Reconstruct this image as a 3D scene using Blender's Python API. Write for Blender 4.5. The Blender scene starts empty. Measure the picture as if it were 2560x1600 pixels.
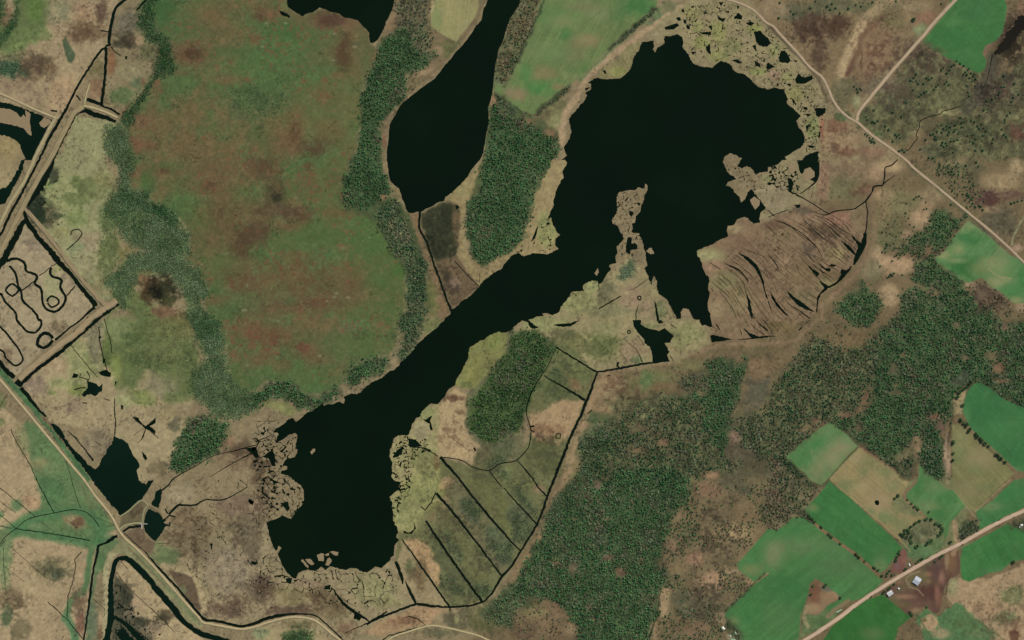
import bpy, math, random
import numpy as np
from mathutils import Vector
from mathutils.geometry import delaunay_2d_cdt

# ------------------------------------------------------------------ camera, sky, sun, exposure
SC = bpy.context.scene
COL = SC.collection
S = 1.2                       # metres per picture unit of the traced plan (plan is 2560 x 1600 units)
CAM_H = 7000.0
cam = bpy.data.cameras.new("camera")
cam_ob = bpy.data.objects.new("camera", cam)
COL.objects.link(cam_ob)
cam_ob.location = (0, 0, CAM_H)
cam_ob.rotation_euler = (0, 0, 0)
cam.sensor_width = 36.0
cam.lens = 36.0 * CAM_H / (2560 * S)
cam.clip_start = 10.0
cam.clip_end = 60000.0
SC.camera = cam_ob

SUN_EL = math.radians(43)
SUN_AZ = math.radians(38)     # clockwise from +Y (top of the picture)
w = bpy.data.worlds.new("World")
SC.world = w
w.use_nodes = True
nt = w.node_tree
bg = nt.nodes["Background"]
sky = nt.nodes.new("ShaderNodeTexSky")
sky.sky_type = 'NISHITA'
sky.sun_disc = False
sky.sun_elevation = SUN_EL
sky.sun_rotation = SUN_AZ
nt.links.new(sky.outputs[0], bg.inputs[0])
bg.inputs[1].default_value = 0.115
sun = bpy.data.lights.new("sun", 'SUN')
sun.energy = 3.15
sun.angle = math.radians(0.5)
sun.color = (1.0, 0.94, 0.84)
sun_ob = bpy.data.objects.new("sun", sun)
COL.objects.link(sun_ob)
sd = Vector((math.sin(SUN_AZ) * math.cos(SUN_EL), math.cos(SUN_AZ) * math.cos(SUN_EL), math.sin(SUN_EL)))
sun_ob.rotation_euler = (-sd).to_track_quat('-Z', 'Y').to_euler()
sun_ob.location = sd * 3000
SC.view_settings.view_transform = 'Standard'
SC.view_settings.look = 'None'
SC.view_settings.gamma = 1.0
SC.view_settings.exposure = 0.0

# ------------------------------------------------------------------ helpers
R = random.Random(7)
def lin(c):
    c = np.asarray(c, dtype=np.float64) / 255.0
    return np.where(c <= 0.04045, c / 12.92, ((c + 0.055) / 1.055) ** 2.4)
def P(s, push=True):
    """plan path: @cr picks the plan sheet (column, row; each sheet 640 x 400 units drawn 3.78 times larger)"""
    out = []; c = r = 0
    for t in s.split():
        if t[0] == '@':
            c = int(t[1]); r = int(t[2])
        else:
            x, y = t.split(',')
            x = c * 640 + float(x) / 3.78; y = r * 400 + float(y) / 3.78
            if push:
                if x < 2.5: x -= 60
                if x > 2557.5: x += 60
                if y < 2.5: y -= 60
                if y > 1597.5: y += 60
            out.append((x, y))
    return out
def PL(s, ext=150):
    """plan line: an end that touches the edge of the plan runs straight on beyond it"""
    p = P(s, False)
    for e, n_ in ((0, 1), (-1, -2)):
        x, y = p[e]
        if x < 3 or x > 2557 or y < 3 or y > 1597:
            dx, dy = x - p[n_][0], y - p[n_][1]; L = math.hypot(dx, dy) + 1e-9
            q = (x + dx / L * ext, y + dy / L * ext)
            p = [q] + p if e == 0 else p + [q]
    return p
def W(x, y, z=0.0): return ((x - 1280) * S, (800 - y) * S, z)
def tag(o, label=None, cat=None, kind=None, group=None):
    if label: o["label"] = label
    if cat: o["category"] = cat
    if kind: o["kind"] = kind
    if group: o["group"] = group
    return o

_rt = np.random.RandomState(11).rand(16, 512, 512).astype(np.float32)
def vnoise(x, y, scale, k=0):
    """smooth lattice noise in -1..1, feature size = scale"""
    u = x / scale + 17.3 * k; v = y / scale + 9.1 * k
    iu = np.floor(u).astype(np.int64); iv = np.floor(v).astype(np.int64)
    fu = (u - iu); fv = (v - iv)
    fu = fu * fu * (3 - 2 * fu); fv = fv * fv * (3 - 2 * fv)
    t = _rt[k % 16]
    a = t[iv & 511, iu & 511]; b = t[iv & 511, (iu + 1) & 511]
    c = t[(iv + 1) & 511, iu & 511]; d = t[(iv + 1) & 511, (iu + 1) & 511]
    return ((a * (1 - fu) + b * fu) * (1 - fv) + (c * (1 - fu) + d * fu) * fv) * 2 - 1
def fbm(x, y, scale, octv=4, k=0, gain=0.55):
    s = 0; a = 1; t = 0
    for i in range(octv):
        s = s + a * vnoise(x + 31.7 * i, y - 12.9 * i, scale, k + i); t += a
        a *= gain; scale *= 0.5
    return s / t * 1.5

def inside(px, py, poly):
    q = np.asarray(poly); n = len(q)
    r = np.zeros(px.shape, dtype=bool)
    for i in range(n):
        x1, y1 = q[i]; x2, y2 = q[(i + 1) % n]
        if y1 == y2: continue
        c = ((y1 > py) != (y2 > py)) & (px < (x2 - x1) * (py - y1) / (y2 - y1) + x1)
        r ^= c
    return r
def segdist(px, py, pts, closed=True):
    d = np.full(px.shape, 1e9)
    n = len(pts)
    for i in range(n if closed else n - 1):
        x1, y1 = pts[i]; x2, y2 = pts[(i + 1) % n]
        dx, dy = x2 - x1, y2 - y1
        L = dx * dx + dy * dy + 1e-9
        t = np.clip(((px - x1) * dx + (py - y1) * dy) / L, 0, 1)
        d = np.minimum(d, (px - x1 - t * dx) ** 2 + (py - y1 - t * dy) ** 2)
    return np.sqrt(d)
def smooth_path(pts, n=4, closed=False):
    if len(pts) < 3: return list(pts)
    p = [Vector(a) for a in pts]
    out = []
    m = len(p)
    for i in range(m if closed else m - 1):
        a = p[(i - 1) % m] if (closed or i > 0) else p[0]
        b = p[i]; c = p[(i + 1) % m]
        d = p[(i + 2) % m] if (closed or i < m - 2) else p[-1]
        for k in range(n):
            t = k / n
            v = 0.5 * ((2 * b) + (c - a) * t + (2 * a - 5 * b + 4 * c - d) * t * t + (3 * b - a - 3 * c + d) * t ** 3)
            out.append((v.x, v.y))
    if not closed: out.append((p[-1].x, p[-1].y))
    return out
def jag(pts, seg=4.0, amp=0.9, rng=R, closed=True):
    """breaks the straight sides of an outline into irregular natural ones"""
    out = []
    n = len(pts)
    for i in range(n if closed else n - 1):
        x1, y1 = pts[i]; x2, y2 = pts[(i + 1) % n]
        L = math.hypot(x2 - x1, y2 - y1)
        k = max(1, int(L / seg))
        nx, ny = (-(y2 - y1) / (L + 1e-6), (x2 - x1) / (L + 1e-6))
        for j in range(k):
            t = j / k
            o = rng.gauss(0, amp) if j else rng.gauss(0, amp * 0.4)
            out.append((x1 + (x2 - x1) * t + nx * o, y1 + (y2 - y1) * t + ny * o))
    if not closed: out.append(pts[-1])
    return out

# ------------------------------------------------------------------ materials
def mat_ground(name, rough=0.95, bump=0.35, amp=0.16, sc=0.45):
    m = bpy.data.materials.new(name); m.use_nodes = True
    n = m.node_tree; b = n.nodes["Principled BSDF"]
    at = n.nodes.new("ShaderNodeVertexColor"); at.layer_name = "Col"
    tc = n.nodes.new("ShaderNodeTexCoord")
    n1 = n.nodes.new("ShaderNodeTexNoise"); n1.inputs["Scale"].default_value = sc; n1.inputs["Detail"].default_value = 5; n1.inputs["Roughness"].default_value = 0.7
    n2 = n.nodes.new("ShaderNodeTexNoise"); n2.inputs["Scale"].default_value = sc * 0.23; n2.inputs["Detail"].default_value = 4
    n.links.new(tc.outputs["Object"], n1.inputs["Vector"]); n.links.new(tc.outputs["Object"], n2.inputs["Vector"])
    mr = n.nodes.new("ShaderNodeMapRange"); mr.inputs[1].default_value = 0.25; mr.inputs[2].default_value = 0.75
    mr.inputs[3].default_value = 1 - amp; mr.inputs[4].default_value = 1 + amp
    n.links.new(n1.outputs[0], mr.inputs[0])
    mr2 = n.nodes.new("ShaderNodeMapRange"); mr2.inputs[1].default_value = 0.3; mr2.inputs[2].default_value = 0.7
    mr2.inputs[3].default_value = 1 - amp * 0.6; mr2.inputs[4].default_value = 1 + amp * 0.6
    n.links.new(n2.outputs[0], mr2.inputs[0])
    mu = n.nodes.new("ShaderNodeMath"); mu.operation = 'MULTIPLY'
    n.links.new(mr.outputs[0], mu.inputs[0]); n.links.new(mr2.outputs[0], mu.inputs[1])
    vm = n.nodes.new("ShaderNodeVectorMath"); vm.operation = 'SCALE'
    n.links.new(at.outputs[0], vm.inputs[0]); n.links.new(mu.outputs[0], vm.inputs["Scale"])
    n.links.new(vm.outputs[0], b.inputs["Base Color"])
    b.inputs["Roughness"].default_value = rough
    b.inputs["Specular IOR Level"].default_value = 0.15
    if bump:
        bp = n.nodes.new("ShaderNodeBump"); bp.inputs["Strength"].default_value = bump; bp.inputs["Distance"].default_value = 0.9
        n.links.new(n1.outputs[0], bp.inputs["Height"]); n.links.new(bp.outputs[0], b.inputs["Normal"])
    return m
def mat_water(name, c=(9, 23, 9), rough=0.12):
    m = bpy.data.materials.new(name); m.use_nodes = True
    n = m.node_tree; b = n.nodes["Principled BSDF"]
    tc = n.nodes.new("ShaderNodeTexCoord")
    n1 = n.nodes.new("ShaderNodeTexNoise"); n1.inputs["Scale"].default_value = 0.004; n1.inputs["Detail"].default_value = 3
    n.links.new(tc.outputs["Object"], n1.inputs["Vector"])
    cr = n.nodes.new("ShaderNodeValToRGB")
    a = lin(c); e = cr.color_ramp.elements
    e[0].position = 0.35; e[0].color = (*(a * 0.80), 1); e[1].position = 0.65; e[1].color = (*(a * 1.12), 1)
    n.links.new(n1.outputs[0], cr.inputs[0]); n.links.new(cr.outputs[0], b.inputs["Base Color"])
    b.inputs["Roughness"].default_value = rough; b.inputs["IOR"].default_value = 1.33; b.inputs["Specular IOR Level"].default_value = 0.22
    n3 = n.nodes.new("ShaderNodeTexNoise"); n3.inputs["Scale"].default_value = 0.6; n3.inputs["Detail"].default_value = 3
    n.links.new(tc.outputs["Object"], n3.inputs["Vector"])
    bp = n.nodes.new("ShaderNodeBump"); bp.inputs["Strength"].default_value = 0.04
    n.links.new(n3.outputs[0], bp.inputs["Height"]); n.links.new(bp.outputs[0], b.inputs["Normal"])
    return m
def mat_leaf(name, rough=0.8):
    m = bpy.data.materials.new(name); m.use_nodes = True
    n = m.node_tree; b = n.nodes["Principled BSDF"]
    at = n.nodes.new("ShaderNodeVertexColor"); at.layer_name = "Col"
    tc = n.nodes.new("ShaderNodeTexCoord")
    n1 = n.nodes.new("ShaderNodeTexNoise"); n1.inputs["Scale"].default_value = 0.9; n1.inputs["Detail"].default_value = 3
    n.links.new(tc.outputs["Object"], n1.inputs["Vector"])
    mr = n.nodes.new("ShaderNodeMapRange"); mr.inputs[1].default_value = 0.3; mr.inputs[2].default_value = 0.7
    mr.inputs[3].default_value = 0.75; mr.inputs[4].default_value = 1.25
    n.links.new(n1.outputs[0], mr.inputs[0])
    vm = n.nodes.new("ShaderNodeVectorMath"); vm.operation = 'SCALE'
    n.links.new(at.outputs[0], vm.inputs[0]); n.links.new(mr.outputs[0], vm.inputs["Scale"])
    n.links.new(vm.outputs[0], b.inputs["Base Color"])
    b.inputs["Roughness"].default_value = rough; b.inputs["Specular IOR Level"].default_value = 0.2
    return m
def mat_plain(name, c, rough=0.6, metal=0.0, var=0.12, sc=1.5):
    m = bpy.data.materials.new(name); m.use_nodes = True
    n = m.node_tree; b = n.nodes["Principled BSDF"]
    tc = n.nodes.new("ShaderNodeTexCoord")
    n1 = n.nodes.new("ShaderNodeTexNoise"); n1.inputs["Scale"].default_value = sc; n1.inputs["Detail"].default_value = 4
    n.links.new(tc.outputs["Object"], n1.inputs["Vector"])
    cr = n.nodes.new("ShaderNodeValToRGB"); a = lin(c); e = cr.color_ramp.elements
    e[0].position = 0.3; e[0].color = (*(a * (1 - var)), 1); e[1].position = 0.7; e[1].color = (*(np.minimum(a * (1 + var), 1)), 1)
    n.links.new(n1.outputs[0], cr.inputs[0]); n.links.new(cr.outputs[0], b.inputs["Base Color"])
    b.inputs["Roughness"].default_value = rough; b.inputs["Metallic"].default_value = metal
    return m
M_G = mat_ground("meadow_and_marsh")
M_F = mat_ground("field_grass", bump=0.12, amp=0.07, sc=0.7)
M_B = mat_ground("bog_moss", bump=0.2, amp=0.16)
M_ROAD = mat_ground("gravel", bump=0.1, amp=0.09, sc=0.9)
M_W = mat_water("lake_water")
M_DITCH = mat_water("ditch_water", c=(13, 24, 12), rough=0.25)
M_LEAF = mat_leaf("foliage")
M_BARK = mat_plain("bark", (74, 60, 46), 0.9)

# ------------------------------------------------------------------ mesh from numpy arrays
def np_mesh(name, V, F, colors=None, mat=None, smooth=False):
    """V (n,3), F (m,k) with k=3 or 4, colors (n,3) linear"""
    V = np.ascontiguousarray(V, dtype=np.float32); F = np.ascontiguousarray(F, dtype=np.int32)
    me = bpy.data.meshes.new(name)
    me.vertices.add(len(V)); me.vertices.foreach_set("co", V.ravel())
    k = F.shape[1]
    me.loops.add(F.size); me.loops.foreach_set("vertex_index", F.ravel())
    me.polygons.add(len(F)); me.polygons.foreach_set("loop_start", np.arange(0, F.size, k, dtype=np.int32))
    try: me.polygons.foreach_set("loop_total", np.full(len(F), k, dtype=np.int32))
    except Exception: pass
    if smooth: me.polygons.foreach_set("use_smooth", np.ones(len(F), dtype=bool))
    me.update(calc_edges=True)
    if colors is not None:
        a = me.color_attributes.new("Col", 'FLOAT_COLOR', 'POINT')
        c = np.ones((len(V), 4), dtype=np.float32); c[:, :3] = colors
        a.data.foreach_set("color", c.ravel())
    if mat: me.materials.append(mat)
    return me
def link(name, me, parent=None):
    o = bpy.data.objects.new(name, me); COL.objects.link(o)
    if parent: o.parent = parent
    return o
# ------------------------------------------------------------------ the ground: colour plan of the land cover
STEP = 2.0
X0, X1, Y0, Y1 = -60, 2620, -60, 1660
gx = np.arange(X0, X1 + 0.1, STEP); gy = np.arange(Y0, Y1 + 0.1, STEP)
NX, NY = len(gx), len(gy)
GX, GY = np.meshgrid(gx, gy)
NB = fbm(GX, GY, 180, 5, 0); NM = fbm(GX, GY, 45, 5, 2); NF = fbm(GX, GY, 13, 3, 5, 0.7); NS = fbm(GX, GY, 5, 2, 8, 0.8)
WXn = vnoise(GX, GY, 16, 9) + 0.6 * vnoise(GX, GY, 6, 10); WYn = vnoise(GX, GY, 16, 11) + 0.6 * vnoise(GX, GY, 6, 12)
C = np.zeros((NY, NX, 3))
C[:] = (134, 114, 84)
def sl(x0, x1, y0, y1):
    i0 = max(0, int((x0 - X0) / STEP)); i1 = min(NX, int((x1 - X0) / STEP) + 2)
    j0 = max(0, int((y0 - Y0) / STEP)); j1 = min(NY, int((y1 - Y0) / STEP) + 2)
    return slice(j0, j1), slice(i0, i1)
def sm(t): t = np.clip(t, 0, 1); return t * t * (3 - 2 * t)
def mixin(s, cov, c, grain=0):
    c = np.array(c, dtype=float)
    if grain: c = c * (1 + grain * NF[s][..., None])
    C[s] = C[s] * (1 - cov[..., None]) + c * cov[..., None]
def cover(poly, soft=5, warp=3):
    if isinstance(poly, str): poly = P(poly)
    q = np.array(poly); m = soft + warp * 2 + 4
    s = sl(q[:, 0].min() - m, q[:, 0].max() + m, q[:, 1].min() - m, q[:, 1].max() + m)
    x = GX[s] + WXn[s] * warp; y = GY[s] + WYn[s] * warp
    d = segdist(x, y, poly); ins = inside(x, y, poly)
    return s, sm(0.5 + np.where(ins, d, -d) / (2 * max(soft, 0.5)))
def paint(poly, c, soft=5, warp=3, op=1.0, grain=0):
    s, cov = cover(poly, soft, warp); mixin(s, cov * op, c, grain)
def blob(t, x, y, rx, ry, c, op=0.9, rot=0, edge=0.45):
    cx = int(t[0]) * 640 + x / 3.78; cy = int(t[1]) * 400 + y / 3.78; rx /= 3.78; ry /= 3.78
    m = max(rx, ry) * 1.7
    s = sl(cx - m, cx + m, cy - m, cy + m)
    a = math.radians(rot); dx = GX[s] - cx; dy = GY[s] - cy
    u = (dx * math.cos(a) + dy * math.sin(a)) / rx; v = (-dx * math.sin(a) + dy * math.cos(a)) / ry
    r = np.sqrt(u * u + v * v) + 0.34 * NM[s] + 0.30 * NF[s] + 0.16 * NS[s]
    mixin(s, sm((1 + edge - r) / (2 * edge)) * op, c, 0.05)
def stroke(path, w, c, soft=3, op=1.0, warp=2):
    if isinstance(path, str): path = PL(path, 70)
    q = np.array(path); m = w + soft * 2 + warp * 2
    s = sl(q[:, 0].min() - m, q[:, 0].max() + m, q[:, 1].min() - m, q[:, 1].max() + m)
    x = GX[s] + WXn[s] * warp; y = GY[s] + WYn[s] * warp
    d = segdist(x, y, path, False)
    mixin(s, sm(0.5 + (w / 2 - d) / (2 * soft)) * op, c)
def streaks(s, ang, sc=3.0, L=90.0, k=13):
    a = math.radians(ang); x = GX[s]; y = GY[s]
    u = x * math.cos(a) + y * math.sin(a); v = -x * math.sin(a) + y * math.cos(a)
    return vnoise(u / L, v / sc, 1.0, k)

# regional colours --------------------------------------------------
TAN = (150, 127, 94); PALE = (163, 135, 101); OLV = (112, 106, 72); BRN = (98, 76, 56); YEL = (147, 143, 86)
full = (slice(0, NY), slice(0, NX))
# east side: brown scrub and wet meadow
paint("@20 2419,0 @30 0,200 1300,1512 @31 0,600 0,1300 @22 1400,430 820,520 420,1512 @23 400,0 0,820 @13 2419,900 1900,1512 @23 0,1512 @33 2419,1512 @30 2419,0", (114, 95, 68), 14, 6)
paint("@30 0,200 -400,-100 1700,-100 1760,0 845,1110 400,640", (126, 104, 75), 6, 2)
b = blob
b('30', 400, 260, 170, 130, (90, 70, 54)); b('30', 640, 260, 170, 90, (90, 70, 52), rot=-30); b('30', 480, 490, 110, 160, (97, 77, 58))
b('30', 720, 60, 330, 60, (102, 98, 70)); b('30', 200, 110, 120, 80, (100, 96, 70)); b('30', 60, 80, 120, 100, (150, 122, 92), 0.7)
stroke("@30 1150,0 1050,60 900,200 850,330 760,520 690,700", 26, (164, 134, 99), 7)
stroke("@30 1100,150 950,290 880,360 870,470 800,590 750,700", 12, (100, 72, 55), 5)
b('30', 1020, 480, 190, 260, (134, 104, 78), rot=20); b('30', 1200, 200, 120, 70, (112, 98, 66), 0.6); b('30', 1480, 190, 110, 60, (150, 108, 84), 0.8, rot=-40)
b('30', 1350, 60, 200, 50, (146, 124, 92), 0.6); b('30', 1440, 290, 70, 60, (122, 134, 92), 0.8); b('30', 700, 850, 110, 130, (105, 95, 68)); b('30', 840, 960, 40, 60, (140, 135, 95), 0.8)
stroke("@30 1850,-60 1650,180 1440,370 1200,620 960,900 840,1100", 24, (140, 122, 88), 6, 0.6)
b('30', 1500, 560, 330, 150, (98, 80, 62), rot=25); b('30', 1180, 860, 250, 160, (112, 96, 76)); b('30', 1650, 900, 230, 90, (124, 108, 76)); b('30', 1250, 890, 50, 50, (160, 128, 92), 0.7)
b('30', 1600, 1010, 130, 50, (156, 136, 96), rot=20); b('30', 1400, 1180, 70, 110, (150, 128, 92), 0.8); b('30', 1730, 1060, 130, 30, (152, 136, 96), 0.8, rot=-8); b('30', 1560, 1190, 120, 90, (98, 86, 60), 0.8); b('30', 1620, 730, 60, 60, (160, 122, 90), 0.8)
stroke("@30 2130,560 2080,760 1990,900 1880,1030", 34, (82, 75, 58), 10); b('30', 1900, 1010, 100, 60, (84, 80, 60)); b('30', 2050, 950, 90, 60, (86, 74, 60), 0.7)
b('30', 2250, 850, 160, 130, (104, 84, 70)); b('30', 2400, 950, 90, 90, (110, 80, 64)); b('30', 2330, 1120, 150, 90, (158, 128, 96), 0.8); b('30', 2110, 1130, 110, 90, (138, 106, 88), 0.8); b('30', 2300, 1250, 150, 60, (112, 84, 66), 0.7)
b('30', 1950, 1250, 260, 120, (86, 82, 56)); b('30', 1850, 1400, 80, 110, (158, 126, 94)); b('30', 2200, 1400, 200, 90, (120, 96, 74), 0.7); b('30', 1600, 1420, 150, 60, (92, 88, 64)); b('30', 1240, 1230, 70, 60, (132, 86, 68), 0.6)
b('30', 1050, 1260, 50, 30, (100, 124, 70)); b('30', 900, 1120, 40, 60, (108, 112, 70)); b('30', 2390, 120, 40, 90, (140, 100, 76), 0.7)
stroke("@30 2419,0 2300,250 2200,350 2090,430 2020,520", 14, (126, 96, 76), 5, 0.7)
b('30', 650, 1330, 190, 150, (154, 122, 90)); b('30', 620, 1180, 110, 60, (128, 92, 70), 0.8); b('30', 750, 1440, 100, 50, (112, 76, 58), 0.7); b('30', 1000, 1440, 150, 60, (136, 104, 80)); b('30', 700, 1100, 60, 40, (88, 96, 62))
# 31
b('31', 900, 90, 380, 120, (128, 104, 78)); b('31', 1150, 60, 150, 60, (165, 134, 98)); b('31', 900, 280, 120, 60, (118, 86, 64)); b('31', 700, 280, 200, 110, (116, 106, 74), 0.8); b('31', 1020, 130, 70, 80, (158, 124, 94), 0.8); b('31', 520, 200, 60, 200, (146, 110, 86), 0.8)
b('31', 1080, 330, 110, 60, (158, 124, 94)); b('31', 1270, 420, 200, 150, (124, 116, 78), 0.6); b('31', 1430, 560, 120, 100, (164, 130, 98)); b('31', 1300, 700, 70, 50, (162, 126, 98)); b('31', 1150, 700, 130, 140, (102, 100, 66), 0.8)
b('31', 1030, 880, 60, 60, (164, 136, 100)); b('31', 1180, 990, 230, 90, (168, 132, 100)); b('31', 1150, 1280, 100, 110, (166, 134, 100)); b('31', 950, 1040, 110, 90, (120, 110, 80), 0.8); b('31', 1100, 470, 80, 200, (136, 114, 80), 0.6); b('31', 1500, 420, 70, 40, (158, 124, 94), 0.8)
b('31', 1580, 330, 180, 60, (142, 118, 88), 0.8); b('31', 1460, 860, 150, 60, (110, 84, 62), 0.8)
stroke("@31 960,1250 900,1100 1000,800 1010,600 990,450 960,300", 12, (136, 110, 82), 6, 0.6)
stroke("@31 1350,60 1560,220 1750,390 1900,520 2100,690", 18, (96, 90, 62), 6, 0.8)
b('31', 1800, 80, 230, 80, (94, 88, 62)); b('31', 1950, 200, 60, 80, (92, 80, 58)); b('31', 2060, 350, 130, 80, (96, 74, 60)); b('31', 2300, 330, 110, 50, (102, 76, 62)); b('31', 2220, 200, 190, 90, (154, 126, 92)); b('31', 2350, 60, 80, 90, (154, 128, 94)); b('31', 2180, 600, 200, 150, (94, 84, 64)); b('31', 2100, 470, 90, 30, (148, 122, 92), 0.8); b('31', 1750, 20, 120, 40, (150, 126, 92), 0.7)
b('31', 1550, 260, 50, 100, (138, 118, 86), 0.5); b('31', 2100, 1300, 160, 120, (104, 82, 66)); b('31', 1900, 1190, 60, 40, (166, 130, 104)); b('31', 2400, 1380, 60, 60, (166, 132, 102)); b('31', 2360, 830, 60, 40, (160, 126, 104), 0.8)
stroke("@31 620,1260 760,1150 860,1030 930,900 940,760", 10, (132, 102, 78), 6, 0.8, 4)
stroke("@22 1530,400 1700,330 1850,250 2050,225 2419,215 @32 0,225 250,200 400,60 @31 500,1480 510,1370 640,1260", 9, (140, 112, 84), 5, 0.75, 5)
# forest floor and the clearings of the southern woods
paint("@22 620,1180 1000,930 1420,720 1580,560 1880,360 2170,400 2200,520 2080,900 2419,1100 @32 0,700 160,480 400,200 740,290 1200,0 2419,0 2419,900 1750,700 1340,1512 @23 2419,100 1650,100 1380,1250 1280,1512 680,1512 450,1150 0,1100", (82, 74, 52), 10, 6)
b('32', 900, 760, 60, 120, (138, 86, 68), rot=25); b('32', 720, 890, 70, 40, (132, 92, 72)); b('32', 1190, 470, 50, 110, (126, 96, 78), 0.8); b('32', 2170, 460, 60, 60, (156, 92, 72)); b('32', 2100, 340, 60, 50, (142, 104, 80)); b('32', 1270, 320, 40, 40, (136, 106, 84)); b('32', 1180, 690, 80, 30, (126, 96, 74)); b('32', 1590, 910, 70, 40, (150, 96, 78)); b('32', 2230, 80, 90, 50, (126, 92, 76), 0.8); b('32', 1860, 350, 40, 30, (130, 104, 88), 0.8); b('32', 470, 960, 70, 60, (126, 88, 70), 0.8); b('32', 860, 1010, 90, 40, (132, 98, 76), 0.8); b('32', 2210, 570, 80, 30, (150, 100, 80), 0.7); b('32', 130, 800, 70, 40, (112, 96, 66), 0.8)
b('32', 780, 190, 200, 100, (112, 90, 62)); b('32', 350, 1030, 120, 50, (126, 100, 74), 0.8); b('32', 1830, 560, 130, 50, (76, 76, 60), 0.9, rot=-30)
paint("@32 1750,700 1880,660 1850,780 1830,880 1750,900", (150, 128, 92), 3, 1); b('32', 1420, 1180, 50, 110, (154, 122, 90)); b('32', 1280, 1290, 90, 60, (124, 110, 78), rot=-40); b('32', 1690, 1320, 32, 170, (162, 130, 104)); b('32', 1620, 1020, 60, 70, (112, 84, 68), 0.7)
stroke("@32 1740,900 1710,1100 1700,1300", 5, (74, 66, 46), 3)
stroke("@32 20,1270 120,1285 180,1290", 8, (142, 128, 94), 3, 0.9)
b('22', 2330, 640, 110, 230, (88, 82, 64), 0.95, rot=12); b('22', 2340, 440, 120, 110, (130, 102, 74)); b('22', 2330, 300, 130, 60, (102, 88, 62))
b('22', 960, 640, 260, 130, (150, 124, 90)); b('22', 1120, 660, 90, 120, (106, 92, 62), 0.8); b('22', 780, 920, 170, 60, (84, 88, 56)); b('22', 900, 830, 160, 50, (148, 118, 86)); b('22', 560, 1380, 110, 150, (142, 120, 84)); b('22', 620, 1200, 60, 100, (120, 110, 72)); b('22', 1350, 560, 200, 90, (108, 106, 66)); b('22', 1700, 430, 180, 60, (112, 102, 68)); b('22', 1270, 560, 60, 90, (92, 116, 68), 0.8); b('22', 1450, 650, 150, 70, (114, 92, 64))
b('22', 1250, 910, 60, 30, (150, 144, 96), 0.8); b('22', 1200, 1020, 130, 60, (122, 92, 70), 0.8); b('22', 1420, 1150, 110, 80, (132, 96, 74), 0.8); b('22', 1790, 690, 40, 40, (134, 108, 84), 0.8); b('22', 1180, 1230, 90, 60, (112, 84, 64), 0.8); b('22', 1880, 1460, 70, 50, (156, 118, 88), 0.8); b('22', 1950, 900, 80, 50, (110, 92, 70), 0.6)
b('22', 2150, 1250, 120, 90, (98, 82, 64), 0.8); b('22', 2150, 1450, 160, 60, (96, 88, 62), 0.8); b('22', 2110, 1100, 90, 60, (142, 110, 88), 0.8); b('22', 2150, 930, 90, 70, (98, 92, 64), 0.8)
stroke("@22 900,520 780,700 700,900 600,1200 500,1512 @23 480,50 400,200 350,330", 16, (150, 120, 88), 5, 0.8)
stroke("@22 830,480 1300,440 1600,400", 6, (140, 112, 84), 3, 0.8)
# 23 scrub
paint("@23 1650,0 1500,350 1380,900 1380,1512 @33 500,1512 310,1300 0,700 0,0", (120, 100, 72), 14, 8)
for a in ((1880, 110, 110, 60, (146, 108, 84)), (2200, 100, 80, 40, (78, 74, 56)), (2120, 500, 190, 100, (162, 130, 94)), (1680, 520, 60, 90, (98, 92, 62)), (1540, 610, 60, 50, (132, 104, 80)), (1720, 740, 100, 60, (156, 116, 88)), (1900, 940, 130, 100, (168, 128, 96)), (2050, 870, 110, 40, (160, 130, 98)), (1440, 1150, 50, 140, (162, 132, 96)), (1760, 1240, 180, 80, (96, 88, 66)), (1600, 1100, 90, 70, (98, 92, 66)), (2000, 760, 140, 50, (102, 88, 62)), (1330, 1420, 50, 120, (150, 120, 88)), (2250, 960, 80, 50, (150, 122, 90)), (1980, 1310, 60, 60, (164, 136, 104)), (1560, 830, 90, 60, (146, 120, 84)), (1750, 1420, 130, 60, (140, 106, 82)), (1600, 1370, 120, 50, (126, 98, 72)), (1840, 60, 120, 90, (138, 102, 78)), (2250, 300, 120, 90, (140, 112, 80)), (2130, 1480, 80, 40, (166, 150, 118)),
          (350, 1330, 260, 180, (128, 100, 74)), (120, 1200, 130, 70, (98, 90, 60)), (230, 1250, 120, 60, (142, 122, 82)), (560, 1410, 70, 60, (150, 118, 88)), (100, 1430, 120, 70, (108, 84, 62)), (900, 730, 80, 60, (118, 92, 72)), (1030, 870, 60, 60, (118, 86, 66)), (600, 830, 90, 90, (104, 88, 66)), (420, 780, 60, 50, (126, 92, 68)), (800, 60, 50, 40, (134, 106, 84)), (900, 350, 60, 40, (106, 90, 70)), (730, 1200, 40, 40, (136, 106, 86))):
    b('23', *a[:4], a[4], 0.85)
stroke("@23 1480,1030 1440,1150 1420,1280", 14, (160, 128, 94), 5); stroke("@23 430,100 330,420 150,700 0,940", 13, (134, 108, 78), 5, 0.9)
stroke("@23 1420,900 1400,1100 1370,1300 1290,1512", 4, (60, 58, 38), 2)
# grey pale wood edge 22/23 left fringe
b('22', 800, 1150, 170, 200, (84, 96, 64), 0.8)
b('22', 420, 30, 60, 40, (120, 120, 70))
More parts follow.
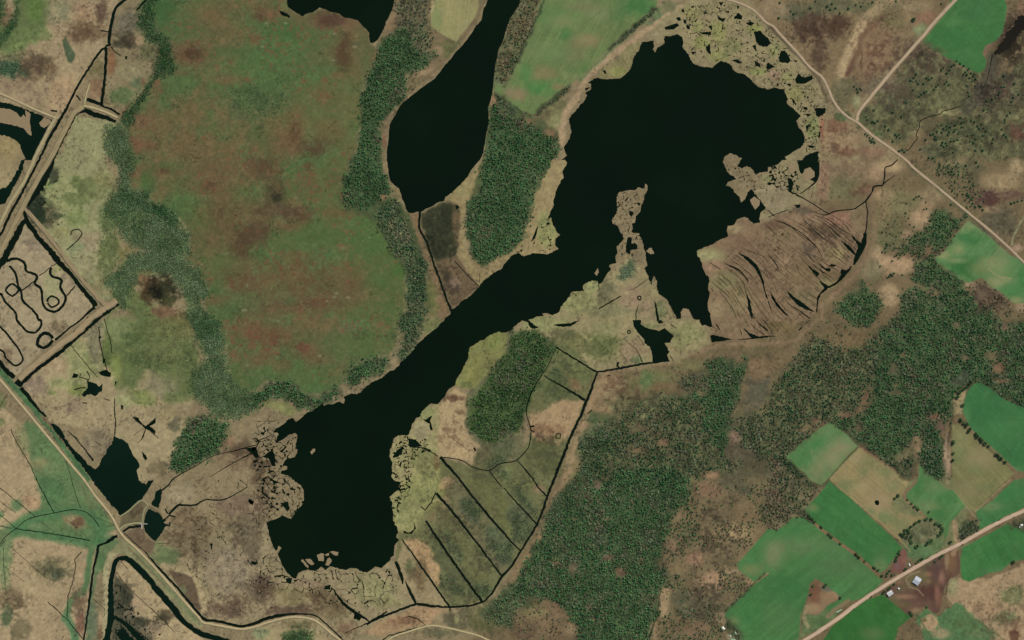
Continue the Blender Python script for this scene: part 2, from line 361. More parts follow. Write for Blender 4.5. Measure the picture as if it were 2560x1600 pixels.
# marsh south of the isthmus
paint("@21 150,1512 400,1450 600,1240 900,1080 1100,900 1290,1100 1400,1280 1560,1512 @22 1780,0 1890,210 1550,400 805,490 300,150 0,130", (142, 124, 88), 6, 4)
b('22', 300, 40, 200, 60, (138, 136, 84)); b('22', 820, 240, 210, 130, (106, 116, 62)); b('22', 600, 190, 160, 90, (112, 108, 66)); b('22', 900, 80, 130, 70, (134, 124, 84)); b('22', 1130, 290, 130, 90, (146, 120, 90)); b('22', 1650, 130, 170, 110, (130, 124, 80)); b('22', 1300, 60, 60, 20, (124, 122, 80)); b('22', 500, 130, 110, 50, (96, 92, 62), 0.8); b('22', 1190, 370, 60, 30, (106, 112, 76), 0.8)
b('21', 640, 1350, 160, 100, (146, 142, 88)); b('21', 750, 1200, 70, 60, (150, 148, 90)); b('21', 900, 1250, 70, 160, (108, 102, 72), rot=25); b('21', 1080, 1050, 60, 110, (96, 104, 78), rot=30); b('21', 1290, 1400, 130, 80, (140, 116, 88)); b('21', 1400, 1420, 50, 70, (112, 112, 74)); b('21', 1120, 1300, 80, 130, (156, 126, 98), 0.8); b('21', 900, 1430, 260, 50, (130, 120, 84), 0.8)
b('22', 560, 320, 220, 50, (92, 94, 60), 0.8, rot=32)
# drumlin surroundings, ditched strips
paint("@22 415,255 805,492 400,1512 @23 240,420 0,820 @13 2150,1150 1830,1200 1520,1170 1320,760 1350,400 1700,130 @12 1740,1300 2050,1390 2419,1350 @22 0,1340 175,1110 135,860 300,525", (106, 102, 66), 3, 2)
b('22', 560, 430, 220, 110, (108, 112, 64), rot=32); b('22', 560, 590, 120, 40, (128, 98, 70), 0.9, rot=32); b('22', 380, 620, 130, 130, (88, 96, 56)); paint("@22 160,880 330,850 450,750 690,760 560,1080 440,1200 250,1130 170,1060", (158, 126, 92), 6, 5); b('22', 330, 1030, 160, 50, (132, 100, 72), 0.8); b('22', 300, 1300, 160, 160, (92, 90, 56)); b('22', 420, 1120, 60, 40, (110, 104, 66))
b('22', 60, 1180, 60, 130, (100, 96, 66), 0.8)
paint("@13 1390,570 1500,540 1640,620 1740,800 1760,960 1700,1010 1600,870", (166, 130, 92), 5, 4); paint("@13 1330,780 1380,580 1830,1190 1520,1165", (146, 124, 90), 5, 4); b('13', 1560, 900, 50, 130, (116, 96, 66), 0.8); b('13', 1450, 830, 40, 80, (96, 100, 64), 0.8)
paint("@13 1720,130 1850,60 1900,0 1830,-40 1700,20", (162, 130, 92), 5, 3); b('13', 1730, 230, 90, 90, (156, 126, 92)); b('13', 1660, 360, 60, 60, (128, 112, 76)); b('13', 1900, 130, 70, 120, (100, 88, 62), 0.8, rot=-35)
paint("@13 1840,60 1910,-20 2419,600 2419,790 2330,910 1880,330", (110, 100, 70), 3, 3); b('13', 2000, 270, 60, 120, (92, 96, 70), 0.8, rot=-35); b('13', 2300, 600, 90, 190, (92, 100, 68), 0.8, rot=-35)
b('13', 1800, 350, 160, 60, (92, 86, 56), 0.9, rot=50); b('13', 1950, 600, 60, 220, (104, 100, 62), 0.7, rot=-35); b('13', 1850, 830, 90, 260, (90, 90, 60), 0.8, rot=-35); b('13', 2100, 900, 60, 220, (104, 100, 62), 0.8, rot=-35)
paint("@13 1970,-20 2230,-20 2419,300 2419,580 2100,160", (106, 104, 62), 3, 3); b('12', 2150, 1420, 130, 100, (96, 92, 60)); b('12', 2350, 1440, 80, 70, (118, 122, 72)); b('23', 60, 60, 140, 90, (112, 112, 66)); b('23', 260, 90, 60, 50, (134, 106, 82), 0.8); b('23', 80, 350, 110, 110, (98, 100, 72), 0.8)
# drumlin ground
paint("@22 0,140 200,100 410,260 290,520 130,860 60,1060 @12 2419,1070 2250,1180 2100,1150 1990,1000 2000,780 2150,600 2300,350 2419,150", (72, 96, 46), 6, 3)
stroke("@12 2400,100 2350,300 2200,480 2100,620 2010,740 1970,900 2000,1060 2130,1160 2240,1200 2419,1100", 15, (100, 96, 68), 5, 0.95)
b('12', 2200, 1290, 140, 90, (92, 86, 58)); b('12', 2330, 1250, 90, 110, (90, 92, 62))
# right bank of the channel
paint("@12 2330,110 2370,150 2350,300 2200,480 2080,640 1900,620 1880,610 2005,370 2010,290 2060,220", (130, 130, 64), 4, 3); b('12', 2250, 200, 70, 110, (126, 136, 58), rot=20); b('12', 2050, 480, 60, 130, (136, 126, 72), 0.8, rot=25); b('12', 1990, 620, 60, 30, (104, 112, 58), 0.8)
paint("@12 1880,640 1990,700 1980,900 2000,1090 2120,1180 2060,1340 1750,1300 1720,1200 1740,760", (166, 136, 99), 5, 5); b('12', 1880, 740, 80, 30, (112, 84, 62), 0.8); b('12', 1820, 1040, 50, 25, (126, 100, 72), 0.8); b('12', 1930, 870, 40, 20, (126, 98, 72), 0.8)
paint("@12 1560,880 1700,790 1740,830 1720,1300 1740,1512 @13 1700,100 1600,280 1500,480 1340,500 1280,200 @12 1260,1250 1340,1100 1450,1070", (148, 132, 90), 4, 3)
b('12', 1610, 880, 60, 60, (138, 140, 80)); b('12', 1600, 1350, 120, 150, (134, 136, 74)); b('13', 1560, 120, 150, 150, (138, 140, 74)); b('13', 1430, 330, 150, 130, (142, 144, 82)); b('12', 1560, 1050, 90, 90, (150, 132, 100), 0.8); b('12', 1700, 1340, 30, 70, (110, 84, 58), 0.7)
# south marsh shore
paint("@13 1320,770 1250,780 1080,850 850,840 660,850 400,880 300,880 150,600 90,380 0,340 @03 2419,340 1550,600 1380,700 1920,1310 2300,1370 @13 0,1345 350,1275 560,1280 830,1512 1190,1512 1520,1170", (142, 122, 90), 4, 3)
b('13', 60, 1050, 120, 160, (104, 86, 66)); b('13', 350, 1080, 200, 90, (128, 112, 76)); b('13', 700, 1190, 170, 110, (112, 94, 66), 0.8); b('13', 1130, 1050, 220, 150, (138, 126, 86)); b('13', 300, 1240, 190, 40, (96, 74, 58), 0.8); b('13', 850, 1400, 90, 60, (124, 96, 72), 0.8); b('13', 450, 980, 160, 40, (142, 116, 90), 0.8); b('13', 1250, 1150, 160, 70, (136, 124, 84))
paint("@13 1000,1440 1280,1290 1520,1190 1830,1215 1700,1290 1650,1370 1400,1420 1200,1480", (158, 124, 90), 4, 4); b('13', 1400, 1330, 120, 40, (128, 94, 68), 0.8); b('13', 1900, 1330, 140, 100, (94, 86, 62)); b('13', 1900, 1310, 25, 50, (150, 138, 92), 0.8); b('13', 2150, 1300, 160, 130, (96, 92, 58)); b('13', 1750, 1440, 190, 40, (104, 96, 68)); b('13', 2350, 1200, 60, 150, (88, 94, 58))
paint("@13 0,1400 300,1310 500,1320 620,1380 780,1512 0,1512", (152, 130, 94), 4, 3); b('13', 400, 1370, 120, 40, (118, 102, 72), 0.8); b('13', 40, 1450, 70, 50, (132, 136, 96), 0.8)
# tile 03 right: wet mottled marsh
b('03', 1700, 150, 160, 110, (146, 126, 96)); b('03', 1850, 560, 240, 220, (118, 100, 74)); b('03', 1750, 360, 130, 90, (122, 100, 74), 0.8); b('03', 2200, 850, 230, 260, (138, 118, 94)); b('03', 2350, 500, 130, 250, (110, 94, 72), 0.8); b('03', 2250, 250, 220, 90, (132, 108, 84)); b('03', 2150, 1230, 240, 80, (106, 86, 68), 0.9); b('03', 2300, 1000, 120, 60, (112, 96, 74), 0.7); b('03', 1560, 720, 100, 90, (102, 116, 72)); b('03', 1500, 620, 60, 40, (110, 122, 78), 0.8)
paint("@03 1590,850 1740,880 1820,930 1860,1030 1870,1110 1895,1200 1890,1260 1800,1170 1700,1030", (98, 80, 60), 3, 2); stroke("@03 1540,810 1740,850 1850,920 1900,1060 1930,1230", 14, (158, 134, 98), 4); b('03', 1730, 1040, 40, 50, (112, 112, 78), 0.8); b('03', 2080, 550, 110, 90, (140, 122, 88), 0.6)
b('02', 1700, 1080, 60, 130, (118, 104, 74), 0.8); b('02', 2150, 1140, 90, 60, (136, 104, 78), 0.8); b('02', 2250, 1300, 200, 120, (124, 102, 76)); b('12', 100, 1060, 150, 90, (142, 122, 92)); b('12', 60, 1400, 120, 110, (124, 104, 76))
b('12', 180, 800, 160, 40, (130, 122, 76), rot=15); b('12', 250, 830, 130, 50, (132, 128, 76), 0.8, rot=20)
# tile 02 impoundment
paint("@02 960,0 200,620 480,960 1070,1080 1300,1512 1420,1512 1620,1400 1750,950 1850,700 1500,0", (152, 130, 96), 5, 4)
paint("@01 1000,1512 1050,1300 1100,1100 @02 1850,200 1900,700 1750,760 1560,760 1500,500 1350,470 1250,700 1120,600 1050,300 990,0 @01 1150,1350 1300,1512", (98, 114, 60), 12, 6)
b('02', 600, 600, 160, 60, (142, 138, 88)); b('02', 780, 400, 170, 190, (134, 134, 84), 0.8); b('02', 730, 660, 90, 40, (128, 142, 62), 0.9); b('02', 860, 390, 50, 90, (136, 148, 74), 0.8); b('02', 500, 690, 40, 30, (124, 140, 66), 0.8); b('02', 540, 440, 110, 90, (158, 130, 98)); b('02', 340, 620, 110, 80, (130, 108, 90), 0.8); b('02', 900, 170, 90, 230, (128, 116, 88), 0.9); b('02', 700, 830, 130, 60, (134, 112, 90), 0.7)
b('02', 1110, 90, 120, 110, (126, 140, 84)); b('02', 1100, 470, 60, 130, (122, 142, 58)); b('02', 1400, 360, 190, 90, (84, 106, 56)); b('02', 1340, 740, 110, 70, (128, 142, 66)); b('02', 1550, 600, 150, 110, (136, 122, 92), 0.8); b('02', 1010, 280, 40, 140, (92, 118, 48), 0.9); b('02', 1180, 760, 90, 60, (150, 146, 96), 0.7); b('02', 1250, 180, 90, 70, (86, 108, 56)); b('02', 1650, 60, 220, 160, (104, 98, 58)); b('02', 1600, 900, 110, 90, (142, 122, 86), 0.7); b('02', 1650, 1000, 50, 60, (96, 90, 68), 0.8); b('02', 1500, 1400, 100, 60, (116, 100, 72), 0.8); b('02', 1550, 280, 150, 120, (110, 104, 66), 0.6)
b('02', 900, 1150, 140, 110, (134, 116, 90), 0.8)
# tile 01
paint("@00 700,1100 1100,1150 1020,1300 @01 980,0 1100,300 1000,500 1100,900 1000,1200 1050,1300 900,1330 260,440 430,180 520,0 @00 620,1400", (140, 132, 92), 8, 5)
b('01', 560, 330, 170, 170, (148, 146, 92)); b('01', 460, 240, 50, 40, (128, 150, 78), 0.8); b('01', 720, 540, 100, 90, (122, 142, 72)); b('01', 720, 370, 130, 50, (108, 124, 66), 0.8); b('01', 880, 260, 160, 90, (110, 118, 66)); b('01', 1000, 180, 110, 100, (124, 116, 74), 0.8); b('01', 850, 780, 190, 110, (144, 124, 94)); b('01', 720, 830, 80, 60, (130, 134, 92)); b('01', 850, 960, 190, 120, (146, 130, 96), 0.8); b('01', 1030, 850, 110, 190, (100, 110, 60), rot=20); b('01', 1030, 560, 90, 120, (96, 114, 62)); b('01', 990, 1200, 100, 60, (140, 122, 84), 0.7); b('01', 1180, 900, 80, 90, (120, 110, 66), 0.8); b('01', 730, 210, 60, 60, (104, 126, 60), 0.8)
b('01', 440, 540, 130, 110, (96, 86, 62)); b('01', 330, 410, 90, 160, (44, 50, 34)); b('01', 370, 540, 60, 70, (40, 54, 34)); b('01', 570, 680, 90, 60, (138, 126, 84)); b('01', 560, 530, 60, 30, (52, 62, 40), 0.7); b('01', 500, 150, 50, 70, (58, 60, 44), 0.8)
paint("@01 240,610 540,960 720,1190 890,1380 780,1512 @02 520,190 400,300 150,530 0,400 -60,-60 @01 -60,960 100,900", (152, 130, 100), 4, 2)
b('01', 330, 800, 110, 70, (132, 112, 90), 0.8); b('01', 500, 1180, 90, 130, (148, 140, 96), 0.7); b('01', 560, 1030, 50, 50, (142, 136, 84), 0.7); b('02', 60, 330, 60, 80, (118, 96, 74), 0.7); b('02', 560, 60, 90, 50, (112, 96, 70), 0.7)
b('01', 40, 150, 110, 160, (150, 128, 92)); b('00', 90, 1370, 120, 150, (146, 124, 84))
# dark burn on the bog fringe
b('01', 1330, 1130, 90, 60, (124, 94, 66)); b('01', 1550, 1250, 160, 150, (48, 46, 28), 1, edge=0.35); b('01', 1400, 1260, 110, 120, (64, 50, 30), 0.85); b('01', 1580, 1120, 90, 40, (46, 44, 28), 0.9, rot=30); b('01', 1480, 1270, 60, 60, (22, 24, 14), 0.9); b('01', 1550, 1430, 160, 60, (120, 90, 66), 0.9); b('01', 1400, 1060, 90, 30, (112, 106, 62), 0.7)
b('01', 1260, 1300, 60, 130, (96, 98, 58), 0.8); b('01', 1600, 1330, 70, 60, (78, 76, 44), 0.7)
# tile 00
paint("@00 0,0 1200,0 1060,200 1040,410 820,690 680,920 540,1110 0,880", (150, 126, 94), 6, 3)
paint("@00 200,0 400,0 450,130 440,330 250,430 100,520 0,480 0,300 150,180", (98, 122, 62), 12, 6); b('00', 330, 90, 70, 110, (92, 138, 52)); b('00', 170, 430, 80, 30, (116, 152, 70), 0.8, rot=-25); b('00', 430, 330, 70, 50, (120, 128, 74), 0.8); b('00', 580, 100, 120, 120, (132, 122, 90)); b('00', 800, 130, 130, 110, (152, 120, 90)); b('00', 950, 120, 60, 110, (112, 90, 68), 0.8, rot=10); b('00', 820, 300, 190, 100, (118, 94, 68), 0.9)
b('00', 330, 640, 200, 120, (100, 82, 60)); b('00', 120, 540, 90, 50, (92, 92, 62), 0.8); b('00', 110, 640, 90, 70, (62, 88, 60), 0.95); b('00', 230, 680, 60, 40, (72, 88, 60), 0.9); b('00', 480, 640, 80, 40, (120, 96, 68), 0.7); b('00', 200, 860, 260, 90, (146, 120, 92)); b('00', 600, 880, 110, 200, (168, 134, 100), rot=20)
paint("@00 590,390 620,340 650,410 690,480 710,530 680,600 640,580 610,490", (80, 88, 62), 2, 1)
paint("@00 0,0 60,0 0,480", (70, 100, 60), 8, 4); b('00', 60, 150, 60, 90, (122, 94, 70), 0.8)
paint("@00 1200,0 1420,0 1300,120 1310,300 1390,380 1500,410 1560,560 1480,680 1370,900 1160,1100 960,1000 1005,450 1040,250", (130, 112, 82), 6, 4)
b('00', 1200, 210, 110, 90, (112, 100, 80)); b('00', 1420, 500, 100, 110, (98, 94, 62)); b('00', 1190, 380, 90, 60, (84, 76, 54), 0.8); b('00', 1300, 380, 80, 40, (164, 132, 98), 0.7); b('00', 1230, 680, 150, 80, (140, 124, 90)); b('00', 1160, 900, 130, 70, (92, 110, 64), 0.9); b('00', 1050, 600, 40, 130, (128, 84, 56), 0.7); b('00', 920, 650, 60, 90, (106, 94, 62), 0.8); b('00', 900, 850, 80, 110, (130, 98, 72), 0.8); b('00', 1290, 790, 60, 50, (96, 106, 72), 0.8); b('00', 1150, 420, 110, 30, (60, 56, 40), 0.6)
stroke("@00 1350,760 1380,860 1300,930 1150,1080", 10, (128, 96, 70), 4, 0.9); stroke("@00 1330,860 1240,990 1180,1090", 3, (150, 138, 100), 2, 0.9)
# lower left farmland
paint("@02 0,600 790,1512 @03 800,20 1120,500 900,650 820,1512 0,1512", (158, 131, 98), 3, 3)
paint("@02 240,950 350,990 560,1220 780,1480 @03 800,20 1090,440 940,590 700,560 500,560 300,480 0,640 0,600 130,440 200,330 350,300 400,120 350,0 @02 330,1512 260,1250 180,1150", (92, 122, 74), 6, 4)
stroke("@03 0,620 120,470 330,360 520,320 720,300 860,350 960,450 930,560", 30, (70, 120, 72), 9, 0.8); stroke("@03 150,480 500,540 850,600 1050,570", 22, (68, 118, 70), 8, 0.85); b('03', 500, 120, 110, 130, (76, 122, 72)); b('03', 160, 240, 60, 60, (84, 120, 74), 0.8); b('03', 0, 330, 40, 50, (84, 120, 74), 0.8)
b('03', 700, 390, 110, 60, (146, 122, 88), 0.95, rot=20); b('03', 740, 400, 50, 40, (112, 84, 62), 0.8); b('03', 320, 430, 70, 30, (108, 130, 88), 0.8); b('03', 300, 210, 90, 60, (160, 124, 92), 0.9); b('03', 850, 130, 130, 90, (112, 122, 80), 0.8, rot=50); b('02', 380, 1350, 90, 60, (142, 122, 84), 0.7); b('02', 500, 1400, 110, 60, (110, 122, 80), 0.6); b('02', 210, 1130, 60, 130, (140, 128, 88), 0.8, rot=-20); b('02', 20, 970, 30, 30, (112, 114, 70), 0.8); b('02', 0, 780, 50, 70, (100, 110, 66), 0.8)
b('03', 40, 700, 70, 300, (108, 124, 80), 0.9); b('03', 480, 850, 170, 110, (112, 102, 72), 0.9); b('03', 520, 900, 60, 60, (84, 86, 62), 0.8); b('03', 130, 1130, 170, 90, (124, 104, 76), 0.8); b('03', 60, 1300, 60, 110, (84, 92, 62), 0.9); b('03', 190, 1420, 90, 110, (112, 100, 72), 0.7); b('03', 640, 780, 80, 60, (166, 140, 102), 0.9); b('03', 300, 1010, 120, 60, (166, 138, 102), 0.8)
stroke("@03 870,620 840,800 820,960 780,1060 700,1110 650,1200 620,1300", 14, (88, 124, 76), 4); stroke("@03 620,1300 690,1400 710,1512", 20, (86, 128, 82), 5); b('03', 740, 1180, 80, 110, (102, 82, 62)); b('03', 760, 1360, 50, 90, (124, 86, 68), 0.8)
paint("@03 935,640 1110,560 1150,590 1000,700 930,880 880,1050 860,1512 800,1512 850,1100 900,800", (98, 116, 76), 4, 3); b('03', 870, 1350, 60, 170, (102, 108, 80), 0.9); b('03', 960, 780, 50, 90, (82, 116, 70), 0.8)
stroke("@03 1160,640 1060,700 1010,800 1000,900 1010,1100 1000,1300 970,1512", 15, (160, 142, 104), 4); b('03', 950, 1330, 22, 90, (162, 134, 100), 0.9); b('03', 950, 1450, 25, 60, (106, 82, 58), 0.8)
paint("@03 1150,760 1240,800 1600,1200 1720,1340 1900,1470 2120,1512 1540,1512 1290,1300 1100,900", (166, 138, 102), 4, 3)
paint("@03 1090,880 1140,930 1200,1020 1250,1100 1260,1230 1330,1320 1560,1512 1060,1512 1060,1200", (84, 78, 58), 6, 6); b('03', 1200, 1270, 70, 40, (132, 112, 88), 0.7); b('03', 1430, 1400, 110, 70, (138, 116, 90), 0.8); b('03', 1580, 1290, 60, 60, (70, 62, 44), 0.7); b('03', 1350, 1340, 60, 40, (56, 56, 42), 0.7); b('03', 1330, 1160, 90, 50, (164, 134, 102), 0.8)
paint("@03 1160,560 1290,650 1600,990 1880,1290 1920,1370 1880,1400 1720,1290 1640,1160 1400,880 1230,740 1130,690 1050,700 1100,620", (134, 126, 88), 3, 2); stroke("@03 1280,700 1500,920 1700,1150 1850,1320", 7, (108, 118, 78), 3, 0.8); stroke("@03 1220,650 1400,830 1560,1010", 4, (112, 90, 66), 2, 0.7)
paint("@03 1140,350 1325,190 1500,290 1540,340 1400,270 1340,420 1180,430 1130,470", (106, 92, 66), 2, 1.5); paint("@03 1180,500 1340,440 1380,540 1470,590 1420,700 1280,620", (114, 94, 70), 2, 2)
stroke("@02 10,490 180,680 330,850 500,1050 700,1320 830,1500", 14, (72, 108, 66), 3); stroke("@03 870,60 980,190 1100,350", 10, (140, 118, 86), 3); stroke("@02 400,910 560,1090 700,1260 860,1450", 8, (128, 98, 74), 3, 0.9)

paint("@33 1100,0 1900,0 1900,600 1500,700 1250,620", (116, 114, 76), 10, 5, 0.9); b('33', 1450, 680, 160, 70, (84, 120, 72), 0.9); b('33', 1440, 500, 150, 80, (98, 112, 72), 0.9); b('33', 1600, 600, 60, 60, (90, 118, 70), 0.8)
paint("@33 340,1270 700,1180 620,1300 480,1430 310,1500", (98, 116, 72), 6, 4); b('33', 480, 1330, 90, 50, (78, 116, 62), 0.8)
# the raised bog (moss): mottled green and rust
BOG = "@00 1470,0 1430,90 1470,200 1520,350 1650,390 1620,480 1620,600 1640,700 1500,730 1400,900 1280,1050 1180,1200 1200,1350 1250,1500 @01 1240,60 1230,200 1190,300 1380,330 1540,430 1680,540 1790,680 1820,850 1750,940 1890,1060 1960,1200 1950,1350 1990,1512 @02 2060,60 2130,200 2150,350 2200,560 2280,700 2419,650 @12 100,570 250,570 350,620 500,700 620,700 780,620 900,430 1050,350 1250,330 1330,200 1350,0 @11 1400,1400 1400,1000 1300,800 1150,620 1060,480 850,440 820,200 900,50 @10 950,1400 980,1100 980,850 1050,700 1150,480 1070,400 1040,260 960,180 800,140 720,115 620,72 440,150 340,100 250,0"
BOGP = P(BOG)
s, cov = cover(BOGP, 4, 4)
x, y = GX[s], GY[s]
t = sm(0.44 + 0.75 * fbm(x, y, 110, 6, 3, 0.7) + 0.16 * NF[s])[..., None]
cc = np.array((80, 101, 57.)) * (1 - t) + np.array((106, 91, 59.)) * t
cc = cc * (1 + 0.09 * NS[s][..., None] + 0.07 * NF[s][..., None])
C[s] = C[s] * (1 - cov[..., None]) + cc * cov[..., None]
RUST = (117, 80, 58); DKB = (82, 64, 44); GRN = (72, 98, 54)
for t_, x_, y_, rx, ry, c_, o_ in (
    ('00', 1780, 510, 180, 110, (118, 78, 58), 0.95), ('00', 1480, 830, 60, 90, (128, 84, 62), 0.9), ('00', 1330, 1150, 110, 80, (124, 80, 60), 0.9), ('00', 1320, 1370, 150, 80, (120, 76, 58), 0.85), ('00', 1190, 1290, 40, 70, (124, 82, 62), 0.9), ('01', 1250, 290, 60, 55, (134, 88, 64), 0.95), ('01', 1420, 110, 150, 40, (118, 78, 58), 0.9), ('00', 1440, 1010, 60, 60, (122, 84, 62), 0.6), ('00', 1680, 690, 80, 30, (120, 80, 62), 0.7),
    ('00', 1830, 530, 60, 60, (88, 58, 44), 0.6), ('00', 1580, 150, 170, 140, (62, 96, 52), 0.85), ('00', 1520, 60, 120, 90, (56, 88, 46), 0.8), ('00', 2330, 1000, 170, 150, (74, 100, 62), 0.6), ('10', 120, 960, 160, 130, (72, 98, 60), 0.6), ('00', 1600, 850, 130, 170, GRN, 0.7), ('00', 2200, 500, 260, 120, GRN, 0.6),
    ('00', 2000, 150, 250, 110, (108, 88, 58), 0.7), ('00', 1850, 300, 250, 100, (82, 94, 56), 0.6), ('00', 2150, 750, 180, 40, (124, 84, 60), 0.7),
    ('10', 720, 200, 330, 80, (112, 80, 58), 0.85), ('10', 900, 260, 130, 90, (118, 92, 64), 0.8), ('10', 840, 480, 90, 170, (88, 68, 46), 0.9), ('10', 700, 180, 130, 60, (84, 62, 44), 0.75), ('10', 280, 290, 130, 90, (66, 98, 50), 0.8), ('10', 640, 480, 150, 110, (120, 84, 60), 0.6), ('10', 550, 420, 110, 110, (72, 98, 54), 0.7), ('10', 660, 880, 160, 90, (120, 84, 58), 0.8), ('10', 760, 710, 60, 30, (126, 78, 58), 0.8), ('10', 950, 650, 40, 90, (122, 84, 60), 0.8), ('10', 200, 130, 200, 60, (118, 84, 62), 0.6), ('10', 30, 130, 60, 60, (98, 70, 50), 0.7), ('10', 240, 230, 60, 60, (60, 94, 48), 0.6),
    ('10', 1000, 480, 80, 260, (92, 96, 60), 0.8), ('10', 870, 1050, 160, 330, (92, 104, 56), 0.75), ('10', 500, 1100, 180, 130, (96, 106, 58), 0.8), ('10', 380, 1230, 70, 200, (108, 82, 54), 0.8), ('10', 560, 1400, 130, 70, (88, 66, 46), 0.8), ('10', 700, 1230, 130, 90, (120, 86, 58), 0.6), ('10', 200, 1350, 200, 130, (112, 82, 56), 0.7), ('10', 60, 1250, 120, 120, (76, 94, 50), 0.6), ('10', 800, 830, 200, 60, (88, 104, 58), 0.6), ('10', 480, 640, 260, 60, (84, 92, 56), 0.6),
    ('11', 150, 300, 90, 110, (76, 60, 42), 0.8), ('11', 90, 60, 110, 90, (84, 68, 46), 0.7), ('11', 200, 470, 150, 60, (86, 66, 50), 0.85), ('11', 440, 540, 100, 70, (92, 62, 46), 0.85), ('11', 60, 660, 70, 110, (90, 70, 48), 0.85), ('11', 330, 640, 90, 40, (112, 72, 52), 0.8), ('11', 190, 360, 30, 30, (26, 34, 20), 0.85), ('11', 450, 250, 160, 120, (104, 84, 54), 0.7), ('11', 370, 280, 70, 50, (74, 98, 52), 0.6), ('11', 520, 120, 90, 80, (100, 82, 54), 0.6),
    ('11', 700, 200, 160, 200, (96, 90, 54), 0.8), ('11', 850, 600, 330, 130, (84, 98, 52), 0.8), ('11', 820, 500, 200, 40, (108, 82, 54), 0.7), ('11', 560, 700, 220, 90, (76, 98, 52), 0.8), ('11', 250, 800, 160, 90, (82, 98, 54), 0.7), ('11', 400, 900, 130, 50, (110, 82, 54), 0.7), ('11', 300, 1100, 330, 130, (112, 80, 54), 0.8), ('11', 850, 1050, 160, 90, (106, 80, 54), 0.7), ('11', 900, 1180, 90, 60, (112, 72, 52), 0.6), ('11', 700, 1200, 330, 90, (98, 82, 54), 0.6), ('11', 1250, 1000, 190, 430, (78, 102, 50), 0.85), ('11', 1050, 800, 190, 190, (76, 102, 50), 0.8), ('11', 1360, 1050, 50, 60, (66, 104, 44), 0.8), ('11', 1120, 530, 60, 60, (66, 100, 44), 0.8), ('11', 1050, 1420, 260, 90, (76, 100, 52), 0.7), ('11', 150, 1400, 180, 90, (104, 78, 56), 0.7), ('11', 600, 1350, 330, 90, (112, 78, 56), 0.7), ('11', 330, 1330, 60, 40, (66, 98, 52), 0.6),
    ('01', 2000, 100, 260, 110, (100, 84, 56), 0.7), ('01', 1800, 260, 190, 60, (110, 80, 56), 0.5), ('01', 1980, 250, 60, 60, (92, 64, 44), 0.7), ('01', 1600, 60, 130, 50, (72, 96, 50), 0.7), ('01', 1390, 150, 60, 80, (62, 96, 46), 0.8), ('01', 1700, 220, 180, 80, (88, 92, 54), 0.5), ('01', 2150, 600, 220, 260, (96, 78, 50), 0.8), ('01', 2250, 850, 90, 70, (88, 60, 42), 0.8), ('01', 2380, 700, 70, 90, (76, 58, 42), 0.8), ('01', 1850, 560, 110, 160, (88, 94, 52), 0.7), ('01', 2330, 300, 110, 90, (78, 96, 52), 0.6), ('01', 1990, 300, 110, 60, (102, 86, 56), 0.6), ('01', 2300, 1130, 170, 150, (108, 78, 56), 0.8), ('01', 2050, 1330, 110, 60, (116, 80, 58), 0.7), ('01', 2050, 1000, 190, 130, (82, 96, 52), 0.8), ('01', 2030, 1220, 60, 60, (64, 94, 46), 0.6), ('01', 2200, 1420, 160, 70, (74, 92, 52), 0.6), ('01', 2380, 50, 60, 90, (86, 66, 46), 0.7), ('01', 1270, 130, 40, 30, (132, 84, 62), 0.6),
    ('02', 2350, 90, 130, 110, (114, 78, 56), 0.8), ('12', 200, 130, 230, 90, (110, 78, 54), 0.8), ('12', 130, 230, 60, 100, (110, 74, 54), 0.6), ('12', 450, 260, 110, 90, (112, 74, 54), 0.6), ('12', 560, 360, 110, 80, (118, 82, 58), 0.7), ('12', 30, 380, 90, 60, (122, 80, 58), 0.7), ('12', 250, 440, 90, 60, (114, 76, 54), 0.6), ('02', 2300, 330, 90, 80, (98, 86, 56), 0.6), ('12', 760, 200, 190, 110, (88, 98, 58), 0.7), ('12', 1060, 240, 190, 120, (82, 100, 54), 0.8), ('12', 500, 530, 300, 60, (84, 96, 54), 0.8), ('12', 860, 70, 130, 50, (104, 96, 66), 0.6), ('02', 2200, 560, 60, 120, (66, 98, 46), 0.8), ('12', 450, 170, 90, 50, (72, 98, 54), 0.6)):
    c_ = np.array(c_) * 0.88 + np.array((88, 90, 56)) * 0.12
    b(t_, x_, y_, rx, ry, c_, o_ * 0.78, edge=0.9)
# dark hollows, pale hummocks and rusty freckles over the bog
m = cov > 0.5
sp = vnoise(x, y, 3.2, 6) * 0.5 + 0.5 * vnoise(x, y, 26, 7)
C[s] *= np.where(m & (sp > 0.55), 0.82, 1.0)[..., None]
wv = (vnoise(x, y, 2.6, 4) > 0.90) & (vnoise(x, y, 34, 5) > 0.1) & m
C[s][wv] = C[s][wv] * 0.5 + np.array((160, 150, 120)) * 0.5
rv = (vnoise(x, y, 7, 14) + 0.5 * vnoise(x, y, 60, 15) > 0.75) & m
C[s][rv] = C[s][rv] * 0.6 + np.array((124, 76, 56)) * 0.4
for t_, x_, y_ in (('10', 730, 570), ('10', 60, 440), ('10', 740, 320), ('11', 760, 1260), ('11', 740, 1295), ('11', 870, 1300), ('01', 2310, 1420), ('10', 280, 220), ('11', 670, 1330), ('12', 600, 340), ('12', 210, 10), ('10', 100, 220), ('10', 930, 440)):
    b(t_, x_, y_, 20, 11, (150, 146, 112), 0.45)
BOG_CLS = (s, cov > 0.5)

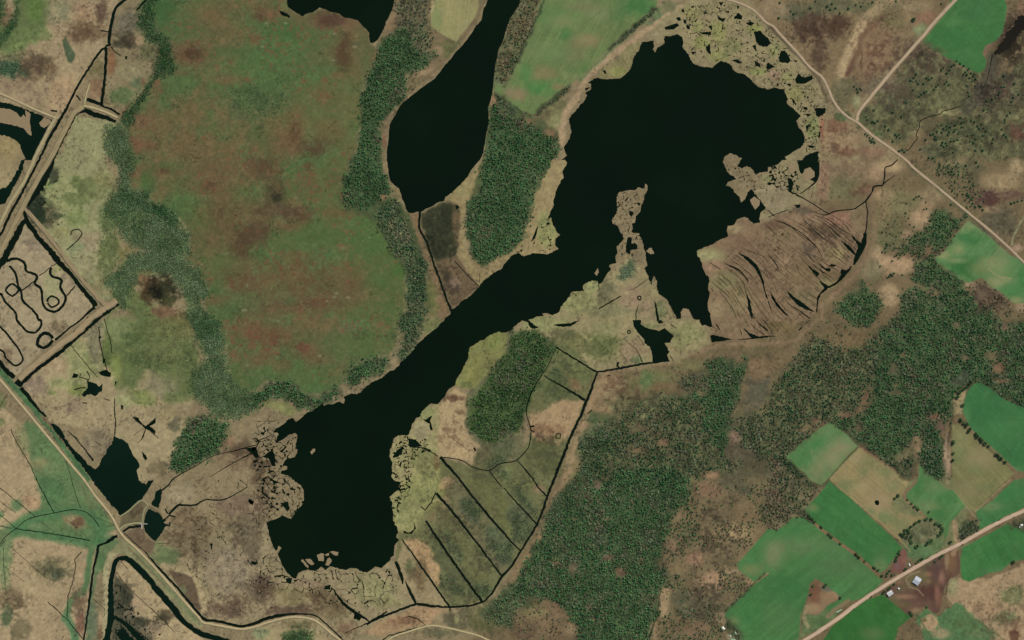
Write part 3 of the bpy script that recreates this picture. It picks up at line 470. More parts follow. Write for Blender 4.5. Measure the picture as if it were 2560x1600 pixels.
# west bank of the small lake, peninsulas
paint("@10 1335,0 1700,0 1650,200 1800,350 1900,390 2100,80 2120,0 2215,0 2140,190 1840,560 1385,970 1255,1260 1235,1512 @11 1240,60 1270,200 1375,330 1440,495 1540,640 1850,1420 1840,1460 1780,1512 1560,1512 1600,1250 1450,500 1200,0 @10 1130,500 1190,310", (118, 100, 72), 6, 4)
paint("@10 1180,400 1300,280 1420,200 1480,170 1600,300 1640,620 1420,690 1370,950 1170,1180 1180,1512 @11 1250,220 1250,330 1440,500 1600,950 1600,1250 1560,1512 1440,1512 1420,1100 1150,600 850,450 820,200 900,50 @10 960,1512 1000,900", (74, 82, 50), 6, 5)
b('10', 1560, 430, 70, 130, (132, 118, 90)); b('10', 1580, 680, 130, 50, (150, 120, 90), rot=-30); b('10', 1500, 780, 110, 60, (112, 98, 68), 0.8, rot=-30); b('10', 1830, 470, 110, 80, (98, 96, 60)); b('10', 1720, 480, 60, 50, (150, 118, 90), 0.8); b('10', 1280, 200, 60, 110, (136, 108, 80), 0.8, rot=25); b('10', 1400, 80, 60, 90, (112, 106, 70), 0.8); b('10', 1670, 100, 20, 150, (162, 144, 100), 0.9); b('10', 1180, 730, 40, 25, (112, 86, 60), 0.8); b('10', 1290, 340, 60, 30, (146, 122, 96), 0.6)
stroke("@10 2160,60 2110,210 1990,370 1850,540 1740,670 1560,820 1400,950", 9, (136, 114, 84), 3, 0.9)
stroke("@10 1330,1000 1250,1120 1230,1300 @11 1230,40 1250,200", 10, (128, 108, 80), 3, 0.9); b('10', 1200, 1330, 30, 80, (132, 92, 70), 0.8)
b('11', 1330, 300, 60, 90, (128, 112, 78), 0.9, rot=-25); b('11', 1200, 340, 50, 40, (142, 110, 82), 0.9); b('11', 1400, 640, 60, 60, (136, 108, 76), 0.8)
paint("@11 1450,510 1540,490 1540,640 1680,980 1830,1400 1790,1512 1700,1450 1650,1100 1560,800 1490,680", (122, 98, 70), 4, 3); b('11', 1650, 1300, 70, 190, (98, 100, 56), 0.9, rot=-10); b('12', 1640, 60, 90, 100, (112, 112, 68), rot=35)
paint("@11 1560,510 1700,420 1790,390 1920,420 1920,620 1900,800 1880,960 1700,960 1620,760 1560,640", (56, 56, 36), 6, 4); paint("@11 1700,950 1880,900 2100,1190 1930,1350 1850,1400 1740,1130", (106, 86, 62), 4, 3); b('11', 1780, 560, 80, 110, (48, 50, 33), 0.7); b('11', 1800, 1100, 40, 110, (58, 52, 36), 0.8, rot=-10); b('11', 1880, 1160, 50, 60, (122, 98, 80), 0.8)
paint("@11 1790,360 2090,60 2115,50 2120,250 1990,400 1960,560 1990,850 2030,960 2200,1000 2330,860 2419,830 2419,900 2250,1060 2110,1190 1990,1050 1900,900 1930,600 1920,440", (144, 122, 84), 4, 3); b('11', 1980, 270, 90, 60, (150, 132, 88), 0.8, rot=-40); b('11', 1890, 620, 40, 160, (118, 92, 66), 0.8)
# north peninsula between the lakes
paint("@10 2419,150 2260,620 2235,860 2200,1000 2160,1512 @11 2120,40 1990,500 2030,920 2150,1010 2419,820 @21 0,830 160,500 220,330 400,0 @20 450,1400 450,1250 250,1090 0,980 0,700 330,0 100,0", (86, 88, 56), 5, 4)
b('20', 100, 60, 60, 60, (120, 104, 76), 0.8); b('20', 60, 330, 60, 160, (118, 108, 72), 0.8); b('20', 100, 240, 30, 60, (142, 110, 80), 0.8); b('20', 400, 1040, 90, 110, (122, 114, 76)); b('20', 250, 1080, 130, 50, (104, 92, 64)); b('20', 150, 1150, 60, 40, (128, 98, 72), 0.8); b('20', 360, 1270, 50, 50, (132, 100, 74), 0.8); b('10', 2300, 780, 60, 60, (104, 118, 76)); b('10', 2240, 960, 30, 50, (156, 116, 88), 0.9); b('20', 420, 1150, 70, 60, (142, 132, 88), 0.8); b('21', 200, 130, 90, 50, (104, 98, 72), 0.7); b('21', 20, 300, 60, 60, (106, 98, 74), 0.6)
b('11', 2150, 650, 60, 60, (128, 104, 76), 0.7); b('11', 2100, 430, 40, 30, (150, 106, 80), 0.8); b('11', 2280, 200, 60, 40, (92, 98, 62), 0.7)
paint("@21 400,0 520,0 500,60 475,110 490,180 440,240 390,400 350,540 410,620 440,710 410,820 440,840 330,890 110,910 0,910 @11 2419,860 @21 0,850 80,740 150,600 170,430 300,180", (146, 124, 86), 3, 3); b('21', 320, 700, 90, 110, (144, 140, 84), 0.9); b('21', 300, 560, 60, 90, (140, 134, 84), 0.8)
# beach road strip and the lobes of the big lake
stroke("@20 1760,-20 1600,70 1500,140 1300,260 1150,390 1000,480 840,590 740,690 650,830 600,930 500,1080 470,1250 470,1400", 15, (160, 130, 98), 4)
paint("@20 1100,430 1220,380 1225,400 1170,510 1130,620 1060,715 900,750 800,735 850,640 1000,560", (132, 118, 80), 3, 2); b('20', 990, 680, 70, 40, (146, 142, 76), 0.8); b('20', 1480, 60, 90, 60, (106, 104, 72), 0.8); b('20', 1350, 170, 90, 30, (84, 116, 70), 0.8, rot=-35); b('20', 1320, 180, 30, 30, (118, 94, 76), 0.8)
stroke("@20 1400,80 1200,230 1020,400 850,550 640,760", 8, (96, 118, 72), 3, 0.7)
paint("@20 1600,60 1750,0 2050,0 2300,120 2419,240 @30 250,490 400,660 540,850 560,960 550,1200 500,1300 480,1512 @31 480,100 440,300 200,480 @21 2419,560 2200,520 2419,100 @30 150,1500 350,1300 180,900 0,820 @20 1890,640 1700,600 1610,440 1240,360 1400,200", (140, 122, 88), 3, 3)
for a in ((1950, 300, 70, 110, (138, 132, 76)), (1800, 400, 90, 60, (134, 132, 72)), (1950, 520, 90, 60, (136, 130, 78)), (2300, 270, 70, 40, (142, 138, 74)), (1700, 110, 90, 60, (138, 126, 80)), (2100, 430, 90, 60, (126, 120, 78)), (2330, 680, 70, 30, (142, 140, 78)), (1850, 80, 130, 50, (132, 118, 82)), (1750, 250, 60, 60, (134, 128, 78))): b('20', *a[:4], a[4], 0.85)
for a in ((60, 470, 50, 70, (136, 130, 82)), (250, 900, 90, 70, (136, 124, 78)), (420, 1210, 60, 90, (132, 136, 76)), (300, 1400, 60, 30, (142, 120, 90)), (180, 730, 60, 40, (140, 130, 84)), (510, 1200, 25, 110, (146, 96, 74)), (60, 700, 60, 50, (146, 116, 92))): b('30', *a[:4], a[4], 0.85)
stroke("@30 -40,190 250,500 400,660 500,800 560,960", 7, (92, 78, 58), 3, 0.8)
# cracked floating marsh in the east
paint("@21 1745,860 1790,835 1990,740 2040,620 2200,535 2280,600 2419,600 @31 60,540 460,400 560,515 800,465 930,400 930,640 900,760 820,960 690,1150 480,1300 455,1450 @32 100,140 0,150 @22 2280,170 2100,190 1880,130 1895,60 @21 1880,1512 1850,1380 1865,1150 1800,1010", (130, 104, 78), 3, 2)
for a in (('21', 1850, 900, 160, 70, (152, 142, 96)), ('21', 2100, 650, 90, 50, (150, 128, 92)), ('21', 2200, 780, 150, 90, (124, 96, 74)), ('21', 1900, 1000, 100, 60, (150, 116, 90)), ('21', 2000, 1150, 130, 90, (138, 124, 84)), ('21', 2150, 1350, 160, 130, (130, 112, 78)), ('21', 1930, 1400, 90, 110, (146, 122, 88)), ('31', 540, 680, 150, 60, (102, 82, 60)), ('31', 390, 850, 80, 70, (86, 72, 58)), ('31', 300, 1050, 160, 130, (120, 98, 70)), ('31', 600, 1100, 110, 60, (110, 90, 62)), ('31', 700, 560, 190, 60, (146, 106, 84)), ('31', 340, 560, 190, 50, (142, 112, 86)), ('31', 650, 880, 110, 90, (140, 122, 82)), ('31', 120, 700, 110, 60, (130, 108, 78)), ('31', 850, 520, 60, 110, (126, 108, 78)), ('31', 150, 1000, 80, 110, (140, 112, 84)), ('31', 330, 1300, 160, 90, (118, 102, 72)), ('22', 2100, 60, 160, 60, (132, 108, 80)), ('32', 120, 60, 160, 60, (112, 94, 62)), ('31', 330, 470, 70, 40, (96, 82, 64)), ('31', 550, 1170, 90, 50, (134, 116, 80)), ('31', 60, 620, 110, 40, (112, 84, 64))): b(*a, 0.8)
paint("@31 0,230 130,190 250,400 60,530 0,480 @21 2419,490 2340,380 2290,290 2419,240", (144, 124, 94), 2, 2)
for a in (('21', 2400, 170, 60, 30, (130, 124, 82)),): b(*a, 0.8)
# dark marsh pool land top right handled by water; reddish farmland bottom right
paint("@33 2419,700 2250,870 2080,920 1800,930 1700,1000 1670,1100 1750,1180 1900,1290 2100,1400 2250,1512 2419,1512", (156, 126, 94), 4, 4)
paint("@33 1780,1150 2050,1380 2200,1512 1560,1512 1400,1290 1500,1200 1600,1290 1740,1200", (78, 118, 70), 4, 4)
for a in ((2100, 1200, 190, 110, (150, 118, 88)), (2300, 1100, 130, 90, (112, 110, 72)), (2250, 1300, 110, 60, (112, 118, 78)), (2350, 1380, 60, 60, (146, 112, 84)), (2000, 1450, 130, 60, (96, 112, 72)), (1850, 1350, 110, 70, (82, 104, 62)), (1750, 1000, 60, 100, (140, 130, 92)), (1950, 1000, 190, 50, (160, 128, 96)), (1640, 1450, 90, 50, (158, 130, 98)), (2330, 1480, 50, 60, (98, 66, 48))): b('33', *a[:4], a[4], 0.85)
b('33', 1530, 1350, 85, 75, (164, 132, 98), 1, edge=0.12); b('33', 1480, 1320, 30, 22, (112, 96, 66), 0.8)

# fields and other ground parcels: (name, label, outline, colour, streak angle, streak strength, patches)
PARCELS = [
 ("field", "pale straw-coloured hayfield at the top edge beside the narrow lake", "@10 1700,0 1690,60 1660,130 1650,200 1665,260 1800,350 1890,390 1920,350 2060,180 2100,80 2120,0", (148, 143, 98), 95, 0.05, [('10', 1700, 180, 60, 160, (124, 134, 82), 0.8)]),
 ("field", "long light green hayfield mottled with tan between two hedges at the top", "@20 330,0 200,250 100,480 0,700 @10 2400,740 2350,830 2270,800 2245,850 2300,900 2419,970 @20 0,1000 200,1085 420,910 570,780 640,740 800,570 950,430 1090,300 1260,150 1370,65 1400,0", (106, 124, 76), 118, 0.07,
   [('20', 450, 150, 200, 90, (92, 124, 70), 0.7), ('20', 520, 330, 70, 60, (70, 116, 60), 0.8), ('20', 480, 200, 130, 60, (130, 130, 84), 0.6), ('20', 700, 380, 130, 60, (142, 124, 84), 0.8), ('20', 800, 130, 110, 70, (124, 130, 86), 0.7), ('20', 1200, 60, 160, 90, (66, 110, 58), 0.85), ('20', 280, 700, 110, 60, (134, 120, 80), 0.7), ('20', 280, 830, 130, 60, (74, 122, 62), 0.85), ('20', 130, 700, 60, 90, (76, 120, 64), 0.7), ('20', 60, 900, 70, 60, (142, 118, 86), 0.8), ('20', 620, 480, 90, 190, (118, 116, 76), 0.6), ('20', 700, 650, 130, 60, (82, 112, 62), 0.6), ('20', 350, 480, 160, 90, (106, 126, 78), 0.6), ('20', 430, 820, 60, 30, (136, 112, 78), 0.7), ('20', 640, 60, 130, 60, (120, 118, 80), 0.6), ('10', 2400, 870, 60, 60, (140, 116, 86), 0.7), ('20', 1000, 120, 60, 110, (86, 116, 66), 0.5)]),
 ("field", "bright green field with a curved wooded edge at the upper right corner", "@30 1770,0 1700,100 1460,390 1560,470 1700,550 1850,630 1990,695 2050,650 2065,570 2025,500 2060,430 2150,390 2210,310 2240,200 2255,70 2180,0", (64, 112, 62), 128, 0.04, [('30', 1770, 200, 130, 40, (84, 122, 70), 0.6), ('30', 1750, 360, 190, 90, (58, 106, 58), 0.5), ('30', 2000, 100, 150, 100, (62, 106, 62), 0.6), ('30', 1900, 520, 130, 60, (74, 118, 68), 0.5)]),
 ("field", "green field with swirling tan patches beside the gravel road on the right", "@31 1890,570 1750,740 1680,850 1580,920 1590,960 1700,1040 1850,1150 1900,1165 2020,1110 2100,1200 2200,1250 2330,1360 2419,1340 2419,1000 2300,910 2050,690", (90, 128, 78), 130, 0.05,
   [('31', 1900, 650, 90, 70, (122, 138, 88), 0.8), ('31', 1800, 850, 60, 60, (134, 140, 90), 0.8), ('31', 1660, 900, 70, 40, (138, 142, 92), 0.9), ('31', 1850, 1010, 130, 90, (52, 100, 50), 0.9), ('31', 1900, 740, 110, 60, (60, 110, 58), 0.8), ('31', 2150, 980, 130, 60, (134, 138, 90), 0.8), ('31', 2000, 1030, 90, 50, (112, 124, 76), 0.7), ('31', 2250, 850, 60, 90, (118, 132, 86), 0.7), ('31', 2180, 1160, 110, 60, (138, 138, 92), 0.9), ('31', 2300, 1220, 110, 50, (76, 122, 68), 0.8), ('31', 2350, 1330, 60, 30, (134, 134, 88), 0.8), ('31', 2400, 1120, 30, 90, (66, 116, 60), 0.8), ('31', 2200, 1050, 90, 50, (120, 134, 84), 0.7), ('31', 1780, 950, 90, 25, (132, 140, 92), 0.7)]),
 ("field", "large bright green rounded field on the right edge with trees along its left side", "@32 1840,860 1855,760 1890,670 1940,605 2000,590 2100,640 2250,760 2419,910 2419,1450 2350,1430 2200,1310 2050,1180 1900,1000", (62, 114, 66), 52, 0.04, [('32', 2200, 1060, 150, 100, (74, 120, 68), 0.4), ('32', 1870, 900, 30, 90, (84, 124, 74), 0.6), ('32', 2350, 1430, 60, 40, (104, 130, 82), 0.6), ('32', 2000, 800, 90, 90, (58, 108, 60), 0.5)]),
 ("field", "tan and olive triangular field left of the rounded green field", "@32 1740,990 1800,975 1880,1040 2090,1240 2280,1400 2330,1450 @33 2260,0 2100,150 1950,300 1870,240 1750,90 1740,40 @32 1740,1480", (124, 122, 80), 50, 0.07, [('32', 2000, 1300, 120, 90, (142, 128, 90), 0.8), ('32', 1850, 1100, 60, 60, (134, 130, 86), 0.7), ('33', 1900, 100, 110, 80, (132, 120, 84), 0.6), ('32', 1800, 1250, 60, 130, (108, 118, 74), 0.6), ('33', 2050, 60, 90, 50, (108, 114, 70), 0.6)]),
 ("field", "bright green field on the right edge just above the tarred road", "@33 1965,300 2110,200 2260,60 2330,0 2419,-60 2419,270 2200,370 2000,480 1985,390", (68, 118, 68), 55, 0.05, [('33', 2100, 250, 90, 40, (110, 128, 82), 0.7), ('33', 2300, 120, 110, 60, (62, 116, 64), 0.6)]),
 ("field", "green field between the shrubby track and the pond-side grove", "@33 1360,30 1420,-20 @32 1430,1360 1480,1380 1600,1512 @33 1700,90 1745,90 1870,235 1790,330 1720,400 1700,520 1660,560 1650,420 1560,370 1480,350 1400,270 1290,170", (82, 122, 72), 128, 0.05, [('33', 1500, 250, 110, 60, (112, 126, 80), 0.7), ('33', 1400, 60, 60, 60, (66, 112, 60), 0.8), ('33', 1700, 180, 90, 60, (66, 112, 60), 0.7), ('33', 1600, 60, 90, 50, (104, 124, 78), 0.6), ('33', 1600, 320, 60, 40, (64, 114, 60), 0.7)]),
 ("field", "square green and tan field touching the dark wood at its north corner", "@32 170,1290 330,1150 480,1030 570,970 600,975 720,1060 850,1190 750,1290 570,1500 500,1560 400,1512 340,1440 200,1330", (92, 124, 76), 45, 0.06, [('32', 480, 1170, 140, 60, (72, 118, 66), 0.8), ('32', 700, 1200, 130, 80, (142, 134, 94), 0.8), ('32', 620, 1310, 110, 90, (136, 130, 90), 0.8), ('32', 560, 1050, 60, 60, (104, 132, 84), 0.6), ('32', 470, 1400, 60, 90, (122, 126, 82), 0.8), ('32', 330, 1300, 110, 90, (72, 118, 64), 0.6), ('32', 770, 1130, 60, 50, (110, 132, 86), 0.6)]),
 ("field", "wide tan field with a dark spot between the two hedgerows", "@32 858,1198 1000,1280 1310,1500 @33 1330,30 1270,150 1150,215 1300,330 1480,350 1380,420 1250,500 1270,590 1160,500 1020,370 880,240 600,0 @32 580,1500 760,1300", (142, 130, 90), 40, 0.06, [('32', 950, 1350, 110, 60, (112, 114, 70), 0.7), ('33', 750, 60, 110, 60, (120, 122, 78), 0.8), ('33', 1050, 200, 130, 90, (152, 132, 94), 0.8), ('33', 1250, 420, 90, 60, (118, 122, 78), 0.8), ('33', 1250, 230, 60, 60, (96, 120, 70), 0.8), ('33', 1100, 350, 90, 50, (108, 122, 76), 0.8), ('32', 830, 1300, 60, 60, (152, 138, 98), 0.7), ('33', 680, 120, 60, 60, (112, 122, 76), 0.8), ('32', 1100, 1440, 90, 50, (116, 120, 76), 0.8), ('33', 900, 60, 60, 40, (154, 138, 98), 0.8), ('33', 960, 330, 60, 60, (104, 124, 76), 0.7), ('33', 1180, 60, 70, 60, (118, 122, 80), 0.7), ('32', 900, 1430, 50, 40, (120, 122, 80), 0.8)]),
 ("field", "vivid green field sloping between the scrub wood and the tan hedgerow", "@33 575,10 490,130 330,285 450,410 680,590 900,760 1050,880 1110,850 1180,750 1270,645 1160,520 1000,380 780,170", (62, 114, 62), 38, 0.04, [('33', 900, 300, 130, 60, (70, 112, 64), 0.5), ('33', 420, 260, 50, 40, (120, 128, 80), 0.7), ('33', 1070, 800, 60, 60, (112, 126, 80), 0.8), ('33', 1100, 700, 90, 70, (76, 112, 64), 0.6)]),
 ("field", "biggest green field with mown bands, lying above the tarred road", "@23 2419,460 2300,600 2200,720 2130,790 2140,850 2290,960 2400,880 2419,880 2250,1020 2030,1230 2010,1290 2150,1440 2230,1512 @33 290,1500 310,1300 380,1060 400,980 450,930 530,980 600,1040 690,1110 620,1160 540,1180 590,1270 760,1150 900,1120 1000,1050 1090,950 1060,920 900,780 680,610 480,460 330,350 240,350 80,480 0,460", (74, 118, 68), 140, 0.06,
   [('33', 250, 500, 160, 60, (66, 116, 62), 0.6), ('33', 300, 620, 230, 90, (98, 120, 76), 0.7), ('33', 50, 700, 90, 130, (124, 126, 84), 0.75), ('33', 700, 800, 240, 110, (84, 112, 70), 0.7), ('33', 200, 1000, 190, 130, (58, 108, 58), 0.7), ('33', 600, 640, 130, 60, (90, 118, 72), 0.5), ('23', 2250, 850, 110, 60, (122, 126, 78), 0.7), ('23', 2250, 1250, 110, 160, (60, 112, 58), 0.6), ('33', 950, 950, 90, 60, (80, 116, 68), 0.5), ('33', 100, 1300, 130, 110, (84, 114, 68), 0.5), ('23', 2100, 1340, 50, 40, (122, 126, 80), 0.6), ('23', 2350, 650, 50, 90, (72, 120, 66), 0.5)]),
 ("field", "dark green field below the tarred road at the bottom edge", "@33 1080,1080 1240,1190 1360,1290 1230,1400 1140,1512 380,1512 600,1390 900,1150", (54, 104, 50), 60, 0.04, [('33', 1000, 1450, 110, 60, (92, 112, 66), 0.7), ('33', 800, 1300, 110, 90, (50, 104, 46), 0.5)]),
 ("field", "rectangular green field between the tarred road and the tan slope on the right", "@33 1835,640 2100,500 2270,410 2330,450 2419,520 2419,690 2300,780 2200,860 2080,880 1900,965 1830,930 1815,800", (62, 116, 62), 62, 0.04, [('33', 2350, 620, 60, 60, (70, 112, 62), 0.6), ('33', 2180, 860, 130, 40, (84, 116, 72), 0.7)]),
 ("farmyard", "reddish-brown churned farmyard around the two grey-roofed farm buildings", "@33 1070,1060 1100,1040 1200,980 1340,900 1490,800 1650,690 1790,650 1810,880 1720,930 1680,1000 1650,1100 1630,1220 1570,1260 1490,1190 1380,1270 1300,1260", (94, 70, 56), 0, 0.0,
   [('33', 1180, 1130, 90, 50, (100, 98, 64), 0.8), ('33', 1420, 1240, 70, 30, (112, 108, 72), 0.8), ('33', 1560, 790, 60, 25, (96, 98, 66), 0.7), ('33', 1740, 770, 45, 120, (118, 90, 62), 0.95), ('33', 1640, 920, 28, 55, (142, 104, 84), 0.95), ('33', 1520, 890, 40, 18, (146, 96, 74), 0.9), ('33', 1515, 960, 20, 20, (140, 92, 72), 0.9), ('33', 1310, 1100, 110, 22, (146, 110, 84), 0.95), ('33', 1230, 960, 40, 25, (146, 106, 82), 0.9), ('33', 1400, 960, 120, 110, (112, 106, 68), 0.8), ('33', 1250, 1030, 60, 40, (100, 92, 60), 0.7), ('33', 1580, 850, 40, 80, (92, 68, 60), 0.8), ('33', 1480, 1060, 130, 60, (84, 56, 46), 0.9), ('33', 1600, 1080, 20, 90, (136, 96, 76), 0.8), ('33', 1250, 1180, 110, 30, (104, 92, 60), 0.8), ('33', 1690, 760, 20, 70, (150, 128, 92), 0.8), ('33', 1420, 790, 70, 30, (104, 90, 68), 0.8), ('33', 1400, 1230, 60, 30, (138, 112, 82), 0.8), ('33', 1640, 1150, 25, 70, (128, 96, 70), 0.6)]),
 ("bare_ground", "reddish bare soil patch on the north side of the road across from the farm", "@33 1140,880 1190,790 1210,750 1260,660 1290,655 1315,700 1300,800 1290,850 1240,880 1180,870", (126, 86, 72), 0, 0, [('33', 1220, 810, 20, 30, (112, 90, 84), 0.7)]),
 ("scrub_patch", "brown triangular scrub patch standing inside the biggest green field", "@33 455,942 400,1010 385,1100 350,1240 400,1270 480,1270 560,1190 620,1150 680,1110 600,1040 530,985", (134, 110, 80), 0, 0, [('33', 440, 1080, 50, 110, (112, 78, 56), 0.9), ('33', 570, 1030, 45, 30, (96, 98, 78), 0.95), ('33', 560, 1100, 60, 40, (138, 110, 76), 0.8), ('33', 430, 1210, 60, 40, (156, 132, 94), 0.8)]),
]
CLS = np.zeros((NY, NX), dtype=np.int32)
CLS[BOG_CLS[0]][BOG_CLS[1]] = 1
TANV = {}
for i, (nm, lb, pl, c, ang, st, patches) in enumerate(PARCELS):
    poly = smooth_path(P(pl), 2, True) if nm != "field" else P(pl)
    s, cov = cover(poly, 1.6, 0.9)
    x, y = GX[s], GY[s]
    var = 1 + 0.055 * NM[s] + 0.04 * NS[s] + 0.03 * NF[s] + (0.10 * NM[s] if nm != "field" else 0)
    if st: var = var + st * 0.9 * streaks(s, ang, 2.6, 120, 13) + st * 0.5 * streaks(s, ang, 9, 200, 14)
    keep = C[s].copy()
    C[s] = np.array(c) * (var if nm != "field" else var * 0.985)[..., None] * (np.array((1.0, 0.98, 0.94)) if nm == "field" else 1)
    if nm == "field":                                       # thin, worn and drier places in the sward
        wv_ = sm((0.75 * fbm(x, y, 70, 5, 5 + i % 7, 0.65) + 0.25 * NF[s] + 0.05) / 0.9)[..., None] * (0.16 if c[0] < 84 else 0.42)
        C[s] = C[s] * (1 - wv_) + np.array((132, 128, 88.) if c[0] < 84 else (150, 134, 98.)) * wv_
        if 84 <= c[0] < 128:
            gv_ = sm((0.8 * fbm(x, y, 55, 4, 9, 0.6) - 0.05) / 0.8)[..., None] * 0.35
            C[s] = C[s] * (1 - gv_) + np.array((84, 118, 68.)) * gv_
        tr_ = (np.abs(((x * math.cos(math.radians(ang + 90)) + y * math.sin(math.radians(ang + 90))) + 1.5 * WXn[s]) % 21 - 10.5) < 1.1)[..., None]
        C[s] = np.where(tr_, C[s] * 0.955 + 3, C[s])
    for pt in patches: b(*pt, edge=0.8)
    C[s] = keep * (1 - cov[..., None]) + C[s] * cov[..., None]
    CLS[s] = np.where(cov > 0.5, i + 2, CLS[s])
# small marks on fields: hedgerow strips, tracks
for p_, w_, c_ in (("@33 590,0 850,220 1060,400 1240,560 1300,620 1340,670", 4, (146, 128, 86)), ("@33 440,410 680,600 830,700 1060,910", 7, (134, 98, 70)), ("@33 1290,180 1420,290 1500,360", 6, (142, 106, 78)), ("@33 1750,90 1860,230 1960,350", 2, (146, 138, 98)), ("@33 1960,300 2150,120 2290,0", 4, (138, 122, 84)), ("@32 1780,940 1900,1030 2050,1160 2200,1290 2340,1430", 6, (132, 104, 76)), ("@32 860,1190 1000,1290 1200,1420 1310,1510", 5, (124, 94, 70)),
                   ("@32 860,1200 760,1300 560,1512", 2, (92, 96, 58)), ("@33 1400,10 1290,130 1290,180", 7, (130, 98, 74)), ("@33 1980,400 1800,560 1750,700", 12, (150, 122, 90)), ("@33 1760,400 1780,560", 12, (156, 124, 92)), ("@33 310,1250 300,1512", 2.5, (108, 112, 70)), ("@23 2419,880 2250,1010", 5, (150, 118, 84)), ("@31 2200,820 2080,970", 3, (128, 126, 80)), ("@31 2080,1030 2200,1110 2300,1120", 3, (152, 142, 96)), ("@31 2419,540 2330,700 2300,800", 5, (132, 126, 92)),
                   ("@33 1400,1260 1560,1512", 3, (74, 96, 56)), ("@33 1840,1240 2050,1380 2240,1512", 3, (104, 98, 64)), ("@33 1680,1080 1700,960 1730,880", 3, (84, 62, 46)), ("@33 760,1140 620,1230 560,1290", 10, (134, 110, 80)), ("@33 380,1390 340,1300 360,1200", 10, (146, 130, 92)), ("@33 1440,860 1330,900 1300,950 1340,1010 1420,1040 1470,1090", 3, (148, 128, 98)), ("@20 930,0 930,230 980,330", 2, (84, 108, 62)), ("@20 850,90 720,200", 1.6, (90, 108, 64)), ("@33 870,380 930,540 960,660", 2, (60, 96, 52))):
    stroke(p_, w_, c_, 1.6, 0.85, 1)
# ------------------------------------------------------------------ vegetation plan (zones are drawn now, plants are grown later)
DARK = np.array((50, 88, 50.)); MIDG = np.array((78, 110, 68.)); GREY = np.array((98, 110, 80.)); BARE = np.array((108, 102, 76.)); BLUE = np.array((80, 102, 74.))
def band(pts):
    """outline of a band given centre line points with widths (plan sheet units)"""
    c = [(P("@%s %g,%g" % (t, x, y), False)[0], w_ / 3.78 / 2) for t, x, y, w_ in pts]
    L, Rr = [], []
    for i, ((x, y), w_) in enumerate(c):
        (x0, y0), (x1, y1) = c[max(0, i - 1)][0], c[min(len(c) - 1, i + 1)][0]
        d = math.hypot(x1 - x0, y1 - y0) + 1e-9; nx, ny = -(y1 - y0) / d, (x1 - x0) / d
        L.append((x + nx * w_, y + ny * w_)); Rr.append((x - nx * w_, y - ny * w_))
    return L + Rr[::-1]

QUEUE = []
def wood(*a, **k):
    QUEUE.append(('w', a, k))
    poly = k.get('poly') or P(a[3])
    c = np.mean([np.array(x) for x in k.get('c', (DARK, MIDG))], 0); mixed = k.get('sc') == 20
    if mixed: paint(poly, (88, 86, 58), 12, 12, 0.8, 0.3)
    elif a[0] == "scattered_scrub": paint(poly, (98, 88, 62), 6, 5, 0.25)
    elif a[0] == "birch_wood": paint(poly, (96, 88, 64), 8, 7, 0.7, 0.25)
    else: paint(poly, c * 0.35 + np.array((76, 72, 50)) * 0.6, 4 if k.get('poly') else 9, 3.5 if k.get('poly') else 8, 0.85, 0.25)
def shrubs(*a, **k):
    QUEUE.append(('s', a, k))
    poly = k.get('poly') or P(a[1])
    c = np.mean([np.array(x) for x in k.get('c', (BLUE, MIDG))], 0)
    sparse = (a[2] if len(a) > 2 else 3.4) > 4 or (a[3] if len(a) > 3 else .9) < 0.7
    paint(poly, c * 0.86 + np.array((10, 4, -2)), 12, 8, 0.3 if sparse else 0.85, 0.2)
# shrub belt round the bog
BLT = (np.array((68, 96, 58.)), np.array((100, 120, 84.))); DGB = (np.array((46, 82, 46.)), np.array((70, 98, 62.)))
shrubs("dark green shrub thicket along the upper left rim of the raised bog", None, 3.3, 0.95, 0.2, c=DGB, hgt=(2, 4.2), poly=band([('00', 1440, -60, 110), ('00', 1400, 60, 110), ('00', 1385, 200, 170), ('00', 1440, 340, 150), ('00', 1560, 400, 120), ('00', 1570, 520, 110), ('00', 1550, 650, 190), ('00', 1560, 720, 130)]))
shrubs("narrow dark shrub line following the bog's left edge to the dike end", None, 3.3, 0.95, 0.2, c=DGB, hgt=(2, 4.2), poly=band([('00', 1480, 710, 40), ('00', 1410, 820, 50), ('00', 1380, 890, 60), ('00', 1300, 980, 80), ('00', 1240, 1060, 80), ('00', 1220, 1130, 110), ('00', 1180, 1180, 90)]))
shrubs("grey-green shrub belt below the dike end on the bog's left side", None, 3.1, 0.95, 0.25, c=BLT, poly=band([('00', 1090, 1180, 160), ('00', 1110, 1300, 230), ('00', 1130, 1420, 250), ('01', 1220, 20, 180), ('01', 1200, 140, 110), ('01', 1180, 230, 110), ('01', 1180, 320, 200), ('01', 1260, 420, 330)]))
shrubs("broad grey-green shrub thicket in the middle of the bog's left margin", "@01 1080,320 1180,290 1210,320 1290,360 1390,330 1400,400 1500,440 1560,420 1620,480 1680,540 1680,620 1790,690 1800,760 1830,780 1800,880 1760,900 1760,960 1830,1020 1900,1060 1910,1120 1960,1180 1990,1240 1950,1290 1900,1330 1950,1400 2010,1480 2050,1512 @02 2080,60 2110,180 1950,330 1850,150 1800,0 @01 1760,1450 1780,1340 1710,1200 1620,1110 1520,1060 1400,1050 1320,1040 1290,1120 1260,1200 1220,1250 1200,1380 1150,1420 1120,1350 1080,1250 1000,1190 1000,1130 1080,1060 1150,1000 1200,900 1330,870 1380,860 1180,760 1130,640 1050,560 980,480", 3.1, 0.98, 0.3, c=BLT)
shrubs("dark green shrubs on the bog side of the broad thicket", "@01 1180,290 1290,340 1390,320 1400,400 1560,420 1680,540 1690,640 1620,620 1500,520 1330,460 1220,400", 3.3, 0.9, 0.2, c=DGB, hgt=(2.2, 4.2))
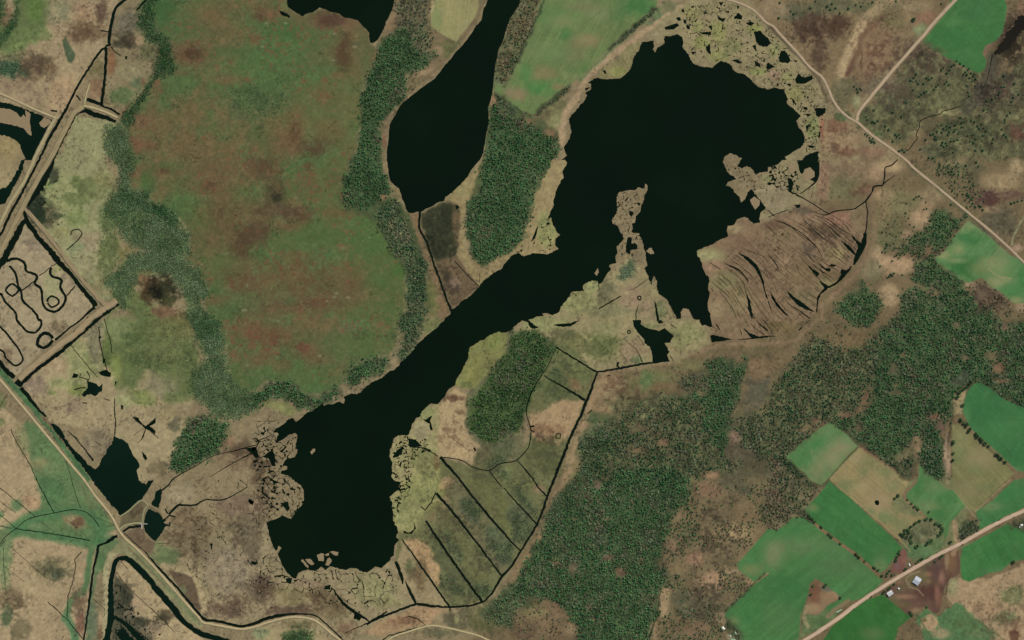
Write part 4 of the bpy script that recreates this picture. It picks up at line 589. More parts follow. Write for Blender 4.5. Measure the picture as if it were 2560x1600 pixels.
shrubs("grey-green shrub belt running down to the lower left corner of the bog", "@02 1800,0 1960,-30 2040,0 2110,150 2110,300 2160,420 2190,560 2290,680 2419,680 @12 100,700 0,830 @02 2300,900 2200,930 2000,900 1930,800 1850,720 1790,600 1850,500 1960,350", 3.1, 0.98, 0.3, c=BLT)
shrubs("sparse yellow-green bushes in the meadow left of the shrub belt", "@02 1150,150 1500,50 1750,30 1850,400 1780,650 1600,560 1300,520 1200,300", 6, 0.45, 0.4, c=(np.array((100, 118, 66.)), np.array((112, 122, 80.))), hgt=(1, 2))
shrubs("low grey-green bushes on the right fringe of the dike meadow", "@01 1020,330 1130,500 1100,900 1010,1130 960,900 980,500", 4.6, 0.5, 0.5, c=(np.array((84, 106, 64.)), np.array((110, 120, 80.))), hgt=(1, 2.2))
shrubs("patch of grey-green bushes in the upper middle of the bog", "@00 2180,850 2330,800 @10 60,830 260,900 330,1000 200,1090 60,1120 @00 2300,1080 2180,980", 4.2, 0.6, 0.4, c=(np.array((64, 90, 54.)), np.array((92, 106, 64.))), hgt=(0.8, 1.8))
shrubs("dark bush patch at the left edge of the picture", "@00 -60,520 60,580 180,600 200,650 120,740 60,700 -60,720", 3.6, 0.9, 0.2, c=(np.array((52, 84, 56.)), np.array((80, 104, 80.))))
shrubs("dark bush belt in the upper left corner", "@00 -60,-60 60,-60 50,120 30,200 -60,300", 3.4, 0.7, 0.3, c=DGB); shrubs("narrow dark bush line beside the bright meadow in the upper left corner", None, 3.2, 0.9, 0.2, c=DGB, poly=band([('00', 165, -60, 30), ('00', 155, 90, 40), ('00', 120, 230, 60), ('00', 50, 330, 70), ('00', -40, 420, 60)]))
shrubs("bushes on the low island in the reed spit south of the large lake", "@21 1110,950 1165,970 1160,1060 1080,1120 1020,1130 1040,1040", 3.4, 0.9, 0.2, c=(np.array((78, 98, 70.)), np.array((98, 112, 84.))), hgt=(1.2, 2.4))
for lb, pl in (("bush rows on the grassy strips beside the canal, upper strip", "@22 380,440 430,470 540,570 530,600 450,560 370,490"), ("bushes on the pale wedge strip in the row of ditched strips", "@13 1740,880 1800,900 1880,960 1980,1060 1960,1090 1830,1060 1740,960"), ("bushes at the lower end of the ditched strips by the canal", "@13 2020,1020 2120,960 2250,1010 2210,1090 2130,1140 2060,1080"), ("bushes on the long strip right of the central ditch", "@13 2180,600 2419,600 2419,760 2380,800 2280,730"),
               ("scattered bushes along the strip's middle", "@13 1940,190 2050,160 2130,300 2080,380 1960,260"), ("bush line along the right ditched strip", "@23 0,60 60,60 200,250 250,330 220,350 60,180"), ("faint bush rows down the middle ditched strip", "@13 1760,480 1840,520 1960,700 1940,780 1830,660"), ("grey bushes at the right end of the middle strip", "@23 0,300 60,330 190,420 180,520 80,620 0,540"), ("bushes beside the creek at the hill foot", "@12 2180,1390 2260,1260 2360,1290 2340,1350 2230,1410"), ("bushes in the top of the right ditched strip", "@12 2270,1410 2360,1430 2400,1512 2340,1500")):
    shrubs(lb, pl, 3.8, 0.8, 0.3, c=(np.array((72, 88, 58.)), np.array((92, 104, 76.))), hgt=(1.4, 2.8))
shrubs("grey-green bushes fringing the big southern wood beside the canal", "@22 640,1180 720,1070 900,1020 1000,1080 900,1300 720,1512 @23 600,100 480,300 400,420 320,420 330,300 430,150 @22 700,1350", 3.3, 0.95, 0.2, c=(np.array((70, 92, 58.)), np.array((90, 106, 78.))), hgt=(2, 4))
shrubs("lone green bush clump in the dike meadow by the bottom edge", "@13 250,1470 330,1430 450,1430 540,1450 550,1512 250,1512", 3.6, 0.85, 0.2, c=DGB, hgt=(2, 4)); shrubs("thin green bush row at the bottom of the marsh", "@13 330,1370 480,1370 500,1390 340,1400", 4, 0.6, 0.2, c=DGB)

DG = (np.array((46, 88, 48.)), np.array((72, 112, 66.)))
# woods
wood("spruce_wood", "dense dark green spruce wood between the bog and the narrow lake", "wood", "@10 1190,400 1300,290 1420,260 1500,400 1560,560 1700,490 1690,540 1600,640 1430,690 1420,850 1370,950 1250,1080 1170,1180 1150,1290 1190,1400 @11 1150,0 1260,220 1270,290 1200,330 1120,400 1060,460 850,450 820,200 920,30 @10 960,1450 1000,1200 990,900 1060,720 1130,600 1180,470", 4.5, 0.97, 0.15, 0.92, c=DG, rad=(2.2, 3.3))
wood("birch_wood", "grey-brown leafless wood north of the dense spruces by the hayfield", "wood", "@10 1340,-40 1680,-40 1640,100 1640,250 1640,420 1560,560 1480,400 1420,260 1320,270 1330,120", 5, 0.75, 0.5, 0.45, rad=(2, 3.1), c=(np.array((52, 84, 54.)), np.array((84, 102, 70.))))
wood("spruce_wood", "grey-green mixed strip of wood on the bog's right shore", "wood", "@11 1150,460 1300,370 1380,500 1470,680 1540,860 1600,950 1610,1100 1600,1250 1610,1420 @12 1560,60 1550,180 1490,280 1380,380 1330,330 1400,200 1390,100 1340,60 1360,-40 @11 1430,1450 1420,1300 1440,1050 1380,930 1290,880 1240,760 1170,640 1150,540", 4.4, 0.93, 0.25, 0.62, c=(np.array((54, 86, 54.)), np.array((74, 102, 64.))), c2=(np.array((100, 112, 80.)), np.array((120, 116, 84.))), hgt=(4.5, 8.5))
wood("spruce_wood", "dark green spruce wood lining the south shore of the bog", "wood", "@12 840,570 870,440 960,400 1080,355 1250,370 1270,440 1180,500 1050,560 930,610", 4.4, 0.97, 0.15, 0.9, c=DG, hgt=(4.5, 8.5))
wood("spruce_wood", "arched dark green wood at the bog's bottom edge above the channel", "wood", "@12 -20,710 100,600 200,575 280,590 380,650 500,710 600,740 760,620 790,700 700,770 580,800 510,860 400,830 300,750 170,730 80,760 0,810", 4.4, 0.97, 0.15, 0.9, c=DG, hgt=(4.5, 8.5))
wood("spruce_wood", "triangular dark green spruce wood left of the cracked marsh", "wood", "@02 1790,930 1900,900 2000,930 2160,980 2170,1030 2100,1200 2000,1310 1880,1370 1800,1400 1700,1430 1600,1400 1610,1300 1660,1160 1730,1050", 4.3, 0.98, 0.1, 0.93, c=DG, hgt=(5, 9.5))
wood("spruce_wood", "dense dark spruce wood on the peninsula between the two lakes", "wood", "@10 2240,960 @20 0,1130 90,1110 200,1190 300,1260 440,1300 440,1380 380,1512 @21 300,100 200,300 160,500 130,650 60,790 0,830 @11 2380,850 2300,900 2200,980 2140,990 2060,930 2020,800 1990,700 1990,480 2030,390 2120,300 2140,150 @10 2160,1512 2190,1300", 4.5, 0.96, 0.2, 0.85, c=DG)
wood("spruce_wood", "loose dark spruces at the top of the peninsula below the hayfield corner", "wood", "@10 2280,900 2380,940 2419,980 @20 90,1090 70,1130 0,1130 @10 2300,1000", 5, 0.6, 0.3, 0.6)
wood("birch_wood", "mixed wood strip between the narrow lake and the long hayfield", "wood", "@20 60,60 150,-40 310,-40 200,240 100,470 0,690 @10 2360,790 2270,780 2290,560 2340,430 2400,250 @20 20,180", 4.8, 0.8, 0.4, 0.5, c=(np.array((56, 86, 48.)), np.array((84, 104, 62.))), c2=(np.array((104, 104, 68.)), np.array((122, 104, 76.))), hgt=(3.5, 7.5))
wood("hedgerow", "dark straight hedge along the left side of the long hayfield", "hedge", None, 3.4, 0.98, 0.05, 0.9, c=(np.array((34, 58, 34.)), np.array((50, 76, 44.))), rad=(1.6, 2.4), hgt=(3.5, 5.5), poly=band([('20', 325, -40, 24), ('20', 190, 260, 24), ('20', 90, 490, 24), ('20', 0, 700, 20)]))
wood("hedgerow", "dark hedge along the right side of the long hayfield", "hedge", None, 3.8, 0.85, 0.3, 0.6, c=(np.array((42, 62, 38.)), np.array((64, 84, 54.))), rad=(1.6, 2.6), hgt=(3, 5.5), poly=band([('20', 1360, 70, 40), ('20', 1280, 150, 40), ('20', 1120, 290, 50), ('20', 1000, 390, 40), ('20', 900, 480, 18)]))
wood("hedgerow", "thick dark hedge closing the bottom right side of the long hayfield", "hedge", None, 3.8, 0.9, 0.2, 0.6, c=(np.array((48, 72, 40.)), np.array((70, 92, 54.))), rad=(1.6, 2.6), hgt=(3, 5.5), poly=band([('20', 570, 790, 14), ('20', 480, 870, 60), ('20', 400, 940, 60), ('20', 300, 1010, 50), ('20', 230, 1070, 40)]))
wood("hedgerow", "thin hedge at the lower tip of the long hayfield", "hedge", None, 4, 0.7, 0.2, 0.6, rad=(1.4, 2.2), hgt=(2.5, 4.5), poly=band([('10', 2260, 900, 14), ('10', 2400, 980, 16), ('20', 100, 1060, 24), ('20', 190, 1100, 24)]))
wood("spruce_wood", "oval dark green wooded hill between the channel and the canal", "wood", "@22 0,140 100,120 200,100 300,160 400,250 400,310 340,380 290,500 200,620 150,760 120,860 60,1010 0,1060 @12 2419,1060 2300,1150 2220,1170 2140,1110 2040,1060 2020,980 2050,870 2060,740 2140,640 2200,540 2270,440 2350,330 2400,200", 4.2, 0.95, 0.2, 0.86, c=(np.array((44, 82, 40.)), np.array((74, 108, 56.))), hgt=(4.5, 8.5), rad=(2, 3))
wood("spruce_wood", "dark spruce wood pointing north beside the canal's tan meadow", "wood", "@22 1840,400 1960,360 2080,420 2160,430 2200,330 2225,360 2200,500 2170,600 2140,760 2080,880 2060,1000 2040,1150 2000,1260 1850,1180 1800,1000 1820,800 1650,760 1620,700 1850,640 1860,480", 4.8, 0.97, 0.15, 0.9, c=DG)
wood("birch_wood", "grey leafless trees left of the north-pointing spruce wood", "wood", "@22 1580,560 1700,500 1840,480 1850,640 1640,700", 5, 0.7, 0.4, 0.25)
wood("spruce_wood", "mixed spruce and grey birch wood in the centre of the southern forest", "wood", "@22 640,1200 900,950 1100,900 1200,780 1400,850 1420,700 1650,740 1820,800 1800,1000 1850,1180 2000,1260 2100,1280 2180,1360 2100,1440 1900,1440 1700,1512 @23 620,60 900,0 @22 720,1512 700,1400", 5, 0.84, 0.6, 0.7, csc=34, sc=20, c=(np.array((44, 78, 46.)), np.array((66, 98, 60.))))
wood("spruce_wood", "huge dense dark spruce forest at the bottom centre", "wood", "@23 620,80 900,0 @22 1000,1400 1700,1440 @23 1650,0 1700,100 1650,220 1500,350 1480,500 1420,560 1400,700 1330,800 1480,880 1500,940 1400,1050 1390,1180 1370,1300 1310,1400 1280,1540 680,1540 600,1350 470,1180 330,1120 110,1090 0,1060 60,900 150,720 250,560 420,300 540,180", 4.8, 0.95, 0.3, 0.83, csc=34, sc=22, c=DG)
wood("spruce_wood", "lighter mixed trees on the lower left slope of the big forest", "wood", "@13 2130,1300 2200,1180 2330,1060 2419,980 @23 0,980 100,1080 300,1120 60,1200 0,1340 @13 2419,1400 2300,1350", 5.2, 0.6, 0.5, 0.7, c=(np.array((60, 92, 54.)), np.array((84, 108, 70.))), hgt=(4, 7))
wood("spruce_wood", "broad spruce and birch forest right of the dike path, western half", "wood", "@22 2419,780 2340,880 2180,920 2120,1100 2150,1230 2300,1300 2419,1310 @32 200,1250 330,1150 560,960 700,960 900,900 1000,700 1000,400 900,230 740,290 560,190 480,170 400,200 290,290 250,400 160,500 60,630 0,790", 4.9, 0.9, 0.5, 0.7, csc=34, sc=20, c=(np.array((42, 76, 46.)), np.array((62, 96, 60.))))
wood("spruce_wood", "broad dense spruce forest right of the dike path, eastern half", "wood", "@31 1200,1512 1280,1260 1400,1200 1560,1280 1840,1250 1900,1230 1950,1350 2130,1430 2200,1540 @32 2419,60 2540,200 2540,960 2250,740 2100,620 2000,570 1900,590 1780,660 1750,780 1740,900 1650,1000 1600,1100 1660,1200 1660,1400 1680,1512 1600,1500 1440,1360 1450,1100 1400,1060 1300,1200 1160,1370 950,1200 620,960 900,900 1000,700 1000,400 900,230 1000,150 1080,60 1200,0", 4.8, 0.93, 0.4, 0.74, csc=34, sc=22, c=DG)
wood("spruce_wood", "rounded spruce wood beside the ridged marsh's outer canal", "wood", "@31 860,1180 930,1160 940,1230 1050,1260 1080,1370 1050,1450 990,1512 @32 980,60 850,50 760,10 @31 740,1512 640,1430 670,1330 780,1260", 4.8, 0.9, 0.3, 0.85, c=DG)
wood("spruce_wood", "spruce wood against the left side of the swirled green field, northern part", "wood", "@31 1590,460 1650,470 1700,500 1800,560 1860,500 1880,530 1840,590 1720,760 1650,850 1560,880 1520,790 1440,920 1300,880 1240,920 1230,860 1300,760 1480,680 1520,560", 4.9, 0.92, 0.35, 0.72, c=DG)
wood("spruce_wood", "spruce wood below the swirled green field", "wood", "@31 1530,900 1590,880 1600,970 1700,1040 1830,1140 1845,1260 1780,1280 1640,1240 1500,1200 1350,1110 1380,970", 4.8, 0.92, 0.3, 0.75, c=DG)
wood("spruce_wood", "small copse between the tan patches under the forest's lower edge", "wood", "@32 1190,1370 1260,1400 1270,1330 1350,1280 1400,1320 1370,1380 1320,1420 1330,1470 1290,1480", 4.8, 0.9, 0.2, 0.8, c=(np.array((40, 68, 40.)), np.array((56, 84, 52.))))
wood("spruce_wood", "long wooded strip running down between the two tan clearings", "wood", "@32 1440,1100 1520,1000 1620,1040 1660,1180 1650,1300 1670,1400 1740,1470 1700,1512 1600,1500 1500,1430 1450,1360 1430,1250 1480,1200", 5, 0.85, 0.3, 0.7)
wood("birch_wood", "scrubby wood in the corner between the square field and the vivid field", "wood", "@32 0,1300 150,1300 200,1340 290,1430 380,1540 @33 400,0 480,90 420,190 330,290 230,340 120,440 80,470 0,430 @23 2380,420 2330,300 2380,150 @32 0,1400", 4.8, 0.85, 0.4, 0.72, c=(np.array((52, 78, 46.)), np.array((76, 96, 62.))), c2=(np.array((98, 96, 70.)), np.array((124, 104, 82.))))
wood("spruce_wood", "oak-like dark shrub grove on the pond bank beside the country road", "wood", "@33 1930,380 1985,380 1995,470 1950,510 1860,560 1810,560 1810,480 1850,430 1900,410", 4, 0.95, 0.1, 0.5, c=(np.array((40, 64, 42.)), np.array((56, 80, 54.))), c2=(np.array((92, 96, 82.)), np.array((102, 108, 88.))), rad=(1.8, 3), hgt=(4, 7))
wood("birch_wood", "loose scrub around the ring-shaped grove above the farm", "wood", "@33 1280,480 1380,420 1500,400 1600,440 1600,520 1480,590 1350,590 1290,540", 7, 0.5, 0.4, 0.2, rad=(1.4, 2.4), hgt=(2, 4))
wood("hedgerow", "dark wooded hedge at the north-west end of the tan hedgerow", "hedge", None, 4, 0.9, 0.2, 0.6, c=(np.array((48, 66, 42.)), np.array((66, 84, 52.))), rad=(1.6, 2.6), hgt=(3, 6), poly=band([('33', 300, 290, 70), ('33', 360, 340, 50), ('33', 430, 410, 30)]))
wood("hedgerow", "hedge on the left edge of the biggest green field", "hedge", None, 4.2, 0.7, 0.3, 0.7, c=(np.array((44, 62, 36.)), np.array((60, 80, 48.))), rad=(1.5, 2.5), hgt=(3, 6), poly=band([('23', 2390, 880, 18), ('23', 2240, 1030, 18), ('23', 2120, 1140, 18), ('23', 2010, 1250, 24)]))
wood("hedgerow", "dark trees lining the left edge of the square field", "hedge", None, 4, 0.9, 0.2, 0.8, c=(np.array((40, 66, 38.)), np.array((56, 82, 50.))), rad=(1.8, 2.8), hgt=(4, 7), poly=band([('32', 60, 1290, 30), ('32', 160, 1330, 60), ('32', 230, 1400, 60), ('32', 330, 1490, 40)]))
wood("spruce_wood", "grove around the white cabin at the bottom edge", "wood", "@23 2010,1310 2090,1340 2150,1400 2180,1470 2230,1540 2170,1540 2090,1430 2030,1400", 4.4, 0.75, 0.2, 0.8, c=(np.array((44, 70, 40.)), np.array((64, 92, 56.))), rad=(1.6, 2.6), hgt=(3.5, 6))
wood("spruce_wood", "garden trees round the white house at the right edge", "wood", "@33 2270,410 2419,330 2500,330 2500,560 2419,530 2340,470", 5, 0.55, 0.4, 0.7, c=(np.array((40, 62, 34.)), np.array((56, 80, 48.))), rad=(1.5, 2.6), hgt=(3, 6))
# scattered scrub over rough land
def scrub(label, path, sp, keep, clump, conif, sc=30, k=1, hgt=(3.5, 7), rad=(2.0, 3.4), c=None, c2=None):
    wood("scattered_scrub", label, "scrub", path, sp, keep, clump, conif, rad=rad, hgt=hgt, sc=sc, k=k, c=c or (np.array((54, 84, 48.)), np.array((76, 102, 62.))), c2=c2 or (np.array((98, 96, 68.)), np.array((118, 102, 76.))))
scrub("scattered small spruce and bare bushes on the rough land east of the big forest", "@23 1680,0 2419,0 @32 0,780 0,1300 @23 2400,380 2150,720 2130,850 2250,960 2120,1130 2010,1260 2000,1400 2120,1540 1330,1540 1400,1280 1450,1040 1540,920 1400,820 1430,600 1520,380 1680,200", 5.4, 0.5, 1.2, 0.68, 34)
scrub("scattered bushes on the rough ground south-west of the big forest", "@23 0,1120 420,1180 560,1400 640,1540 0,1540 @13 2419,1400 2200,1400 2150,1280", 7, 0.35, 0.6, 0.6, 26)
scrub("scattered spruce bushes in the forest-edge scrub beside the ridged marsh", "@31 1050,560 1280,480 1500,680 1320,880 1200,940 1080,900", 10, 0.35, 0.6, 0.9, 26)
scrub("sprinkling of young spruce along the north side of the lower gravel road", "@31 1550,60 1750,20 1960,120 2000,360 1930,420 1780,340 1620,190", 5.4, 0.65, 0.7, 0.85, 18)
scrub("small bushes and stems on the brown moor in the upper right", "@30 1200,760 1500,380 1750,600 1980,720 1900,1000 1500,1090 1350,1300 1280,1400 900,1200 880,1080", 7.5, 0.35, 0.7, 0.35, 20, hgt=(1.4, 3.5), rad=(1, 2))
scrub("low bushes on the moor in the right margin below the dark backwater", "@30 2100,760 2419,500 2419,1512 1500,1512 1560,1200 1800,1080 1980,1080 2060,950", 7.5, 0.34, 0.7, 0.6, 20, hgt=(1.6, 4.5), rad=(1.1, 2.2))
scrub("low bushes in the brown moor between the lake road and the straight road", "@30 200,-20 1400,-20 1250,200 900,180 500,130 200,150", 8, 0.4, 0.7, 0.7, 24, hgt=(2, 4.5), rad=(1.3, 2.3))
scrub("bushes along the tan strip between the forest and the canal", "@22 850,800 1400,680 1600,720 1400,850 1180,900 1000,930", 7, 0.3, 0.5, 0.5, 20)
scrub("bushes in the rough clearing north of the rounded wood", "@31 600,1450 760,1220 860,1150 700,1350", 7, 0.4, 0.4, 0.6); scrub("scattered trees in the forest clearing by the dike path", "@32 480,0 760,20 980,60 1000,150 900,230 640,260 500,170 420,80", 6.5, 0.35, 0.6, 0.6)
scrub("scattered bushes on the rough ground above the small copse", "@32 1180,1370 1300,1200 1440,1060 1440,1350 1300,1480", 7, 0.3, 0.4, 0.6)
scrub("scattered scrub on the rough slope under the swirled green field", "@31 1860,1180 2050,1130 2300,1370 2540,1350 @32 2500,40 2200,0 @31 2130,1430 1950,1350", 6.5, 0.45, 0.6, 0.3)


# clearings in the woods: reddish felled ground and bare tan patches
CLEARINGS = []
def clearing(t, x, y, rx, ry, c, rot=0):
    b(t, x, y, rx * 1.1, ry * 1.1, c, 0.65, rot, 0.9); CLEARINGS.append((t, x, y, rx, ry, rot))
RD = (116, 88, 66); TN = (126, 104, 76); BR = (108, 92, 66)
for a in (('32', 915, 740, 50, 90, RD, 25), ('32', 860, 860, 30, 50, RD, 15), ('32', 720, 900, 60, 30, (136, 98, 78), 0), ('32', 1190, 460, 35, 60, BR, 0), ('32', 2170, 455, 55, 50, (138, 94, 72), 0), ('32', 2110, 340, 45, 45, TN, 0), ('32', 1275, 330, 30, 25, TN, 0), ('32', 1190, 690, 70, 22, BR, 0), ('32', 1580, 915, 70, 30, (152, 98, 80), 0), ('32', 2240, 75, 80, 30, (128, 96, 80), 0), ('32', 1865, 350, 30, 25, TN, 0), ('32', 460, 950, 50, 40, RD, 0), ('32', 850, 1020, 60, 35, BR, 0), ('32', 2215, 575, 60, 14, (156, 104, 84), 0), ('32', 120, 790, 50, 30, BR, 0), ('32', 780, 190, 170, 80, (116, 94, 66), 0), ('32', 350, 1030, 90, 35, TN, -20), ('32', 1820, 560, 110, 40, (84, 84, 66), -30), ('32', 1430, 1180, 35, 90, TN, 10), ('32', 1690, 1310, 24, 160, (166, 132, 106), 0), ('32', 1620, 990, 45, 60, (118, 88, 72), 0), ('32', 1780, 50, 40, 30, TN, 0), ('32', 1200, 620, 30, 20, BR, 0),
          ('22', 1200, 1020, 90, 40, BR, 0), ('22', 1420, 1160, 60, 50, (140, 100, 78), 0), ('22', 1790, 690, 35, 35, TN, 0), ('22', 1180, 1230, 60, 45, (128, 94, 72), 0), ('22', 1880, 1470, 70, 35, (160, 122, 92), 0), ('22', 1630, 690, 60, 25, BR, 0), ('22', 2120, 1090, 60, 40, (146, 112, 92), 0), ('22', 2180, 1260, 110, 60, (100, 86, 68), 0), ('22', 1500, 1290, 40, 30, BR, 0), ('22', 1250, 905, 50, 25, (152, 142, 98), 0),
          ('23', 900, 730, 60, 40, (130, 98, 78), 0), ('23', 1030, 870, 50, 45, (132, 94, 74), 0), ('23', 580, 830, 60, 70, (116, 92, 72), 0), ('23', 415, 780, 45, 35, (130, 96, 72), 0), ('23', 810, 60, 35, 30, (142, 110, 88), 0), ('23', 900, 360, 40, 25, BR, 0), ('23', 730, 1200, 30, 25, (142, 108, 88), 0), ('23', 770, 1310, 25, 25, BR, 0), ('23', 1580, 340, 40, 60, TN, 0), ('23', 1540, 640, 45, 50, (130, 100, 78), 0), ('23', 590, 370, 30, 20, BR, 0),
          ('23', 1700, 1180, 160, 60, (94, 90, 66), 0), ('23', 1900, 940, 90, 70, (168, 128, 98), 0), ('23', 1740, 740, 60, 40, (160, 118, 92), 0), ('23', 2100, 510, 140, 60, (160, 130, 94), 0), ('23', 1660, 490, 40, 60, (98, 92, 66), 0), ('23', 1440, 1150, 35, 120, (164, 132, 98), 0), ('23', 2080, 30, 110, 50, (80, 76, 58), 0)):
    clearing(*a)
# warm lift of the bright grasses (real reflectance of the dry straw)
L_ = C.mean(-1, keepdims=True)
un0 = (CLS == 0)[..., None]
C = np.where(un0, C + np.clip(L_ - 104, 0, 60) * np.array((0.20, 0.24, 0.20)), C)
C = np.where(un0, C * np.array((0.985, 1.02, 1.0)), C)
gy_ = np.clip((C[..., 1:2] - C[..., 0:1]) / 12 + 0.6, 0, 1) * np.clip((C[..., 1:2] - C[..., 2:3] - 32) / 30, 0, 1)   # tame the yellow-green
C = np.where(un0, C * (1 - 0.5 * gy_) + (L_ * 0.97 * np.array((1.12, 1.06, 0.76))) * 0.5 * gy_, C)
# dark fretted stains in the moss and the brown marshes
def stain(t, x, y, rx, ry, c, dens=0.2, rot=0):
    cx = int(t[0]) * 640 + x / 3.78; cy = int(t[1]) * 400 + y / 3.78; rx /= 3.78; ry /= 3.78; m = max(rx, ry) * 1.5; s = sl(cx - m, cx + m, cy - m, cy + m)
    a = math.radians(rot); dx = GX[s] - cx; dy = GY[s] - cy
    r = np.sqrt(((dx * math.cos(a) + dy * math.sin(a)) / rx) ** 2 + ((-dx * math.sin(a) + dy * math.cos(a)) / ry) ** 2)
    n = 0.6 * vnoise(GX[s], GY[s], 9, 6) + 0.5 * vnoise(GX[s], GY[s], 4, 7) + 0.5 * vnoise(GX[s], GY[s], 24, 8)
    mixin(s, sm((n + dens - 0.7 * np.clip(r - 0.3, 0, 3)) / 0.5) * np.clip(1.4 - r, 0, 1) * np.where(CLS[s] == 1, 0.55, 0.68) * (CLS[s] < 2), c)
DS = (80, 62, 42)
for a in (('11', 100, 50, 130, 130, DS, 0.3), ('11', 190, 330, 90, 90, (44, 42, 28), 0.5), ('11', 130, 480, 200, 100, DS, 0.5), ('11', 60, 650, 90, 130, DS, 0.5), ('11', 440, 540, 110, 90, DS, 0.6), ('11', 330, 480, 160, 90, DS, 0.3), ('01', 2230, 720, 170, 170, DS, 0.3), ('01', 2330, 850, 130, 110, DS, 0.4), ('01', 1980, 260, 60, 120, DS, 0.5), ('01', 2100, 500, 130, 100, DS, 0.2), ('10', 540, 1400, 200, 110, DS, 0.4), ('10', 760, 1300, 60, 90, DS, 0.4), ('10', 830, 500, 80, 190, (74, 56, 36), 0.6), ('10', 700, 190, 190, 80, (78, 56, 42), 0.5), ('10', 40, 150, 160, 50, (80, 54, 42), 0.4), ('00', 1810, 510, 130, 100, (66, 48, 30), 0.45), ('11', 500, 100, 60, 90, DS, 0.3), ('11', 230, 130, 110, 60, DS, 0.3), ('10', 380, 1230, 80, 130, DS, 0.3), ('01', 1560, 110, 110, 50, (82, 54, 38), 0.3), ('12', 450, 250, 130, 110, (104, 62, 48), 0.3), ('12', 150, 200, 200, 120, (100, 64, 46), 0.2), ('11', 350, 1050, 400, 130, (94, 66, 44), 0.1), ('11', 600, 1350, 330, 120, (98, 66, 48), 0.1), ('01', 2250, 1150, 200, 160, (94, 66, 46), 0.2),
          ('00', 320, 650, 230, 120, (74, 60, 44), 0.5), ('00', 830, 300, 220, 130, (88, 68, 48), 0.4), ('00', 950, 130, 60, 150, (84, 66, 50), 0.5), ('00', 1190, 390, 160, 110, (60, 52, 38), 0.5), ('00', 1450, 470, 100, 100, (60, 60, 40), 0.3),
          ('03', 1800, 520, 300, 280, (84, 70, 48), 0.25), ('03', 2250, 480, 190, 260, (92, 78, 56), 0.2), ('03', 2200, 1180, 300, 110, (86, 70, 50), 0.3), ('02', 2280, 1250, 200, 150, (78, 62, 44), 0.45), ('12', 60, 1400, 150, 160, (76, 62, 46), 0.4), ('13', 80, 200, 120, 250, (80, 66, 48), 0.4), ('13', 60, 1000, 130, 200, (78, 60, 46), 0.3), ('13', 600, 1150, 260, 140, (84, 68, 48), 0.3), ('03', 480, 860, 200, 130, (72, 72, 50), 0.35), ('03', 1500, 1330, 200, 90, (60, 54, 38), 0.5), ('03', 1180, 1150, 110, 250, (52, 52, 38), 0.5), ('03', 120, 1180, 200, 130, (84, 72, 52), 0.3), ('03', 1350, 560, 110, 70, (80, 64, 46), 0.3), ('03', 1280, 300, 100, 90, (80, 64, 46), 0.3),
          ('30', 400, 300, 200, 180, (68, 50, 38), 0.4), ('30', 650, 250, 190, 100, (70, 52, 38), 0.4), ('30', 480, 520, 110, 160, (72, 56, 42), 0.4), ('30', 1000, 480, 250, 300, (92, 66, 50), 0.25), ('30', 1500, 560, 360, 200, (72, 58, 46), 0.3), ('30', 1200, 880, 260, 200, (84, 70, 54), 0.25), ('30', 2250, 850, 200, 180, (74, 56, 48), 0.35), ('30', 2050, 820, 160, 200, (56, 50, 40), 0.3), ('30', 2360, 1250, 130, 130, (92, 58, 46), 0.3), ('30', 1950, 1280, 330, 160, (62, 62, 40), 0.3), ('30', 650, 1400, 190, 110, (92, 70, 52), 0.3), ('31', 2100, 380, 160, 100, (76, 50, 44), 0.4), ('31', 600, 780, 330, 250, (84, 66, 50), 0.2), ('31', 1500, 900, 160, 100, (84, 64, 48), 0.3), ('31', 2050, 1330, 200, 150, (80, 62, 50), 0.3), ('31', 860, 280, 110, 80, (92, 68, 52), 0.3),
          ('11', 1740, 750, 180, 330, (38, 40, 26), 0.4), ('11', 1850, 1150, 200, 200, (64, 54, 40), 0.3), ('12', 1870, 750, 130, 60, (86, 66, 48), 0.5), ('12', 1850, 1040, 190, 200, (118, 92, 66), 0.2), ('22', 1100, 700, 180, 160, (84, 68, 48), 0.3), ('22', 330, 1100, 150, 90, (96, 74, 54), 0.4), ('22', 900, 600, 200, 130, (112, 86, 62), 0.25), ('13', 1500, 850, 130, 200, (98, 80, 56), 0.3), ('13', 2200, 700, 190, 300, (66, 66, 44), 0.3), ('13', 1900, 500, 200, 300, (66, 64, 42), 0.3), ('23', 100, 400, 150, 200, (66, 68, 48), 0.3), ('13', 1950, 1000, 160, 220, (62, 64, 42), 0.35),
          ('23', 1900, 500, 500, 500, (70, 60, 44), 0.1), ('23', 1800, 1150, 400, 350, (70, 62, 46), 0.15), ('33', 1450, 1050, 230, 160, (74, 50, 42), 0.35), ('33', 2300, 1300, 200, 150, (92, 76, 54), 0.25), ('01', 340, 450, 150, 190, (34, 42, 28), 0.5), ('01', 130, 430, 60, 200, (84, 70, 50), 0.2), ('33', 450, 1090, 70, 120, (82, 56, 42), 0.5), ('30', 2290, 350, 130, 260, (34, 30, 20), 0.9, 20), ('30', 2330, 480, 110, 160, (36, 30, 20), 0.7)):
    stain(*a)
